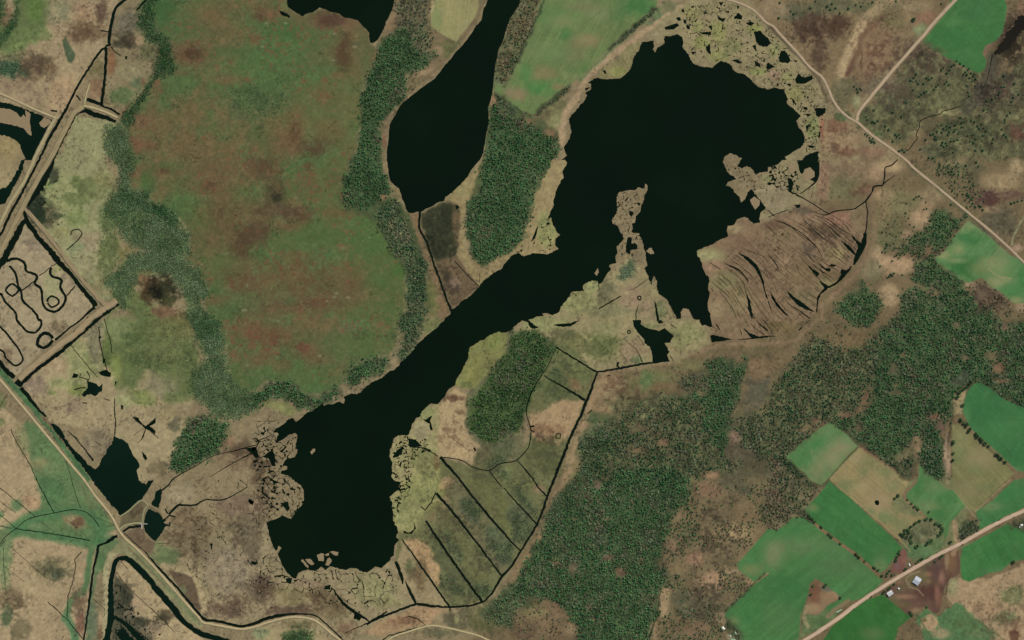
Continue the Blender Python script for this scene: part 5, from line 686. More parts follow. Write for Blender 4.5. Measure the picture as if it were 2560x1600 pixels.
for a in (('22', 560, 430, 260, 140, (74, 78, 50), 0.25), ('22', 400, 640, 160, 160, (70, 76, 48), 0.3), ('22', 330, 1330, 230, 200, (74, 76, 50), 0.3), ('23', 60, 60, 230, 160, (80, 82, 54), 0.25), ('13', 2150, 250, 200, 300, (88, 86, 56), 0.2), ('13', 1850, 400, 160, 300, (90, 84, 58), 0.25), ('13', 2300, 620, 200, 260, (86, 88, 62), 0.25), ('13', 1850, 950, 200, 300, (88, 86, 58), 0.25), ('12', 2200, 1380, 200, 160, (78, 78, 52), 0.3), ('13', 2050, 500, 200, 200, (80, 82, 52), 0.35), ('12', 2120, 420, 190, 260, (112, 112, 66), 0.3), ('13', 1500, 280, 200, 250, (118, 116, 72), 0.3), ('12', 1580, 1300, 200, 230, (116, 112, 72), 0.3), ('22', 800, 240, 260, 160, (92, 94, 58), 0.35), ('21', 700, 1330, 200, 160, (118, 112, 74), 0.3)):
    stain(*a)
# overall mottling of unfarmed land
unf = (CLS == 0)
C *= np.where(unf, 1 + 0.075 * NF + 0.06 * NS + 0.05 * NM + 0.03 * NB, 1.0)[..., None]
du = unf & ((vnoise(GX, GY, 4.2, 3) + 0.55 * vnoise(GX, GY, 38, 13)) > 0.78)
C[du] *= 0.80
dl = unf & ((vnoise(GX, GY, 5.2, 2) + 0.55 * vnoise(GX, GY, 50, 1)) > 0.86)
C[dl] = C[dl] * 0.82 + np.array((160, 138, 104)) * 0.18
C = np.clip(C, 4, 235)
GAIN = 1.0
LC = lin(C) * GAIN

VXY = np.stack([(GX - 1280) * S, (800 - GY) * S, np.zeros_like(GX)], axis=-1).reshape(-1, 3)
VC = LC.reshape(-1, 3)
jj, ii = np.meshgrid(np.arange(NY - 1), np.arange(NX - 1), indexing='ij')
a_ = (jj * NX + ii).ravel()
quads = np.stack([a_ + NX, a_ + NX + 1, a_ + 1, a_], axis=1)
qc = CLS[:-1, :-1].ravel()
def sub_mesh(name, q, mat):
    u, inv = np.unique(q.ravel(), return_inverse=True)
    return np_mesh(name, VXY[u], inv.reshape(-1, 4), VC[u], mat)
gq = quads[qc == 0]
# the ground: the fine sheet plus a coarser apron reaching far beyond the picture
def apron(x0, x1, y0, y1, st):
    xs = np.linspace(x0, x1, max(2, int((x1 - x0) / st) + 1)); ys = np.linspace(y0, y1, max(2, int((y1 - y0) / st) + 1))
    X, Y = np.meshgrid(xs, ys)
    n = fbm(X, Y, 420, 5, 1); n2 = fbm(X, Y, 130, 4, 4)
    c = np.array((120, 108, 76.)) + n[..., None] * np.array((26, 14, 14.)) + n2[..., None] * np.array((14, 16, 10.))
    f = np.where((n2 + n > 0.45)[..., None], np.array((60, 74, 46.)), c)
    V = np.stack([(X - 1280) * S, (800 - Y) * S, np.zeros_like(X)], -1).reshape(-1, 3)
    nx = len(xs); j, i = np.meshgrid(np.arange(len(ys) - 1), np.arange(nx - 1), indexing='ij'); a = (j * nx + i).ravel()
    return V, np.stack([a + nx, a + nx + 1, a + 1, a], 1), lin(np.clip(f, 5, 200)).reshape(-1, 3)
u, inv = np.unique(gq.ravel(), return_inverse=True)
Vs = [VXY[u]]; Fs = [inv.reshape(-1, 4)]; Cs = [VC[u]]; off = len(u)
A, B_ = -2600, 5200; Cc, D_ = -2600, 4200
far = 18000
for (x0, x1, y0, y1, st) in ((A, X0, Cc, D_, 14), (X1, B_, Cc, D_, 14), (X0, X1, Cc, Y0, 14), (X0, X1, Y1, D_, 14),
                             (-far, A, -far, far, 300), (B_, far, -far, far, 300), (A, B_, -far, Cc, 300), (A, B_, D_, far, 300)):
    V, F, c = apron(x0, x1, y0, y1, st)
    Vs.append(V); Fs.append(F + off); Cs.append(c); off += len(V)
g = link("ground", np_mesh("ground", np.concatenate(Vs), np.concatenate(Fs), np.concatenate(Cs), M_G))
tag(g, "tan and brown marsh, wet meadow and scrubland around the lakes", "ground", "structure")
bog = link("bog", sub_mesh("bog", quads[qc == 1], M_B))
tag(bog, "big raised bog of mottled green and rust moss left of the lakes", "bog", "structure")
for i, (nm, lb, *_r) in enumerate(PARCELS):
    q = quads[qc == i + 2]
    if len(q): tag(link(nm, sub_mesh(nm, q, M_F)), lb, nm.replace("_", " "), "structure")
# ------------------------------------------------------------------ water bodies, ditches, channels
class Flat:
    def __init__(self): self.v = []; self.f = []
    def poly(self, pts, z=0.12):
        pts = [Vector(p) for p in pts]
        n = len(pts)
        try:
            r = delaunay_2d_cdt(pts, [(i, (i + 1) % n) for i in range(n)], [], 1, 1e-4)
        except Exception:
            return
        vs, es, fs = r[0], r[1], r[2]
        o = len(self.v)
        self.v += [W(p.x, p.y, z) for p in vs]
        for f in fs:
            a = [self.v[o + k] for k in f]
            area = (a[1][0] - a[0][0]) * (a[2][1] - a[0][1]) - (a[1][1] - a[0][1]) * (a[2][0] - a[0][0])
            self.f.append([o + k for k in (f if area > 0 else reversed(f))])
    def ribbon(self, path, w, z=0.14, wob=0.25, rng=R):
        """w number or list of widths along the path"""
        n = len(path)
        if n < 2: return
        ws = [w] * n if not hasattr(w, '__len__') else [w[int(i * (len(w) - 1) / (n - 1) + 0.5)] if len(w) == n else
              (lambda t: w[int(t)] * (1 - t % 1) + w[min(int(t) + 1, len(w) - 1)] * (t % 1))(i * (len(w) - 1) / (n - 1)) for i in range(n)]
        o = len(self.v)
        for i in range(n):
            x0, y0 = path[max(0, i - 1)]; x1, y1 = path[min(n - 1, i + 1)]
            dx, dy = x1 - x0, y1 - y0; L = math.hypot(dx, dy) + 1e-9
            nx, ny = -dy / L, dx / L
            a = ws[i] / 2 * (1 + rng.uniform(-wob, wob)); b2 = ws[i] / 2 * (1 + rng.uniform(-wob, wob))
            x, y = path[i]
            self.v.append(W(x + nx * a, y + ny * a, z)); self.v.append(W(x - nx * b2, y - ny * b2, z))
        for i in range(n - 1):
            q = [o + 2 * i, o + 2 * i + 1, o + 2 * i + 3, o + 2 * i + 2]
            a = [self.v[k] for k in q]
            area = sum(a[k][0] * a[(k + 1) % 4][1] - a[(k + 1) % 4][0] * a[k][1] for k in range(4))
            if area < 0: q.reverse()
            self.f.append(q)
    def make(self, name, mat, label, cat, kind="structure", group=None):
        me = bpy.data.meshes.new(name); me.from_pydata(self.v, [], self.f); me.update()
        me.materials.append(mat)
        o = link(name, me)
        return tag(o, label, cat, kind, group)
BLOCK = np.zeros((NY, NX), dtype=bool)      # where no tree may stand
BLOCK |= CLS >= 2
def block(poly):
    q = np.array(poly); s = sl(q[:, 0].min(), q[:, 0].max(), q[:, 1].min(), q[:, 1].max())
    BLOCK[s] |= inside(GX[s], GY[s], poly)
def block_line(path, w):
    q = np.array(path); s = sl(q[:, 0].min() - w, q[:, 0].max() + w, q[:, 1].min() - w, q[:, 1].max() + w)
    BLOCK[s] |= segdist(GX[s], GY[s], path, False) < w / 2 + 1
def body(name, label, cat, path, seg=5, amp=1.0, z=0.12, mat=None, sm_=False):
    p = P(path)
    if sm_: p = smooth_path(p, 3, True)
    f = Flat(); q = jag(jag(p, 9, 1.5), seg, amp * 0.7) if seg == 3.0 else jag(p, seg, amp); f.poly(q, z); block(q)
    return f.make(name, mat or M_W, label, cat)
body("lake", "nearly black water of the large lake and its long channel down to the lower left basin", "lake",
 "@20 460,1512 520,1470 500,1430 490,1390 520,1350 545,1290 560,1240 545,1180 535,1130 560,1080 600,1050 640,1000 690,940 710,900 690,880 745,850 750,790 720,780 770,745 800,735 850,745 910,750 960,745 1020,740 1060,715 1100,670 1130,620 1140,560 1170,510 1200,480 1225,400 1260,395 1300,385 1335,380 1340,440 1330,470 1350,495 1375,450 1440,410 1445,340 1500,340 1560,325 1610,355 1620,400 1610,445 1650,490 1680,540 1710,600 1770,625 1830,630 1890,640 1930,600 1970,575 2030,590 2075,620 2090,660 2130,690 2180,695 2230,730 2280,780 2330,820 2380,835 2419,850 @30 60,825 150,840 170,900 180,980 230,1020 270,1060 310,1100 270,1140 290,1200 330,1250 350,1300 345,1350 310,1400 230,1440 200,1460 160,1480 180,1512 @31 130,5 60,50 0,70 @21 2419,105 2350,120 2300,140 2260,80 2220,55 2170,80 2130,60 2150,20 @20 2170,1495 2110,1460 2060,1450 2010,1480 @21 1990,20 2020,70 2060,140 2120,180 2040,205 2020,240 2090,270 2100,310 2150,350 2165,400 2200,370 2230,300 2260,275 2290,310 2330,360 2400,450 2350,500 2340,560 2340,600 2280,600 2250,570 2200,535 2130,560 2100,610 2040,620 2040,720 1990,740 1890,800 1790,840 1745,860 1780,930 1800,1010 1830,1080 1865,1150 1855,1210 1865,1290 1850,1380 1870,1450 1880,1512 @22 1895,60 1870,70 1800,45 1770,0 @21 1720,1500 1690,1460 1665,1410 1620,1400 1595,1440 1600,1495 1560,1505 1530,1450 1470,1330 1390,1270 1375,1250 1370,1150 1340,1090 1320,1150 1325,1190 1290,1120 1290,1090 1250,1020 1280,1000 1270,920 1240,830 1225,750 1200,690 1150,690 1130,680 1135,600 1160,590 1170,530 1220,480 1215,430 1240,390 1255,330 1280,280 1280,240 1260,225 1250,270 1190,260 1160,290 1070,290 1010,305 990,350 990,430 1000,470 970,530 940,570 950,600 1000,630 1040,700 1060,740 1030,780 990,820 1000,870 980,920 990,970 920,1000 940,1030 900,1070 880,1110 850,1150 820,1180 810,1140 760,1140 700,1160 670,1190 680,1240 600,1240 560,1250 550,1290 490,1350 460,1400 440,1440 380,1465 340,1445 290,1445 300,1470 240,1475 200,1500 150,1512 @22 180,20 250,70 215,85 170,65 150,20 100,5 60,25 20,60 0,80 @12 2360,120 2290,110 2240,125 2180,160 2120,195 2060,230 2020,255 2010,300 2005,370 1970,430 1940,500 1900,560 1880,610 1830,650 1790,710 1750,760 1720,800 1700,790 1660,790 1620,820 1580,850 1555,890 1560,910 1510,930 1490,970 1470,1010 1450,1070 1430,1090 1350,1090 1300,1120 1290,1180 1265,1220 1260,1290 1290,1340 1280,1390 1290,1440 1300,1512 @13 1370,20 1350,60 1370,90 1300,130 1260,160 1290,210 1280,260 1300,300 1295,380 1310,420 1340,450 1340,500 1325,540 1350,570 1320,600 1305,650 1305,710 1260,770 1215,800 1180,830 1130,820 1090,850 1045,880 1000,870 960,840 900,830 850,845 800,840 750,830 700,815 660,850 600,850 550,860 500,850 440,860 400,880 380,930 350,930 300,880 270,840 235,770 205,700 240,640 210,620 200,660 180,670 150,600 130,540 120,470 95,400 130,385 190,370 250,340 290,355 330,365 355,330 380,300 430,240 450,200 450,110 430,60 380,20 350,0 @12 290,1470 230,1450 240,1430 300,1410 295,1385 250,1375 270,1330 300,1310 370,1290 385,1240 370,1180 385,1140 390,1090 370,1075 320,1080 280,1110 240,1140 180,1165 200,1120 210,1070 160,1060 180,1030 230,1000 280,970 300,940 350,925 375,965 440,920 460,890 530,865 570,830 620,795 640,810 720,800 780,770 830,790 840,760 830,735 870,710 910,690 950,700 990,680 1030,640 1080,600 1130,575 1180,550 1230,510 1300,475 1340,440 1400,380 1460,320 1500,270 1530,220 1580,180 1620,140 1680,90 1740,40 1780,0 @11 1835,1460 1845,1410 1880,1400 1930,1350 1990,1310 2040,1270 2080,1230 2110,1190 2150,1140 2210,1090 2270,1055 2320,1030 2340,1000 2380,950 2419,900 @21 60,880 110,910 200,880 330,890 440,840 410,810 410,740 455,710 430,690 410,640 390,620 370,540 345,560 340,600 335,560 370,470 390,390 410,300 440,240 470,190 490,170 475,100 500,60 520,25 500,0", 3.0, 0.95)
body("lake", "black narrow lake with two pointed ends between the wood strip and the wooded peninsula", "lake",
 "@10 2215,0 2180,30 2150,80 2140,140 2130,190 2080,240 2040,310 1990,380 1940,440 1880,500 1840,560 1790,610 1740,680 1680,750 1620,790 1560,830 1500,880 1440,930 1385,970 1350,1020 1320,1080 1290,1130 1262,1180 1255,1260 1250,1340 1235,1440 1235,1512 @11 1245,60 1252,130 1270,200 1310,240 1350,270 1375,330 1380,370 1405,410 1415,460 1440,495 1475,505 1520,490 1560,490 1600,465 1660,440 1710,405 1780,385 1790,350 1850,310 1900,260 1950,210 2000,160 2030,100 2080,40 2115,0 @10 2150,1440 2165,1330 2180,1250 2195,1170 2200,1080 2192,1020 2220,940 2235,860 2245,790 2250,720 2260,620 2275,560 2295,470 2330,400 2355,310 2380,230 2400,180 2419,150 @20 40,90 70,40 100,0", 6, 0.5)
body("pond", "black lake arm entering from the top edge above the raised bog", "pond",
 "@10 250,0 300,60 350,100 400,130 440,155 480,130 540,115 600,72 660,90 720,115 790,130 830,165 900,175 960,190 1000,235 1040,275 1070,310 1070,350 1075,395 1095,410 1125,400 1160,360 1190,310 1215,250 1240,190 1270,130 1300,60 1335,0", 5, 0.7)
body("pond", "small dark slit of water on the bog beside the top lake arm", "pond", "@10 215,95 260,110 300,130 325,155 310,170 280,155 240,140", 4, 0.7)
body("pond", "dark triangular pond beside the gravel dike road in the lower left", "pond",
 "@02 1080,1080 1100,1110 1160,1130 1210,1165 1230,1220 1260,1280 1300,1330 1320,1380 1290,1420 1310,1512 @03 1340,30 1380,45 1400,10 1450,0 1420,60 1370,140 1335,190 1290,230 1210,310 1160,345 1130,330 1090,270 1050,240 1000,170 960,120 900,50 865,0 @02 820,1440 770,1370 700,1290 650,1220 600,1150 540,1080 500,1020 475,985 510,980 560,1010 590,1060 630,1130 680,1200 740,1260 800,1320 840,1370 900,1410 940,1370 960,1310 1000,1270 1020,1210 1060,1170 1070,1120", 4, 0.9, mat=mat_water("pond_water", (11, 29, 17)))
M_P = bpy.data.materials["pond_water"]
body("pond", "small dark wedge of water east of the triangular pond", "pond", "@03 1470,110 1520,80 1530,120 1520,200 1495,265 1440,240 1430,225 1455,180", 4, 0.7, mat=M_P)
body("pond", "dark heart-shaped pool beside the small footbridge", "pond", "@03 1400,275 1440,290 1500,310 1530,350 1570,380 1580,420 1540,480 1500,540 1470,580 1430,550 1380,500 1360,450 1365,370 1380,310", 4, 0.7, mat=M_P)
body("pond", "small star-shaped pool with ragged arms in the yellow-green marsh", "pond", "@02 830,580 880,590 940,630 970,600 960,660 930,700 900,720 850,695 790,725 770,700 800,670 830,640", 3, 1.3, mat=M_P)
body("pond", "dark flooded strip with pale reed islands left of the double dike", "pond",
 "@00 0,930 120,985 250,1035 380,1085 490,1130 495,1145 450,1220 400,1310 350,1410 310,1512 @01 240,0 190,150 110,290 50,410 0,490 -60,490 -60,340 0,330 60,260 150,130 180,60 200,0 @00 240,1500 210,1430 190,1370 150,1330 80,1290 0,1250", 4, 1.1, mat=M_P)
body("pond", "dark pool between the reed plates south of the isthmus", "pond", "@22 1140,0 1220,0 1215,40 1260,70 1390,105 1440,75 1530,150 1490,215 1440,215 1490,300 1465,330 1490,390 1330,400 1320,300 1300,250 1250,220 1250,180 1200,130 1150,60", 5, 0.6)
body("pond", "small dark crescent of water in the marsh right of the narrow channel mouth", "pond", "@22 380,45 450,35 550,32 600,12 640,0 600,32 560,55 500,65 440,62", 4, 0.5)
body("pond", "dark wedge of water at the south-west corner of the ridged floating marsh", "pond", "@22 1870,150 1900,140 1990,160 2080,185 1990,200 1890,210", 4, 0.5)
body("pond", "dark ragged backwater in the upper right corner below the bright green field", "pond", "@30 2130,515 2170,440 2225,370 2260,300 2320,250 2370,150 2419,100 2419,200 2390,290 2340,370 2290,430 2240,480 2190,520", 3, 2.2, mat=mat_water("peaty_water", (30, 27, 18), 0.3))
body("pond", "thin dark pool along the right edge of the eastern reed mats", "pond", "@30 330,1512 350,1470 400,1450 480,1430 475,1512 @31 485,80 475,170 450,215 330,130 300,110 290,60 270,0", 4, 1.0)
body("pond", "dark pool between two reed lobes at the mouth of the ridged marsh", "pond", "@31 245,420 310,420 300,450 270,455", 3, 0.6)

holes = Flat()
for p_ in ("@20 1440,255 1520,230 1560,220 1580,240 1530,280 1450,280", "@20 1830,450 1870,410 1880,520 1850,500", "@20 1770,305 1880,300 1880,330 1800,325", "@20 1850,250 1890,240 1890,290", "@20 2100,160 2140,120 2175,150 2170,185 2110,180", "@20 2210,225 2250,200 2290,220 2250,245",
           "@20 2285,300 2350,290 2370,320 2419,360 @30 15,390 30,405 @20 2415,440 2370,440 2340,430 2310,400", "@20 2270,430 2310,430 2305,490", "@20 2290,570 2340,600 2350,640 2300,620", "@20 2010,105 2055,100 2050,125", "@20 1800,120 1840,120 1820,140", "@20 1950,140 1970,170 2020,170 2000,210 1950,180", "@20 1620,180 1650,190 1640,230 1620,210", "@20 1645,240 1680,240 1680,280 1650,270",
           "@20 1950,20 2000,20 1975,60", "@20 1690,490 1740,495 1710,520", "@20 2080,570 2130,560 2170,590 2140,600", "@20 2120,50 2150,60 2130,90", "@20 1760,160 1740,210 1720,205", "@20 1690,60 1720,50 1725,70 1700,75", "@20 1600,95 1620,80 1635,120 1605,115", "@20 860,665 885,665 895,700 870,690", "@20 690,830 740,825 700,860", "@20 1550,170 1590,160 1600,190 1565,195",
           "@30 100,540 120,485 160,480 190,520 215,570 190,600 110,585", "@30 255,750 290,690 330,735 420,710 420,750 350,790 270,790", "@30 450,1020 545,1020 540,1070 480,1110 450,1090", "@30 0,590 70,630 0,660 @20 2400,640", "@30 355,1190 400,1170 365,1250", "@30 330,1010 370,1010 375,1040 340,1035", "@30 350,1075 410,1080 375,1105", "@30 170,790 220,790 210,820", "@30 225,930 250,945 260,985 235,975", "@30 80,790 105,790 95,825", "@30 470,1290 500,1240 495,1290 480,1310", "@30 380,1370 450,1380 420,1400 385,1395", "@30 240,565 280,570 265,590",
           "@31 185,160 225,180 240,220 225,290 200,290 190,230", "@31 0,210 50,215 20,240 0,235", "@31 120,700 155,695 135,715", "@31 180,1230 240,1290 330,1350 450,1440 380,1420 290,1380 230,1320", "@31 20,1230 60,1310 120,1390 200,1480 150,1450 80,1380 35,1310",
           "@31 370,985 430,1035 485,1070 465,1105 430,1070", "@31 480,975 540,1020 590,1020 590,1055 550,1050 500,1010", "@31 485,1010 520,1060 545,1075 500,1060", "@31 580,1000 600,980 650,995 620,1010", "@21 2130,870 2230,915 2310,985 2350,1060 2380,1150 2390,1220 2419,1320 2395,1290 2370,1180 2330,1080 2290,1020 2210,940", "@21 2000,975 2080,1000 2140,1025 2190,1075 2225,1120 2245,1170 2200,1110 2150,1050 2080,1015", "@21 2190,1160 2215,1250 2250,1330 2270,1440 2300,1512 2255,1450 2235,1350",
           "@22 2200,80 2240,120 2330,155 2419,150 2419,165 2280,180 2240,150", "@22 2300,0 2419,95 2419,110 2330,40", "@22 1910,0 1950,60 1970,95 1935,60",
           "@21 1095,730 1130,730 1130,790 1180,795 1190,840 1125,850 1120,895 1075,870 1080,800", "@21 245,615 235,690 210,750 180,775 200,720 225,660", "@21 1185,480 1195,470 1160,510", "@21 1065,385 1110,330 1100,360 1070,395", "@21 1110,480 1150,490 1130,540 1105,510", "@21 1180,400 1220,410 1200,440", "@21 1345,1330 1360,1350 1375,1430 1395,1512 1370,1512 1355,1430",
           "@22 1360,0 1410,0 1430,25 1390,35 1380,20", "@22 1480,20 1550,80 1510,55", "@12 1440,1120 1510,1130 1570,1190 1500,1205 1445,1195", "@12 1290,1290 1330,1230 1390,1190 1398,1215 1350,1290 1300,1305", "@12 1570,935 1600,942 1665,905 1645,950 1660,1000 1672,1035 1650,1045 1640,980 1600,960", "@12 1595,1210 1650,1225 1660,1240 1600,1225",
           "@13 1390,475 1440,500 1490,470 1495,400 1512,460 1470,510 1400,505", "@12 60,1290 150,1230 180,1270 185,1380 150,1380 120,1310", "@02 2380,1200 2419,1200 @12 30,1290 0,1310 @02 2390,1270", "@03 2370,770 2419,770 @13 0,800 @03 2400,805 2375,790", "@03 2350,170 2395,200 2390,240 2350,210",
           "@13 280,930 345,925 330,985 290,970", "@13 230,220 300,200 320,270 300,300 250,240", "@13 0,740 20,790 0,800", "@13 650,1000 710,990 700,1040 650,1030", "@13 930,1250 1000,1290 980,1330 920,1310", "@11 1880,430 1910,425 1920,450 1895,470", "@02 690,505 740,510 730,545 680,545", "@02 930,490 1000,470 1050,500 1040,540 980,530 950,520", "@02 970,370 1000,365 995,400 970,410", "@02 930,140 965,160 940,190",
           "@02 1250,915 1300,920 1350,985 1380,1000 1440,950 1475,920 1470,975 1415,1000 1470,1050 1465,1080 1420,1050 1380,1030 1360,1100 1330,1140 1370,1030 1340,990 1290,960", "@02 1340,1240 1380,1280 1395,1310 1370,1330 1350,1290", "@02 1140,800 1165,810 1160,850 1145,840", "@02 1085,580 1105,580 1095,620", "@02 410,900 450,905 430,920", "@02 1035,890 1055,900 1045,920", "@03 2340,190 2400,200 2390,235 2360,225", "@03 1980,600 2010,600 2000,660", "@22 985,440 990,400 1015,395 1005,430 1020,450", "@02 2310,1210 2419,1200 2400,1280 @12 10,1300", "@00 1180,530 1205,530 1200,565 1185,560",
           "@11 1850,310 1860,305 1870,320"):
    q = jag(P(p_), 3.5, 0.5); holes.poly(q, 0.13); block(q)
holes.make("water", M_W, "traced black openings and lens-shaped gaps scattered in the reed mats", "water")
# small ponds on the scrub
pile = Flat(); pile.poly(jag(P("@33 1010,195 1040,190 1052,215 1042,240 1020,235 1008,215"), 3, 0.5), 0.13)
pile.make("water", M_DITCH, "tiny dark round waterhole in the tan field", "water")

# ---- ditches and channels
def ditch(name, label, cat, items, mat=None, z=0.15, wob=0.22):
    f = Flat()
    for k, it in enumerate(items):
        path, wd = it[0], it[1]
        p = PL(path)
        if len(it) > 2 and it[2]: p = smooth_path(p, 4)
        p = jag(p, 5, 0.35 if (not hasattr(wd, '__len__') and wd < 4) else 0.5, closed=False)
        f.ribbon(p, [x / 3.78 for x in wd] if hasattr(wd, '__len__') else wd / 3.78, z + 0.004 * (k % 9), wob)
        block_line(p, (max(wd) if hasattr(wd, '__len__') else wd) / 3.78)
    return f.make(name, mat or M_DITCH, label, cat)
ditch("canal", "wide dark canal right of the double dike turning the corner of the impoundment", "canal", [
 ("@00 1095,1150 1000,1110 900,1085 800,1040 745,1045 700,1085 650,1180 580,1320 510,1460 @01 470,80 430,160 370,270 300,370 250,430", [30, 45, 50, 45, 45, 50, 50, 50, 55, 70, 55, 45]),
 ("@01 225,480 245,560 200,620 150,730 80,850 25,960 -20,1000", [22, 60, 60, 70, 60, 40, 30]),
 ("@01 240,560 350,720 460,840 560,970 680,1090 780,1220 880,1340 900,1385", [50, 45, 45, 60, 45, 40, 40, 55])])
ditch("canal", "straight dark ditch sunk between the two arms of the dike", "canal", [
 ("@00 1200,-20 1090,80 1060,200 1040,290 1030,400 1045,410", [18, 28, 24, 26, 30, 26], True), ("@00 1045,415 960,470 900,550 810,690 740,800 680,920 620,1040 550,1160 470,1300 380,1490 @01 290,150 200,320 100,500 20,680 -30,760", [22, 20, 22, 22, 26, 30, 22, 22, 24, 26, 26, 22, 24, 26, 24])])
ditch("ditch", "black ditch running from the stream down to the T-shaped dike", "ditch", [("@00 1005,450 1000,600 985,800 970,900 955,1000", 28), ("@00 820,940 880,960 950,985", 34), ("@00 950,995 1050,1030 1130,1085", 20), ("@00 1050,440 1090,490 1140,530", 9), ("@00 720,900 745,930 762,950", 16), ("@00 1390,-20 1340,40 1290,100", [40, 30, 16]), ("@00 950,290 1030,300", 12), ("@00 480,1042 540,1052", 16)])
ditch("ditch", "dark ditch along the edge of the tan dike leading to the corner pool", "ditch", [
 ("@01 1117,1355 1020,1430 920,1505 @02 850,60 700,190 560,310 400,430 260,530 190,590 165,620", [30, 38, 36, 30, 36, 34, 38, 34, 30, 60, 70]), ("@02 195,640 280,740 360,840 430,910", [36, 36, 26, 20]), ("@02 0,400 50,470 135,545", [24, 30, 44]), ("@01 895,1390 820,1455 770,1505 @02 640,90 520,190", [34, 18, 16, 16, 22])])
ditch("ditch", "winding loops of narrow dark channels inside the square impoundment", "ditch", [
 ("@01 60,960 90,945 150,930 220,960 240,1000 250,1050 330,1080 350,1110 330,1170 390,1220 400,1330 430,1400 515,1435 590,1380 620,1300 570,1200 580,1130 490,1100 475,1040 490,1020", 25, True), ("@01 90,1000 150,1080 170,1180 200,1240 215,1330 300,1410 350,1470 365,1512 @02 385,0 390,50 340,115 260,110 210,60 160,0 @01 150,1450 110,1400 50,1340 10,1270 -30,1250", 22, True),
 ("@01 175,1235 120,1285 60,1245 60,1215 110,1170 150,1190 190,1240", 19, True), ("@01 540,970 370,1095", 8), ("@01 330,1140 200,1240", 12), ("@01 710,1190 630,1285", 12), ("@01 450,1340 450,1320 490,1285 550,1320 550,1360 490,1390 450,1350", 18, True),
 ("@02 -20,50 50,110 110,190 180,280 215,380 150,430 90,395 50,350 40,310 0,280 -30,260", 18, True), ("@02 500,190 460,240 410,262 360,240 355,200 380,150 420,125 465,135 500,175", 30, True), ("@01 670,710 680,670 740,655 775,690 750,740 700,790 630,850", 10, True), ("@01 530,200 540,190 510,215", 10)])
ditch("ditch", "thin black cracks and trickles through the tan marsh north of the triangular pond", "ditch", [
 ("@02 985,-10 1010,80 1045,200 1060,320", 7), ("@02 935,60 940,200 970,330 1000,430 1020,520", 9), ("@02 1085,740 1080,850 1095,960 1085,1085", [6, 12, 10, 12]), ("@02 670,240 790,390 920,540", 6), ("@02 640,1050 720,1120 800,1220 860,1300 880,1330", [5, 12, 10, 14, 20]), ("@02 770,500 750,540 830,560 820,600", 8), ("@02 700,660 760,640 810,640", 10), ("@02 1410,1040 1500,1120", 6), ("@02 1360,1020 1260,1090", 4), ("@02 820,480 850,540 830,580", 9), ("@02 980,740 1040,760", 8), ("@02 780,780 820,790", 10), ("@02 1300,1160 1350,1110", 5), ("@02 820,270 880,250", 4), ("@02 900,1150 960,1185", 5)])
ditch("canal", "horseshoe-shaped dark canal curving round the tan triangle at the bottom left", "canal", [
 ("@03 1000,1540 1030,1400 1050,1300 1045,1100 1045,1000 1060,900 1085,790 1120,745 1180,738 1240,770 1300,830 1400,930 1480,1030 1560,1120 1650,1230 1720,1320 1800,1390 1900,1450 2020,1490 2180,1540", [95, 85, 70, 60, 62, 60, 55, 42, 38, 48, 60, 55, 60, 45, 50, 55, 50, 55, 40, 40], True)], M_P)
ditch("pond", "murky flooded corner inside the horseshoe canal", "pond", [("@03 1080,1290 1160,1340 1250,1420 1330,1512", [30, 60, 60, 60]), ("@03 1130,1420 1200,1512", 90)], M_P, 0.2)
ditch("stream", "dark stream winding into the heart-shaped pool past two pale islets", "stream", [
 ("@03 1590,330 1680,240 1760,240 1850,235 1900,205 1950,185 2040,190 2130,180 2230,130 2340,65", [20, 26, 18, 16, 14, 12, 12, 12, 9, 7], True), ("@03 1545,380 1600,330", 14), ("@03 1560,270 1590,330 1660,350", 14), ("@03 1610,400 1600,430 1560,430", 14), ("@03 1520,100 1590,50 1650,-20 @02 1850,1380 2000,1290 2200,1240 2419,1180", [16, 12, 8, 6, 6, 10, 8], True), ("@03 1490,600 1600,598", 4),
 ("@02 1990,1480 2150,1380 2300,1300 2419,1240", [4, 8, 8, 20]), ("@03 1680,240 1730,200", 6)])
ditch("ditch", "dark farm ditch from the road culvert down to the bottom edge", "ditch", [("@03 1110,530 1070,545 1040,570 990,600 930,620", [26, 34, 28, 14, 22]), ("@03 930,615 915,720 885,830 865,960 850,1100 830,1250 810,1400 785,1540", [26, 20, 24, 18, 16, 20, 18, 22])])
ditch("ditch", "hair-thin dark drains across the pale farmland in the lower left", "ditch", [
 ("@03 0,75 170,210 330,345", 6), ("@03 340,-10 420,140 510,310", 8), ("@03 -30,640 60,530 150,460 240,385 340,345 520,310 680,280 790,295 860,340 905,390 940,440", 7, True), ("@03 150,460 500,510 850,570", [8, 8, 10]), ("@03 0,330 130,440 @03 150,460", 6), ("@03 670,-10 720,150 765,270", 5), ("@03 770,680 705,750 715,800 700,930 640,1100 640,1200 635,1290", 8), ("@03 0,435 110,455", 6), ("@03 120,650 450,940", 4), ("@03 450,1150 630,1310 780,1500", 8), ("@03 0,200 150,310", 5), ("@03 60,560 0,630", 5), ("@02 100,1030 160,1160 280,1360 350,1512", 7), ("@02 70,700 0,820", 5), ("@02 500,1100 600,1250 680,1512", 4), ("@03 30,640 40,900 60,1080", 4), ("@03 880,1120 990,1220 980,1300", 4), ("@03 1140,770 1210,840", 5), ("@03 1100,870 1200,1010 1400,1190 1560,1340 1650,1440", 5), ("@03 1080,1290 1290,1420 1400,1512", 7), ("@03 380,390 540,510", 3), ("@03 640,380 810,520 820,560", 3), ("@03 20,800 230,960", 3), ("@03 1000,440 1090,430 900,350", 3)])
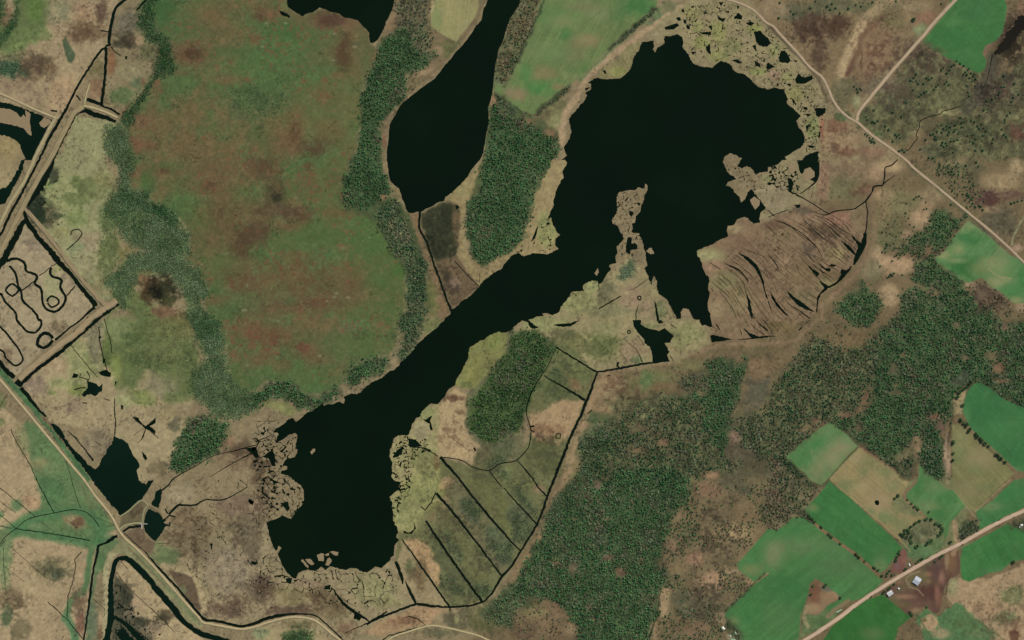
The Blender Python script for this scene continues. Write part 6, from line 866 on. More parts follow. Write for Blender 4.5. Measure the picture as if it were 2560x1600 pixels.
ditch("ditch", "long dark roadside ditch following the gravel dike road along the bottom", "ditch", [
 ("@03 1375,680 1500,830 1650,990 1800,1170 1920,1310 2050,1330 2200,1370 2300,1380 2419,1348 @13 100,1310 250,1275 400,1265 560,1280 650,1350 750,1440 850,1540", [12, 20, 20, 22, 34, 24, 26, 30, 30, 14, 12, 12, 14, 16, 16, 16], True), ("@03 1160,490 1220,450 1340,432", [16, 26, 24]), ("@03 1170,500 1290,610 1380,690", 8), ("@13 1180,1530 1250,1470 1400,1430 1600,1378", [16, 12, 10, 8]), ("@13 1380,1305 1450,1290 1520,1310 1600,1370", [3, 9, 9, 4])])
ditch("ditch", "dark ditch crossing the dark marsh between the narrow lake and the channel", "ditch", [("@11 1548,485 1540,640 1610,770 1680,980 1750,1170 1820,1370 1850,1425", [22, 20, 22, 20, 22, 20, 26]), ("@11 1880,955 1990,1080 2105,1190", 8), ("@11 2115,1070 2110,1160", 4)])
ditch("canal", "long dark drainage canal along the right edge of the ditched strips", "canal", [
 ("@22 1490,385 1250,412 1000,460 805,492", [12, 20, 22, 14]), ("@22 805,495 720,730 660,880 560,1090 470,1320 395,1512 @23 330,160 290,290 240,420 90,660 0,810 @13 2320,920 2230,1070 2150,1150 2040,1185 1830,1202 1640,1190 1515,1170 1380,1220 1200,1290 1050,1355 900,1420 830,1450", [16, 24, 28, 26, 26, 28, 28, 24, 24, 22, 22, 20, 20, 26, 20, 18, 20, 18, 26, 22, 22, 20, 8, 5]), ("@13 1830,1200 1835,1240", 14)])
ditch("ditch", "parallel straight dark ditches dividing the grassy strips beside the canal", "ditch", [
 ("@22 415,255 600,370 780,480 803,490", 16), ("@22 300,525 480,630 690,755", [10, 16, 26]), ("@12 1740,1295 1930,1512 @13 2100,220 2250,400 2419,590 @23 75,665", [28, 22, 20, 22, 20, 14]), ("@12 2205,1425 2270,1512 @13 2320,60", 9), ("@13 2340,75 2419,165 @23 100,270 235,420", [9, 14, 14, 16]), ("@22 50,1330 190,1490 @23 240,60 325,150", [8, 14, 14, 16]),
 ("@13 1705,125 1900,350 2100,610 2330,915", [26, 22, 18, 16]), ("@13 1605,385 1800,680 1990,950 2145,1160", [22, 24, 22, 26]), ("@13 1380,560 1600,870 1830,1200", [10, 18, 18]), ("@13 1320,770 1380,920", [26, 34]), ("@13 1380,920 1385,985", [34, 12]), ("@13 1410,960 1440,1020 1510,1170", [8, 32, 20]), ("@13 1700,115 1650,220 1600,285 1560,250", 11), ("@13 730,1030 780,1110 830,1170 950,1260 1080,1340", [8, 26, 30, 26, 12]), ("@13 1045,1365 1240,1240", [20, 14])])
ditch("stream", "thin dark creek curving round the foot of the oval wooded hill", "stream", [("@22 415,260 330,450 200,650 135,860 175,1010 175,1110 150,1210 60,1310 0,1340 @12 2300,1360 2200,1422 2050,1390 1970,1340 1870,1310 1745,1298", [5, 6, 8, 10, 14, 12, 8, 10, 10, 10, 10, 8, 9, 9, 10], True), ("@22 175,1010 210,1000", 16), ("@22 175,1040 215,1060", 12)])
ditch("stream", "meandering dark creek flowing from the scrub under the road to the ridged marsh", "stream", [
 ("@30 2120,520 2100,620 2070,760 2020,850 1990,940", [10, 5, 5, 4, 3], True), ("@30 1810,1005 1740,1030 1660,1048 1620,1080 1500,1112 1435,1150 1430,1200 1400,1270 1410,1310 1370,1360 1330,1415 1300,1420", 8, True), ("@31 1225,-5 1200,20 1165,50 1110,70 1105,110 1100,170 1090,220 1075,240 1000,250 985,300 955,345 920,390 850,440 800,465 650,480 560,515 500,515 400,480", [10, 12, 12, 10, 12, 12, 14, 14, 16, 12, 16, 14, 12, 10, 12, 12, 6, 3], True), ("@31 1200,140 1150,180 1090,225", [4, 9, 12]), ("@31 925,395 942,500 930,650 915,700", [12, 10, 11, 14]), ("@31 1075,245 1085,320", 4),
 ("@31 200,290 330,360 450,430 580,512", [20, 10, 9, 8]), ("@31 305,320 400,250 460,190 480,110 482,0", [6, 12, 18, 12, 10], True), ("@31 0,540 130,490 190,470", 7), ("@31 -60,445 10,480 60,530", [3, 5, 12]), ("@31 400,385 430,250", 3)])
fan = Flat()
fan.poly(jag(P("@31 903,690 933,690 933,790 885,890 820,990 800,990 770,1050 700,1130 640,1180 560,1220 500,1270 475,1330 467,1440 452,1440 465,1290 530,1210 480,1140 580,1190 650,1150 690,1080 690,1030 745,1040 800,990 822,900 760,850 680,740 790,830 830,885 850,820 820,760 775,690 830,750 882,785 887,740 815,660 895,745"), 3, 0.5), 0.2)
fan.make("canal", M_W, "spiky dark crescent canal along the outer rim of the ridged marsh", "canal")
ridges = []
for p_, w_ in (("@31 50,560 220,630 330,700 400,760 470,840 510,920", [3, 12, 8, 6, 6, 3]), ("@31 220,630 300,700 400,770 480,850", [10, 6, 5, 2]), ("@31 250,570 430,680 600,790 700,900", [2, 5, 5, 2]), ("@31 500,570 600,650 680,730", [3, 6, 8]), ("@31 600,520 700,580 780,680", [3, 5, 8]), ("@31 430,520 560,560 680,650 780,700", [3, 6, 6, 3]), ("@31 330,560 420,650 530,740", [2, 5, 2]), ("@31 360,870 430,960", [2, 5]), ("@31 290,900 370,990 400,1030", [2, 4, 2]), ("@31 260,960 300,1070 370,1130", [2, 4, 2]), ("@31 450,910 560,960", [2, 4]), ("@31 0,900 60,960 110,1050", [6, 10, 2]), ("@31 80,820 110,840", 6), ("@31 60,845 85,860", 5), ("@31 170,1210 210,1290 300,1370", [4, 8, 3]), ("@31 130,1270 190,1350 290,1440 330,1490", [2, 5, 5, 2]), ("@31 300,1270 400,1330 460,1370", [2, 5, 2]), ("@31 330,1230 470,1320", [2, 4]), ("@31 440,1210 510,1260", 4), ("@31 0,1330 30,1420 60,1480", [10, 6, 2]), ("@31 100,1330 180,1430", 4), ("@31 240,1380 330,1450 400,1500", [4, 12, 10]),
               ("@21 2380,1010 2419,1100", 4), ("@21 2230,860 2350,900 2419,960", [2, 5, 3]), ("@21 2270,980 2300,1030", 3), ("@21 2090,960 2170,1010", [2, 4]), ("@21 2050,1160 2120,1240", 4), ("@21 1960,1240 2000,1290 2025,1320", 3), ("@21 1870,970 1970,1030", 6), ("@21 2150,1120 2190,1170 2210,1260 2230,1330", [2, 5, 5, 5]), ("@21 2230,1330 2240,1400 2270,1500", [8, 16, 10]), ("@21 2150,1190 2190,1260", 3), ("@21 1885,1210 1900,1240", 6), ("@21 2060,1380 2080,1440", 3), ("@22 2250,30 2330,100 2400,150", [3, 6, 3]), ("@22 2190,80 2270,170", [10, 5]), ("@22 2130,185 2280,172 2419,152 @32 70,155", [5, 10, 14, 6]), ("@22 1880,60 1970,95", 3), ("@32 290,100 320,70", 14), ("@32 360,30 400,0", 6), ("@22 1790,20 1800,70", 3), ("@31 60,1180 90,1260", 3), ("@31 620,820 690,880", [2, 5]), ("@31 540,620 640,740 720,840", [2, 4, 2]), ("@31 380,640 470,740 560,800", [2, 4, 2]), ("@31 700,560 800,640", [2, 4]), ("@21 2180,830 2280,880 2380,960", [2, 3, 2]), ("@21 2320,950 2419,1060 @31 60,1180", [2, 4, 2]), ("@21 2419,1340 @31 60,1440 140,1512", 4), ("@22 2380,0 2419,40", 5), ("@32 20,20 100,110", 3), ("@32 100,20 190,110", 3)):
    ridges.append((p_, w_, True))
def lerp_paths(a, b2, t):
    n = 14
    def res(p):
        p = smooth_path(p, 6); L = [0]
        for i in range(1, len(p)): L.append(L[-1] + math.hypot(p[i][0] - p[i - 1][0], p[i][1] - p[i - 1][1]))
        return [(float(np.interp(L[-1] * k / n, L, [q[0] for q in p])), float(np.interp(L[-1] * k / n, L, [q[1] for q in p]))) for k in range(n + 1)]
    A1, B1 = res(a), res(b2)
    return [(u[0] * (1 - t) + v[0] * t, u[1] * (1 - t) + v[1] * t) for u, v in zip(A1, B1)]
GUIDES = [P(g_) for g_ in ("@31 560,515 680,600 800,700 900,770", "@31 300,520 480,620 680,780 830,930", "@31 60,560 300,700 520,900 740,1040", "@21 2330,620 @31 60,800 330,1010 560,1200", "@21 2130,860 2330,1020 @31 80,1200 440,1430", "@21 1990,960 2190,1100 2330,1330 @32 130,90", "@21 1890,1000 2100,1190 2230,1400 @22 2400,140", "@21 1880,1220 2020,1330 2110,1500 @22 2150,160")]
fine = Flat(); kk_ = 0
for gi in range(len(GUIDES) - 1):
    for k in range(6):
        t = (k + R.uniform(.1, .9)) / 6
        pth = lerp_paths(GUIDES[gi], GUIDES[gi + 1], t)
        i = R.randint(0, 3)
        while i < len(pth) - 2:
            j = min(len(pth), i + R.randint(3, 8))
            seg = smooth_path([(x + R.gauss(0, .8), y + R.gauss(0, .8)) for x, y in pth[i:j]], 4)
            ww = R.choice((0.5, 0.6, 0.8, 0.8, 1.1, 1.5)); fine.ribbon(seg, [0.25, ww, ww * R.uniform(.6, 1.3), 0.25], 0.16 + 0.003 * (kk_ % 14), 0.3); kk_ += 1
            i = j - 1 + R.randint(0, 3)
fine.make("water", M_DITCH, "closely packed hair-thin curved slits between the bolder cracks of the ridged marsh", "water")
ditch("water", "fan of fine curving dark cracks across the ridged floating marsh", "water", ridges)
ditch("water", "fine cracks, ring ditches and straight slits in the marsh south of the isthmus", "water", [
 ("@21 820,1408 900,1360 1030,1285", [12, 12, 9]), ("@21 1100,1235 1180,1200 1290,1118", [3, 7, 3]), ("@21 1195,1365 1175,1430 1170,1512", [5, 9, 9]), ("@22 1080,205 1170,270 1200,320 1240,410", [3, 5, 7, 8]), ("@22 1040,325 1090,400", 4), ("@22 1020,120 1070,135", 4), ("@22 1120,105 1113,125 1095,122 1092,104 1105,97 1120,105", 11, True), ("@21 1222,1300 1210,1322 1190,1312 1190,1292 1208,1286 1222,1300", 12, True), ("@21 560,1245 610,1285", 7), ("@21 440,1380 580,1370", 2), ("@21 820,1180 825,1230", 6), ("@21 1090,960 1200,1080", 2),
 ("@22 1490,330 1520,385", 6), ("@22 1190,150 1250,240", 5), ("@22 1520,130 1440,220", 4), ("@22 420,1075 460,1075 455,1120 415,1115 420,1075", 10), ("@22 1030,720 1055,740 1045,770", 8), ("@22 715,885 755,850", 12), ("@22 900,530 925,520", 10), ("@12 1450,1200 1600,1210 1720,1290", [4, 10, 8]), ("@12 1850,1110 2010,1240", 3), ("@12 2060,1205 2075,1240", 16), ("@12 0,1020 100,960 130,900", 4), ("@12 0,1150 120,1100", 8), ("@12 0,980 30,1060", 4)])

# ---- random crack networks between reed plates (edges of an irregular cell pattern)
def cracks(label, region, size, width, keep, seed, holes_n=0, hole_r=2.2, exclude=()):
    rng = random.Random(seed)
    poly = P(region); q = np.array(poly)
    x0, y0 = q.min(0); x1, y1 = q.max(0)
    nx = int((x1 - x0) / size) + 3; ny = int((y1 - y0) / size) + 3
    pts = {}
    for i in range(-1, nx + 1):
        for j in range(-1, ny + 1):
            pts[i, j] = (x0 + (i + rng.uniform(0.0, 1.0)) * size, y0 + (j + rng.uniform(0.0, 1.0)) * size)
    f = Flat()
    def pin(x, y):
        r = False; n = len(poly)
        for k in range(n):
            xa, ya = poly[k]; xb, yb = poly[(k + 1) % n]
            if (ya > y) != (yb > y) and x < (xb - xa) * (y - ya) / (yb - ya) + xa: r = not r
        return r
    cnt = 0
    for (i, j), c in pts.items():
        if i < 0 or j < 0 or i >= nx or j >= ny: continue
        cell = [(c[0] - 2 * size, c[1] - 2 * size, None), (c[0] + 2 * size, c[1] - 2 * size, None), (c[0] + 2 * size, c[1] + 2 * size, None), (c[0] - 2 * size, c[1] + 2 * size, None)]
        for di in (-2, -1, 0, 1, 2):
            for dj in (-2, -1, 0, 1, 2):
                nb = (i + di, j + dj)
                if (di or dj) and nb in pts:
                    o = pts[nb]
                    mx, my = (c[0] + o[0]) / 2, (c[1] + o[1]) / 2; dx, dy = o[0] - c[0], o[1] - c[1]
                    new = []; m = len(cell)
                    for k in range(m):
                        A_ = cell[k]; B2 = cell[(k + 1) % m]
                        sa = (A_[0] - mx) * dx + (A_[1] - my) * dy; sb = (B2[0] - mx) * dx + (B2[1] - my) * dy
                        if sa <= 0: new.append(A_)
                        if (sa < 0 < sb) or (sb < 0 < sa):
                            t = sa / (sa - sb)
                            new.append((A_[0] + (B2[0] - A_[0]) * t, A_[1] + (B2[1] - A_[1]) * t, nb if sa < 0 else A_[2]))
                    # edge k->k+1 carries the id stored on its first vertex
                    cell = new
                    if len(cell) < 3: break
            if len(cell) < 3: break
        m = len(cell)
        if m < 3: continue
        for k in range(m):
            A_ = cell[k]; B2 = cell[(k + 1) % m]
            if A_[2] is None or A_[2] < (i, j): continue
            if rng.random() > keep: continue
            mx, my = (A_[0] + B2[0]) / 2, (A_[1] + B2[1]) / 2
            if not (pin(A_[0], A_[1]) and pin(B2[0], B2[1])): continue
            L = math.hypot(A_[0] - B2[0], A_[1] - B2[1])
            if L < size * 0.15: continue
            ww = width * (rng.uniform(0.25, 1.1) if rng.random() < .75 else rng.uniform(1.4, 2.6))
            pth = [(A_[0], A_[1]), (A_[0] * .7 + B2[0] * .3 + rng.gauss(0, size * 0.03), A_[1] * .7 + B2[1] * .3 + rng.gauss(0, size * 0.03)), (mx + rng.gauss(0, size * 0.04), my + rng.gauss(0, size * 0.04)), (B2[0], B2[1])]
            cnt += 1
            f.ribbon(jag(pth, 4, 0.22, rng, False), [ww * rng.uniform(0.3, 1.6), ww * rng.uniform(0.1, 1), ww * rng.uniform(0.1, 1.4), ww * rng.uniform(0.3, 1.6)], 0.18 + 0.002 * (cnt % 20), 0.3, rng)
    for k in range(holes_n):
        for _ in range(20):
            x, y = rng.uniform(x0, x1), rng.uniform(y0, y1)
            if pin(x, y): break
        r = hole_r * rng.uniform(0.4, 1.6); n = rng.randint(5, 8); a0 = rng.uniform(0, 6)
        f.poly([(x + math.cos(a0 + t * 6.283 / n) * r * rng.uniform(0.4, 1.3), y + math.sin(a0 + t * 6.283 / n) * r * rng.uniform(0.4, 1.3)) for t in range(n)], 0.24 + 0.002 * (k % 20))
    f.make("water", M_W, label, "water")
cracks("dark cracks between broken peat plates left of the lower basin", "@12 0,1000 180,1050 190,1160 380,1080 380,1290 300,1400 350,1512 @13 430,60 450,200 330,360 90,390 60,300 0,100 @02 2380,1150", 13, 2.3, 0.68, 3, 90, 2.6)
cracks("dark veins in the trampled marsh west of the lower basin", "@03 2419,0 @02 2200,1300 @03 1950,200 1700,300 1750,800 2000,1250 2419,1320 @13 200,1200 300,1000 100,500 0,300", 15, 0.8, 0.38, 4, 160, 1.4)
cracks("dark cracks between pale reed plates along the south shore of the lower basin", "@13 180,680 300,880 440,870 700,830 900,840 1050,890 1200,830 1300,780 1340,1050 1180,1200 900,1280 700,1200 500,1120 330,1050 0,1080 @03 2419,900 @13 0,640", 17, 1.5, 0.7, 5, 70, 2.2)
cracks("scattered dark specks and cracks among the reed mats north-east of the large lake", "@20 1600,120 1750,10 2050,10 2300,120 2419,250 @30 250,520 400,680 520,860 540,950 540,1200 490,1290 470,1500 350,1450 330,1250 290,1120 180,900 0,800 @20 2380,800 2080,600 1720,560 1640,440", 11.5, 1.05, 0.36, 6, 330, 1.7)
cracks("dark specks in the reed lobes of the large lake", "@21 2000,20 2150,60 2300,140 2419,120 2419,400 2290,300 2160,380 2060,200", 13, 0.8, 0.4, 7, 26, 1.6)
cracks("dark cracks among the jumbled reed plates at the ridged marsh corner", "@31 0,40 180,30 290,120 300,280 240,330 150,300 0,230", 10, 2.0, 0.75, 8, 30, 2.8)
cracks("dark specks along the eastern shore reeds of the lower basin", "@12 1290,1200 1400,1100 1600,1100 1660,1220 1500,1300 1480,1512 @13 1450,150 1380,250 1300,420 1290,200 @12 1290,1400", 10, 1.7, 0.55, 9, 90, 2.4)
cracks("fine dark cracks in the reed spit reaching into the large lake", "@21 1000,310 1270,250 1220,470 1130,690 1200,700 1280,990 1000,960 1040,720 960,580", 11, 1.0, 0.45, 10, 44, 1.8)
cracks("dark slits in the reed corner at the tip of the wooded peninsula", "@21 120,800 220,700 260,560 370,560 400,800 330,880 100,900 20,880", 13, 1.0, 0.4, 11, 18, 2.4)
cracks("dark mottles of standing water inside the horseshoe canal", "@03 1090,900 1250,1150 1330,1300 1560,1500 1060,1512 1060,1200", 12, 1.8, 0.5, 12, 60, 2.4)
cracks("dark trickles in the marsh left of the triangular wood", "@12 0,960 130,900 250,960 160,1060 0,1090", 12, 0.9, 0.6, 13, 0)
cracks("small dark specks of water in the meadow along the double dike", "@01 400,100 620,60 560,300 430,420 620,620 560,760 430,560 280,430", 12, 0.8, 0.3, 14, 22, 2.2)

# ---- floating reed islets in open water (low slabs of real thickness)
M_REED = mat_plain("reed", (140, 120, 86), 0.95, 0, 0.2, 0.35)
def islet(label, path, h=0.6):
    q = jag(P(path), 3, 0.5)
    f = Flat(); f.poly(q, 0.12 + h); 
    n0 = len(f.v)
    n = len(q)
    lo = [W(x, y, 0.0) for x, y in q]; hi = [W(x, y, 0.12 + h) for x, y in q]
    o = len(f.v); f.v += lo + hi
    for i in range(n): f.f.append([o + i, o + (i + 1) % n, o + n + (i + 1) % n, o + n + i])
    me = bpy.data.meshes.new("reed_islet"); me.from_pydata(f.v, [], f.f); me.update(); me.materials.append(M_REED)
    return tag(link("reed_islet", me), label, "reed islet")
for lb, p_ in (("lone pale reed islet in the middle of the lower basin", "@12 512,1245 535,1220 560,1215 558,1240 530,1272"), ("small triangular reed islet right of the reed spit in the large lake", "@21 1265,865 1300,830 1322,830 1342,885 1310,890"), ("long tilted reed islet at the left end of the southern islet row", "@13 425,755 445,750 500,820 490,835 460,805"), ("blunt reed islet beside the long tilted one in the southern row", "@13 465,752 510,742 552,790 530,805 500,790"),
               ("yellowish square reed islet near the south shore", "@13 575,710 610,693 642,697 640,770 590,762"), ("tiny reed islet between the square one and the bar-shaped one", "@13 650,702 690,690 690,712 662,718"), ("bar-shaped reed islet at the right end of the southern row", "@13 695,682 715,673 777,678 775,715 740,708"), ("upright reed islet below the bar-shaped one", "@13 675,740 695,728 717,760 705,785 685,812 655,805 665,780"), ("flat reed islet touching the broken south shore", "@13 570,850 620,820 645,838 640,860 600,862"),
               ("diamond reed islet in the gap below the northern reed lobe", "@21 2250,375 2290,345 2345,385 2335,430 2300,470 2262,410"), ("ragged reed raft in the flooded strip left of the dike, long one", "@00 0,1000 80,1030 150,1060 200,1110 220,1080 245,1110 240,1040 290,1080 280,1150 300,1280 270,1270 220,1210 150,1190 60,1170 0,1110"), ("round reed raft against the dike junction", "@00 372,1160 420,1110 470,1130 488,1155 420,1210 385,1195"),
               ("pale square reed raft in the pool by the creek mouth", "@31 190,40 230,20 280,90 220,130 190,90"), ("round reed raft at the right side of the thin pool", "@31 325,130 350,85 400,70 440,110 440,160 380,190 400,225 350,200"), ("small bleached islet north of the heart-shaped pool's creek", "@03 1535,330 1560,312 1600,325 1570,355 1540,372"), ("second small bleached islet in the creek mouth", "@03 1548,400 1580,370 1615,350 1600,395 1570,418"),
               ("feathery twig-like reed clump off the channel shore", "@21 780,1070 810,1020 820,1060 800,1095"), ("ruffled reed clump in the tip of the right lake arm", "@21 1595,1440 1620,1405 1670,1410 1690,1460 1640,1480 1600,1475")):
    islet(lb, p_, 0.5)

# ------------------------------------------------------------------ roads and dikes (raised strips with shoulders)
def road(name, label, cat, path, w, top, sh, h=0.6, shoulder=1.0, kind="structure", nsm=5, var=0.06, tracks=0.12):
    p = smooth_path(PL(path), nsm)
    w = w / 3.78
    n = len(p); V = []; Cc_ = []; F = []
    prof = ((-0.5, 0, 1), (-0.5, 1, 0), (-0.22, 1, 2), (0, 1, 3), (0.22, 1, 2), (0.5, 1, 0), (0.5, 0, 1))
    for i in range(n):
        x0, y0 = p[max(0, i - 1)]; x1, y1 = p[min(n - 1, i + 1)]
        dx, dy = x1 - x0, y1 - y0; L = math.hypot(dx, dy) + 1e-9; nx, ny = -dy / L, dx / L
        for (u, hz, k) in prof:
            d = u * w + (math.copysign(shoulder, u) if k == 1 else 0) + (R.uniform(-0.12, 0.12) * w if k in (0, 1) else 0)
            V.append(W(p[i][0] + nx * d, p[i][1] + ny * d, (0.35 + h * hz) if hz else 0.05))
            c = np.array(sh if k == 1 else top, dtype=float)
            if k == 2: c = c * (1 + tracks)
            if k == 3: c = c * (1 - tracks * 0.8)
            if k == 0: c = c * 0.6 + np.array(sh) * 0.4
            Cc_.append(np.clip(c * (1 + R.uniform(-var, var)), 3, 240))
    m = len(prof)
    for i in range(n - 1):
        for k in range(m - 1):
            a = i * m + k
            F.append([a, a + 1, a + m + 1, a + m])
    V = np.array(V); F = np.array(F)
    e1 = V[F[:, 1]] - V[F[:, 0]]; e2 = V[F[:, 3]] - V[F[:, 0]]
    fl = np.cross(e1, e2)[:, 2] < 0
    F[fl] = F[fl][:, ::-1]
    o = link(name, np_mesh(name, V, F, lin(np.array(Cc_)), M_ROAD, True))
    block_line(p, w + 2 * shoulder)
    return tag(o, label, cat, kind)
road("road", "wide pale two-lane country road crossing the lower right corner past the farm", "road", "@33 355,1512 600,1352 900,1130 1100,1000 1350,850 1600,710 1800,610 2000,500 2200,390 2419,290", 32, (190, 164, 134), (132, 106, 80), 0.5, 1.3, nsm=6, tracks=0.05)
road("road", "pale straight gravel road running from the T-junction to the top edge", "road", "@30 1790,-20 1600,180 1440,370 1200,640 1000,880 880,1030 848,1090 843,1140", 25, (176, 154, 122), (132, 112, 84), 0.5, 1.2, tracks=0.06)
road("road", "winding narrow gravel road skirting the north-eastern reed mats then running to the right edge", "road", "@20 1960,-30 2030,-8 2100,12 2200,50 2300,110 2400,210 @30 50,250 120,330 270,490 400,640 510,730 570,840 610,940 680,1040 760,1110 850,1160 960,1260 1100,1360 1300,1510 @31 1370,70 1480,160 1700,340 1880,490 2100,670 2300,850 2419,970", 19, (172, 150, 120), (126, 106, 78), 0.5, 1.2, tracks=0.07)
road("road", "gravel dike road running diagonally down the lower left then east along the bottom", "road", "@02 -20,540 100,680 250,860 400,1040 560,1230 700,1400 790,1505 @03 900,150 1000,270 1070,370 1120,470 1180,550 1280,640 1380,740 1500,870 1640,1030 1780,1190 1880,1300 1915,1345 2000,1362 2150,1390 2290,1410 2419,1385 @13 100,1350 250,1310 350,1295 450,1300 540,1320 620,1370 700,1440 820,1530", 14, (182, 162, 120), (128, 118, 84), 0.9, 1.6, tracks=0.1)
road("path", "pale curving farm track at the bottom centre between the marsh and the wood", "track", "@13 1230,1530 1300,1480 1450,1430 1580,1390 1680,1375 1800,1395 1950,1430 2100,1470 2230,1530", 13, (176, 160, 116), (116, 106, 76), 0.3, 1.2)
road("dike", "tan dike carrying a pale track on the left side of the straight double-dike ditch", "dike", "@00 525,1120 460,1230 400,1350 330,1490 @01 230,200 120,370 60,480 0,600", 26, (160, 146, 106), (124, 112, 80), 1.2, 2.0, tracks=0.12)
road("dike", "tan dike on the right side of the straight double-dike ditch", "dike", "@00 790,1010 700,1070 640,1180 560,1330 480,1490 @01 350,200 240,400 130,620 40,800 -20,900", 36, (146, 130, 94), (122, 112, 78), 1.4, 2.0, tracks=0.1)
road("dike", "pale dike running from the left edge to the flooded strip's corner", "dike", "@00 -30,870 130,940 300,1020 500,1105 550,1112", 17, (170, 152, 112), (124, 110, 80), 1.0, 1.2)
road("dike", "pale dike arm reaching right from the T-junction to the raised bog", "dike", "@00 790,1000 900,1025 1000,1060 1110,1112", 17, (172, 156, 114), (118, 110, 78), 1.0, 1.2)
road("dike", "short pale dike stub pointing up from the T-junction", "dike", "@00 800,985 815,900 848,790", 11, (170, 156, 112), (122, 114, 78), 0.8, 1.0)
road("dike", "tan dike along the outside of the square impoundment, upper right side", "dike", "@01 235,455 400,650 560,850 700,1040 860,1230 960,1340 1000,1370", 32, (146, 128, 94), (112, 100, 72), 1.3, 1.5, tracks=0.04)
road("dike", "tan dike along the lower right side of the square impoundment", "dike", "@01 1105,1330 1010,1390 940,1440 840,1512 @02 740,110 560,240 420,350 300,450 180,560", 48, (156, 136, 100), (130, 114, 84), 1.2, 1.5, tracks=0.04)
road("path", "short pale track from the dike road to the small footbridge", "track", "@03 1125,470 1180,430 1280,408 1340,408", 11, (150, 146, 106), (112, 112, 76), 0.4, 0.8)
road("path", "pale track curving along the left bank of the heart-shaped pool", "track", "@03 1345,400 1352,330 1370,270 1395,240 1330,195 1220,290 1130,350", 12, (136, 130, 94), (110, 108, 74), 0.4, 0.8)
# ------------------------------------------------------------------ vegetation
rs = np.random.RandomState(5)
def spruce_proto(tiers, pts, seed):
    """ragged conifer: stacked drooping star-shaped skirts of branches (unit height, unit radius)"""
    r = np.random.RandomState(seed); V = []; F = []; B = []
    for t in range(tiers):
        z0 = 0.12 + 0.80 * t / tiers; z1 = min(1.0, z0 + 1.35 / tiers * 0.8)
        rad = (1 - t / tiers) ** 0.8
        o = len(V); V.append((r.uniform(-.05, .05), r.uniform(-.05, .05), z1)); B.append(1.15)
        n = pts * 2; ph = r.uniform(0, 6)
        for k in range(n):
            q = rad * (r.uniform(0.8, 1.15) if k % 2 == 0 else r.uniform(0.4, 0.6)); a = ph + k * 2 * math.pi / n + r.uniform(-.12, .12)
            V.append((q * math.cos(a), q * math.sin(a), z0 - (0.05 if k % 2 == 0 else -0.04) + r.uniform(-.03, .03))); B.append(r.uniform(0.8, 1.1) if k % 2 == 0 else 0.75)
        for k in range(n): F.append((o, o + 1 + k, o + 1 + (k + 1) % n))
    return np.array(V), np.array(F), np.array(B)
def broad_proto(nleaf, seed, flat=0.9, s0=0.22, s1=0.42):
    """open crown of many tilted leaf clumps spread through a rounded volume"""
    r = np.random.RandomState(seed); V = []; F = []; B = []
    for k in range(nleaf):
        while True:
            p = r.uniform(-1, 1, 3)
            if 0.25 < np.linalg.norm(p) < 1: break
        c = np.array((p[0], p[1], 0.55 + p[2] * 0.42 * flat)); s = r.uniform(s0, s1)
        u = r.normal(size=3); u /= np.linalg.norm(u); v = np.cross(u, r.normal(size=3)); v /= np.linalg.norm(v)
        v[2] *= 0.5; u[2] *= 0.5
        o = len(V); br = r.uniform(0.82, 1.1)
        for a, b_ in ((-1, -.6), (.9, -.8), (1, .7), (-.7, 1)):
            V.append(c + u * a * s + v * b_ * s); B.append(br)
        F.append((o, o + 1, o + 2)); F.append((o, o + 2, o + 3))
    return np.array(V), np.array(F), np.array(B)
SP = [spruce_proto(3, 5, s_) for s_ in range(6)]
BP = [broad_proto(22, 40 + s_, .9, .2, .38) for s_ in range(6)]
SHB = [broad_proto(9, 60 + s_, 0.8, .35, .65) for s_ in range(5)]
def batch(name, pts, protos, rad, hgt, cols, label, cat):
    """one mesh of many plants that together read as a single mass of wood"""
    n = len(pts)
    if n == 0: return
    Vs, Fs, Cs = [], [], []; off = 0
    which = rs.randint(0, len(protos), n)
    for k, (pv, pf, pb) in enumerate(protos):
        idx = np.where(which == k)[0]
        if not len(idx): continue
        m = len(idx); a = rs.uniform(0, 6.283, m); ca, sa = np.cos(a), np.sin(a)
        r_ = rad[idx][:, None]; h_ = hgt[idx][:, None]
        el = rs.uniform(0.85, 1.15, m)[:, None]
        x = (pv[None, :, 0] * ca[:, None] - pv[None, :, 1] * sa[:, None]) * r_ * el + (pts[idx, 0][:, None] - 1280) * S
        y = (pv[None, :, 0] * sa[:, None] + pv[None, :, 1] * ca[:, None]) * r_ / el + (800 - pts[idx, 1][:, None]) * S
        z = pv[None, :, 2] * h_
        Vs.append(np.stack([x, y, z], -1).reshape(-1, 3))
        Fs.append((pf[None] + (np.arange(m) * len(pv))[:, None, None]).reshape(-1, 3) + off)
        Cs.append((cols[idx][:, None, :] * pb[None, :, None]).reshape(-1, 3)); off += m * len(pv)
    o = link(name, np_mesh(name, np.concatenate(Vs), np.concatenate(Fs), np.concatenate(Cs), M_LEAF))
    return tag(o, label, cat, "stuff")
def blocked(p):
    i = np.clip(((p[:, 0] - X0) / STEP + 0.5).astype(int), 0, NX - 1); j = np.clip(((p[:, 1] - Y0) / STEP + 0.5).astype(int), 0, NY - 1)
    return BLOCK[j, i]
for (t_, x_, y_, rx_, ry_, ro_) in CLEARINGS:
    cx = int(t_[0]) * 640 + x_ / 3.78; cy = int(t_[1]) * 400 + y_ / 3.78; rx_ /= 3.78; ry_ /= 3.78
    m_ = max(rx_, ry_) * 1.4; s_ = sl(cx - m_, cx + m_, cy - m_, cy + m_); aa = math.radians(ro_); dx = GX[s_] - cx; dy = GY[s_] - cy
    rr = np.sqrt(((dx * math.cos(aa) + dy * math.sin(aa)) / rx_) ** 2 + ((-dx * math.sin(aa) + dy * math.cos(aa)) / ry_) ** 2)
    BLOCK[s_] |= (rr + 0.45 * NM[s_] + 0.35 * NF[s_]) < 0.7
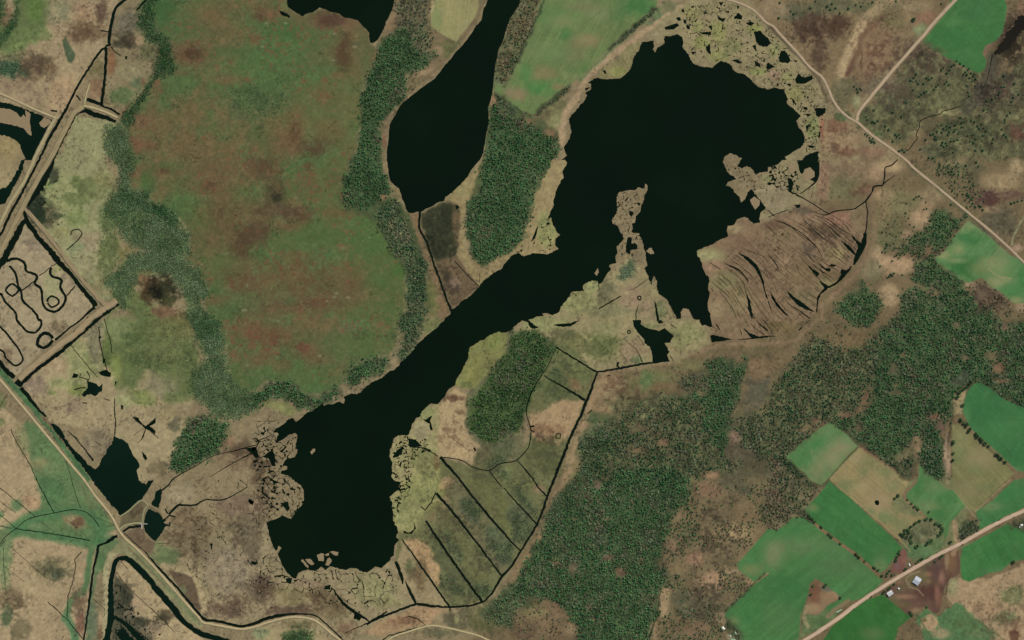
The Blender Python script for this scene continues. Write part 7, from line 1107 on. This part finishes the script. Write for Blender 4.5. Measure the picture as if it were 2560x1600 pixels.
def scatter(path, sp, keep=1.0, clump=0.0, sc=30.0, k=7, poly=None, chk=True):
    poly = poly or P(path); q = np.array(poly)
    q2 = np.roll(q, -1, 0); area = abs((q[:, 0] * q2[:, 1] - q2[:, 0] * q[:, 1]).sum()) / 2; per = np.hypot(*(q2 - q).T).sum()
    wd = 2 * area / per; fe = min(5.5, wd * 0.15); wp = min(8.0, wd * 0.30)      # frayed, uneven edges in proportion to the size
    x0, y0 = q.min(0) - wp - 3; x1, y1 = q.max(0) + wp + 3
    X, Y = np.meshgrid(np.arange(x0, x1, sp), np.arange(y0, y1, sp))
    p = np.stack([X.ravel() + rs.uniform(-.6, .6, X.size) * sp, Y.ravel() + rs.uniform(-.6, .6, X.size) * sp], 1)
    px, py = p[:, 0], p[:, 1]
    d_ = segdist(px, py, poly); d_ = np.where(inside(px, py, poly), d_, -d_)
    m = d_ + wp * (0.8 * vnoise(px, py, 22, 3) + 0.6 * vnoise(px, py, 8, 4)) + rs.normal(0, 1, len(p)) * fe > 0
    kk = keep + clump * fbm(px, py, sc, 3, k) + 0.15 * vnoise(px, py, 9, 13)
    m &= rs.rand(len(p)) < kk
    if chk: m &= ~blocked(p)
    return p[m]
def tint(pts, c1, c2, sc=26, k=2, var=0.24):
    t = sm(0.5 + 0.7 * fbm(pts[:, 0], pts[:, 1], sc, 3, k))[:, None]
    c = (c1 * (1 - t) + c2 * t) * 1.09
    return lin(np.clip(c * (1 + rs.uniform(-var, var, (len(pts), 1))), 4, 220))
ALLW = []
def grow_wood(name, label, cat, path, sp=4.8, keep=0.95, clump=0.2, conif=0.75, csc=45, rad=(2.3, 3.5), hgt=(4.5, 8), c=(DARK, MIDG), c2=(GREY, BARE), sc=30, k=7, cshift=0.0, poly=None):
    p = scatter(path, sp, keep, clump, sc, k, poly)
    if not len(p): return
    # conifers and bare broadleaved trees mix in patches
    v = 0.44 + 0.7 * fbm(p[:, 0], p[:, 1], csc, 4, k + 3) + rs.uniform(-.35, .35, len(p))
    con = v < conif
    a, b2 = p[con], p[~con]
    n1, n2 = len(a), len(b2)
    r1 = rad[0] * 0.8 + (rad[1] * 1.15 - rad[0] * 0.8) * rs.rand(n1) ** 1.5; h1 = hgt[0] + (hgt[1] - hgt[0]) * (r1 - rad[0]) / (rad[1] - rad[0]) * rs.uniform(.8, 1.1, n1)
    r2 = rs.uniform(rad[0], rad[1], n2) * 1.2; h2 = rs.uniform(hgt[0], hgt[1], n2) * 0.75
    if n1: batch(name, a, SP, r1, h1, tint(a, *c), label, cat)
    if n2: batch(name, b2, BP, r2, h2, tint(b2, *c2), label.replace("spruce", "grey bare birch").replace("green ", "grey ") if n1 else label, cat)
def grow_shrubs(label, path, sp=3.4, keep=0.9, clump=0.3, rad=(1.4, 2.3), hgt=(1.6, 3.2), c=(BLUE, MIDG), sc=24, k=5, poly=None):
    p = scatter(path, sp, keep, clump, sc, k, poly)
    n = len(p)
    if not n: return
    batch("shrub_thicket", p, SHB, rs.uniform(*rad, n), rs.uniform(*hgt, n), tint(p, *c), label, "thicket")
for kind_, a_, k_ in QUEUE:
    (grow_wood if kind_ == 'w' else grow_shrubs)(*a_, **k_)
# ---- single trees: each one a thing of its own with trunk and crown
def tree_mesh(kind, seed):
    r = np.random.RandomState(seed)
    if kind == 'spruce':
        V, F, B = spruce_proto(7, 8, seed); col = lin(np.array((60, 90, 54.)) * r.uniform(.85, 1.15))
    else:
        V, F, B = broad_proto(110, seed); 
        V = V * np.array((1, 1, 1)); col = lin(np.array((66, 92, 54.)) * r.uniform(.85, 1.15))
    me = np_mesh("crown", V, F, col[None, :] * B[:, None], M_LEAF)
    return me
def trunk_mesh(h, seed):
    r = random.Random(seed); bmv = []; f = []; n = 7
    rings = [(0, .085), (.04, .06), (.3, .045), (.65, .03), (h, .008)]
    for z, rr in rings:
        for k in range(n): bmv.append((math.cos(k * 6.283 / n) * rr * r.uniform(.9, 1.1), math.sin(k * 6.283 / n) * rr, z))
    for i in range(len(rings) - 1):
        for k in range(n): f.append((i * n + k, i * n + (k + 1) % n, (i + 1) * n + (k + 1) % n, (i + 1) * n + k))
    for j in range(5):                                        # limbs reaching into the crown
        a = j * 1.3 + r.random(); z = .3 + .1 * j; o = len(bmv)
        e = (math.cos(a) * .45, math.sin(a) * .45, z + .18)
        for (x, y, zz, q) in ((0, 0, z, .03), (*e, .006)):
            for k in range(3): bmv.append((x + math.cos(k * 2.09) * q, y + math.sin(k * 2.09) * q, zz))
        for k in range(3): f.append((o + k, o + (k + 1) % 3, o + 3 + (k + 1) % 3, o + 3 + k))
    me = bpy.data.meshes.new("trunk"); me.from_pydata(bmv, [], f); me.update(); me.materials.append(M_BARK)
    return me
TM = {('spruce', i): tree_mesh('spruce', 100 + i) for i in range(5)}
TM.update({('broad', i): tree_mesh('broad', 200 + i) for i in range(5)})
TK = {'spruce': trunk_mesh(.95, 1), 'broad': trunk_mesh(.75, 2)}
NTREE = [0, 0]
def trees(kind, label, group, s_, rr=(2.4, 3.4), hh=(6, 9.5)):
    nm = "spruce_tree" if kind == 'spruce' else "broadleaf_tree"
    pts = P(s_, False)
    if len(pts) > 8:                                        # big stands are told apart by their parts
        xs = sorted(q[0] for q in pts); ys = sorted(q[1] for q in pts); n_ = 3 if len(pts) > 24 else 2
        def part_of(v, arr, names): return names[min(len(names) - 1, sum(v >= arr[len(arr) * k // len(names)] for k in range(1, len(names))))]
        hx = ("left", "middle", "right") if n_ == 3 else ("left", "right"); hy = ("upper", "central", "lower") if n_ == 3 else ("upper", "lower")
        groups = {}
        for q in pts: groups.setdefault((part_of(q[1], ys, hy), part_of(q[0], xs, hx)), []).append(q)
    else: groups = {None: pts}
    label0, group0 = label, group
    todo = [(g_, q) for g_, l_ in groups.items() for q in l_]
    for g_, (x, y) in todo:
        label = label0 if g_ is None else "%s %s %s" % (g_[0], g_[1], label0)
        if g_ is not None and len(label.split()) > 16: label = " ".join(label.split()[:16])
        group = group0 if g_ is None or not group0 else "%s, %s %s" % (group0, g_[0], g_[1])
        if g_ is not None and len(groups[g_]) == 1: group = None
        root = bpy.data.objects.new(nm, None); COL.objects.link(root)
        root.location = W(x, y, 0); root.rotation_euler = (0, 0, R.uniform(0, 6.28))
        rad = R.uniform(*rr) * 1.5; h = R.uniform(*hh) * 1.05
        root.scale = (rad * R.uniform(.9, 1.1), rad * R.uniform(.9, 1.1), h)
        tag(root, label, "tree", None, group if len(pts) > 1 else None)
        for part, me in (("crown", TM[kind, R.randrange(5)]), ("trunk", TK[kind])):
            o = bpy.data.objects.new(part, me); COL.objects.link(o); o.parent = root
        NTREE[kind != 'spruce'] += 1
trees('spruce', "lone dark spruce on the moor near the top edge", "spruces on the moor at the top right", "@30 560,60 605,35 640,75 590,90 680,125 830,45 880,60 760,80 215,105 245,130 100,170 110,25 400,75 450,10 990,20 1210,10")
trees('spruce', "single spruce beside the straight gravel road near the top edge", None, "@30 1638,35"); trees('broad', "single wide dark bush-tree beside the reddish patch by the straight gravel road", None, "@30 1372,186", (3, 3.6), (5, 6))
trees('spruce', "spruce of the tight clump left of the straight gravel road", "spruce clump left of the straight road", "@30 815,815 840,840 870,835 850,868 885,850")
trees('spruce', "spruce at the lower edge of the corner green field", "spruces below the corner green field", "@30 1785,575 1815,600 1735,625 1640,660 1690,690 1850,620 1890,660 1880,705 1920,690 1905,735 1950,700 1935,765 1962,745 1760,610 1720,660 1660,640 1865,680 1900,650 1850,700 1940,720")
trees('spruce', "dark spruce on the brown moor between straight road and creek", "spruces on the brown moor", "@30 1520,750 1470,790 1420,790 1400,700 1350,760 1380,730 1590,820 1570,845 1670,790 1710,800 1450,890 1480,870 1430,910 1500,860 1370,850 1880,810 1960,810 1890,870 1310,970 1290,960 1430,980 1550,735 1500,735 1400,765 1610,800 1690,770 1900,905")
trees('spruce', "spruce in the roadside group just east of the T-junction", "spruces east of the T-junction", "@30 1000,1040 930,1100 990,1150 1040,1140 1260,1100 1180,1060 1110,1190 1140,1225 1220,1290 1240,1270 1205,1270 1250,1300 1180,1335 940,1130 1010,1160")
trees('spruce', "spruce of the dark clump on the lake side below the T-junction", "spruce clump below the T-junction", "@30 940,1280 960,1300 990,1310 980,1340 1000,1335 920,1265 965,1325 1010,1350")
trees('spruce', "spruce of the loose stand right of the meandering creek", "spruces right of the creek", "@30 1540,1270 1562,1265 1580,1290 1600,1240 1590,1315 1640,1180 1690,1190 1690,1222 1720,1200 1772,1178 1770,1222 1800,1260 1760,1240 1700,1270 1640,1250 1790,1320 1760,1330 1730,1332 1640,1370 1662,1385 1690,1372 1650,1345 1820,1110 1830,1160 1852,1150 1830,1200 1920,1140 1950,1150 1980,1190 2020,1170 2040,1210 2060,1235 2000,1090 2040,1040 2080,1030 1890,1280 1940,1270 1960,1310 1940,1345 1910,1335 2030,1280 2120,1350 2130,1310 1715,1245 1660,1215 1570,1310 1680,1350 1995,1215")
trees('spruce', "spruce in the thin row at the far right of the moor", "spruces at the right margin of the moor", "@30 2230,1270 2210,1220 2240,1130 2260,1090 2290,1060 2240,1155 2180,890 2190,870 2210,820 2150,920 2120,940 2235,820 2330,790 2370,890 2320,920 2300,960 2250,1290 2070,950 2230,715")
trees('spruce', "spruce in the bottom fringe of the creek-side moor", "spruces at the bottom fringe of the moor", "@30 1960,1420 2030,1420 1520,1490 1560,1490 1440,1410 1750,1440 1490,1320 1240,1425 1270,1415 1290,1435")
trees('spruce', "spruce scattered beside the lower gravel road", "spruces by the lower gravel road", "@31 1620,30 1780,55 1870,50 1970,20 1990,60 1940,240 1760,130 2010,440 2030,470 2040,390 1935,410 1730,420 2300,410 2330,400 2360,390 2400,380 1995,430 1960,445 1900,350 1920,370 1890,330 1935,350")
trees('spruce', "small spruce dotted over the tan heath east of the ridged marsh", "spruces on the tan heath", "@31 1310,410 1380,370 1400,350 1430,340 1450,360 1490,400 1500,460 1475,465 1340,610 1380,630 1135,605 1155,695 1120,790 1110,830 1190,790 1200,830 1080,870 1110,870 1270,1085 1060,1000 1250,900 1240,880 1300,500 1330,550 1130,800 1420,345", (2, 2.9), (4.5, 7))
trees('spruce', "spruce of the short dark row in the tan clearing below the heath", "spruce row in the tan clearing", "@31 1160,1080 1190,1070 1130,1110 1175,1090 1145,1100")
trees('broad', "dark hedge tree between rounded green field and tan triangular field", "hedge trees between the rounded field and the tan triangular field", "@32 1825,950 1870,1000 1905,1035 1960,1080 2005,1125 2050,1165 2085,1190 2170,1280 2200,1310 2240,1340 1815,940 1880,985 1850,975 1895,1050 1975,1100 2020,1140 2155,1270 2185,1300")
trees('broad', "tree beside the dirt lane left of the tan triangular field", "trees by the dirt lane", "@32 1750,1150 1750,1260 1745,1325 1750,1165")
trees('broad', "tree at the upper left rim of the rounded green field", "trees at the rim of the rounded field", "@32 1805,690 1840,660 1880,630 1920,585 1860,645 1820,675 1790,725 1838,805 1900,605")
trees('broad', "tree in the tan hedgerow across the green fields", "trees in the tan hedgerow", "@33 495,440 505,452 570,510 600,540 585,525 685,600 830,700 860,730 845,715 915,765 995,825 1010,835 1040,850 1075,905", (1.8, 2.8), (4, 6.5))
trees('broad', "tree beside the brown triangular scrub patch", "trees at the brown triangle", "@33 545,990 530,1005 680,1115 425,1000 405,1080", (1.9, 2.8), (4, 6))
trees('broad', "small tree along the reddish track between two upper fields", "trees along the reddish track", "@33 1318,185 1355,222 1385,250 1420,280 1410,268 1225,150 1230,140 1195,175 1520,300", (1.8, 2.8), (3.5, 6))
trees('broad', "dark tree in the ring-shaped grove above the farm", "trees of the ring-shaped grove", "@33 1250,510 1265,520 1295,500 1322,470 1350,440 1385,412 1400,402 1430,388 1490,372 1500,365 1540,372 1600,410 1625,428 1645,455 1640,485 1612,520 1500,605 1515,590 1540,572 1410,622 1400,632 1340,560 1355,530 1310,540 1355,590 1290,470 1580,415 1650,470 1630,510 1280,530 1330,500", (2.2, 3.2), (4.5, 7))
trees('broad', "tree beside the reddish bare soil patch", "trees by the reddish soil patch", "@33 1242,672 1232,690 1218,725 1212,745 1205,765 1245,705 1150,858 1130,880 1120,905 1170,900", (1.9, 2.7), (4, 6))
trees('broad', "tree hugging the country road near the farm", "roadside trees near the farm", "@33 1400,785 1420,765 1440,750 1460,740 1300,842 1290,850 1580,770 1640,718 1650,712 1625,735 1190,985 1140,1025 1110,1050 1090,1065 1160,1010", (1.9, 2.7), (4, 6))
trees('broad', "lone tree in the grass near the upper bend of the country road", None, "@33 1722,585"); trees('broad', "lone tree in the right end of the rectangular field", None, "@33 2315,775")
trees('broad', "small tree at the lower boundary of the farmyard", "trees at the farmyard's lower boundary", "@33 1350,1262 1360,1280 1500,1200 1340,1245", (1.8, 2.6), (3.5, 5.5))
trees('broad', "tree at the upper end of the biggest green field's corner by the wood", "trees at the green field's wood corner", "@33 425,370 405,355 440,395 385,335", (1.9, 2.7), (4, 6))

# ------------------------------------------------------------------ buildings and small structures
M_ROOF = mat_plain("grey_metal_roof", (182, 186, 188), 0.6, 0.0, 0.06, 0.6)
M_ROOF2 = mat_plain("pale_roof", (206, 206, 196), 0.5, 0.1, 0.08, 0.6)
M_WALL = mat_plain("white_boards", (186, 180, 166), 0.8, 0, 0.08, 1.2)
M_DARK = mat_plain("dark_opening", (44, 40, 36), 0.6); M_RIDGE = mat_plain("ridge_metal", (150, 152, 156), 0.5, 0.3); M_GREENR = mat_plain("green_roof", (96, 146, 112), 0.55)
M_CONC = mat_plain("concrete", (176, 176, 168), 0.8, 0, 0.08); M_CREAM = mat_plain("cream_roof", (238, 234, 214), 0.5, 0, 0.05)
def mesh_obj(name, V, F, mat, parent=None):
    me = bpy.data.meshes.new(name); me.from_pydata(V, [], F); me.update(); me.materials.append(mat)
    return link(name, me, parent)
def boxm(x0, x1, y0, y1, z0, z1):
    V = [(x0, y0, z0), (x1, y0, z0), (x1, y1, z0), (x0, y1, z0), (x0, y0, z1), (x1, y0, z1), (x1, y1, z1), (x0, y1, z1)]
    return V, [(3, 2, 1, 0), (4, 5, 6, 7), (0, 1, 5, 4), (1, 2, 6, 5), (2, 3, 7, 6), (3, 0, 4, 7)]
def gable(name, label, cat, px, py, Lx, Ly, rot, wall_h, rise, roof_m, wall_m, doors=1, wins=3, ov=0.6, chimney=False):
    """house or barn: walls with gables, ribbed two-slope roof, ridge cap, doors and windows"""
    root = bpy.data.objects.new(name, None); COL.objects.link(root); root.location = W(px, py, 0); root.rotation_euler = (0, 0, rot)
    tag(root, label, cat)
    a, c = Lx / 2, Ly / 2
    V = [(-a, -c, 0), (a, -c, 0), (a, c, 0), (-a, c, 0), (-a, -c, wall_h), (a, -c, wall_h), (a, c, wall_h), (-a, c, wall_h), (-a, 0, wall_h + rise), (a, 0, wall_h + rise)]
    mesh_obj("wall", V, [(0, 1, 5, 4), (2, 3, 7, 6), (1, 2, 6, 9, 5), (3, 0, 4, 8, 7)], wall_m, root)
    th = 0.18; V = []; F = []; n = max(6, int(Lx / 1.2)); sl_ = rise / c
    for sgn in (-1, 1):                                     # each slope: sheet with standing ribs
        o = len(V)
        for k in range(n + 1):
            x = -a - ov + (Lx + 2 * ov) * k / n; dz = 0.06 if k % 2 else 0.0
            V += [(x, sgn * (c + ov), wall_h - ov * sl_ + 0.05 + dz), (x, 0, wall_h + rise + 0.05 + dz), (x, sgn * (c + ov), wall_h - ov * sl_ - th + 0.05), (x, 0, wall_h + rise - th + 0.05)]
        for k in range(n):
            q = o + 4 * k; f1 = (q, q + 4, q + 5, q + 1); f2 = (q + 2, q + 3, q + 7, q + 6); f3 = (q, q + 2, q + 6, q + 4)
            F += [f1, f2, f3] if sgn < 0 else [f1[::-1], f2[::-1], f3[::-1]]
        F.append((o, o + 1, o + 3, o + 2)); q = o + 4 * n; F.append((q, q + 2, q + 3, q + 1))
    rf = mesh_obj("roof", V, F, roof_m, root)
    V, F = boxm(-a - ov, a + ov, -0.3, 0.3, wall_h + rise + 0.06, wall_h + rise + 0.26); mesh_obj("ridge_cap", V, F, M_RIDGE, rf)
    if chimney: V, F = boxm(-a * .3 - .4, -a * .3 + .4, c * .3 - .4, c * .3 + .4, wall_h, wall_h + rise + 1.2); mesh_obj("chimney", V, F, mat_plain("brick", (130, 84, 66), .9), rf)
    for k in range(doors):
        x = (k - (doors - 1) / 2) * Lx / (doors + 1); wd = min(1.9, Lx * .12); V, F = boxm(x - wd, x + wd, -c - 0.08, -c + 0.02, 0.02, wall_h * .8); mesh_obj("door", V, F, M_DARK, root)
    for k in range(wins):
        x = (k + 0.5 - wins / 2) * Lx / wins
        V, F = boxm(x - .6, x + .6, c - 0.02, c + 0.07, wall_h * .4, wall_h * .4 + 1.1); wn = mesh_obj("window", V, F, M_DARK, root)
        V, F = boxm(x - .75, x + .75, c + 0.0, c + 0.12, wall_h * .4 - .16, wall_h * .4 - .01); mesh_obj("sill", V, F, wall_m, wn)
    return root
gable("barn", "large barn with a light grey metal roof standing in the reddish farmyard", "barn", 2291.8, 1451.3, 18.6, 21.5, math.radians(-34), 5.0, 2.4, M_ROOF, M_WALL, 2, 4)
gable("farmhouse", "smaller building with a pale roof beside the road at the farmyard's left corner", "house", 2224.8, 1483.0, 16.5, 12.0, math.radians(36), 4.0, 2.2, M_ROOF2, M_WALL, 1, 3, chimney=True)
gable("shed", "tiny pale shed between the two farm buildings", "shed", 2246.5, 1471.5, 5.0, 4.4, math.radians(-40), 2.4, 1.0, M_ROOF2, M_WALL, 1, 1, 0.3)
gable("cabin", "bright cream-roofed cabin in the clearing by the bottom edge", "cabin", 1807.8, 1570.3, 8.6, 6.2, math.radians(-48), 2.8, 1.3, M_CREAM, M_WALL, 1, 2, 0.4)
gable("shed", "small beige-roofed shed south-east of the cream cabin", "shed", 1826.2, 1589.8, 5.2, 4.2, math.radians(48), 2.2, 0.9, mat_plain("beige_roof", (196, 188, 166), .6), M_WALL, 1, 1, 0.3)
gable("shed", "long pale green shed right of the beige-roofed one", "shed", 1838.6, 1582.6, 8.0, 4.0, math.radians(-68), 2.3, 0.9, mat_plain("pale_green_roof", (160, 176, 140), .6), M_WALL, 1, 1, 0.3)
gable("house", "green-roofed house cut by the bottom edge", "house", 1833, 1602, 15, 10, math.radians(-8), 3.2, 2.0, M_GREENR, M_WALL, 1, 3, 0.5)
gable("house", "small white-roofed house among the garden trees at the right edge", "house", 2554.2, 1312.6, 6.5, 5.0, math.radians(20), 3.0, 1.4, M_CREAM, M_WALL, 1, 2, 0.4)
gable("shed", "tiny white shed left of the small white-roofed house", "shed", 2549.3, 1317.6, 3.4, 3.0, math.radians(15), 2.0, 0.8, M_ROOF2, M_WALL, 1, 1, 0.25)
gable("greenhouse", "long narrow pale green-roofed shed parallel to the country road", "greenhouse", 2097.5, 1527.3, 18.5, 3.4, math.radians(30), 2.0, 0.8, mat_plain("greenhouse_roof", (156, 184, 140), .5), mat_plain("greenhouse_wall", (170, 186, 160), .5), 1, 4, 0.2)
gable("shed", "small bright shed beside the road across from the big barn", "shed", 2273.4, 1412.0, 7.5, 3.6, math.radians(-62), 2.2, 0.9, M_CREAM, M_WALL, 1, 1, 0.3)
# footbridge and weir at the heart-shaped pool
def slab(name, label, cat, x0, y0, x1, y1, w_, h):
    root = bpy.data.objects.new(name, None); COL.objects.link(root); root.location = W((x0 + x1) / 2, (y0 + y1) / 2, 0)
    ang = math.atan2(-(y1 - y0), x1 - x0); root.rotation_euler = (0, 0, ang); L = math.hypot(x1 - x0, y1 - y0) * S
    tag(root, label, cat)
    V, F = boxm(-L / 2, L / 2, -w_ / 2, w_ / 2, h - .2, h); mesh_obj("deck", V, F, M_CONC, root)
    for s2 in (-1, 1):
        V, F = boxm(-L / 2, L / 2, s2 * (w_ / 2 - .05) - .05, s2 * (w_ / 2 - .05) + .05, h + .75, h + .85)
        for k in range(6):
            x = -L / 2 + .15 + (L - .3) * k / 5; v, f = boxm(x - .05, x + .05, s2 * (w_ / 2 - .05) - .045, s2 * (w_ / 2 - .05) + .045, h - .001, h + .75); o = len(V); V += v; F += [tuple(i + o for i in q) for q in f]
        mesh_obj("railing", V, F, M_CONC, root)
    for s2 in (-1, 1):
        V, F = boxm(s2 * (L / 2 - .6) - .3, s2 * (L / 2 - .6) + .3, -w_ / 2 + .1, w_ / 2 - .1, 0, h - .201); mesh_obj("pier", V, F, M_CONC, root)
slab("footbridge", "short white footbridge across the ditch at the heart-shaped pool", "footbridge", 354.6, 1311.5, 354.6, 1322.5, 2.6, 1.6)
slab("jetty", "thin grey jetty sticking out into the heart-shaped pool", "jetty", 350, 1309.6, 369, 1309.6, 1.9, 1.3)
print("trees", NTREE)
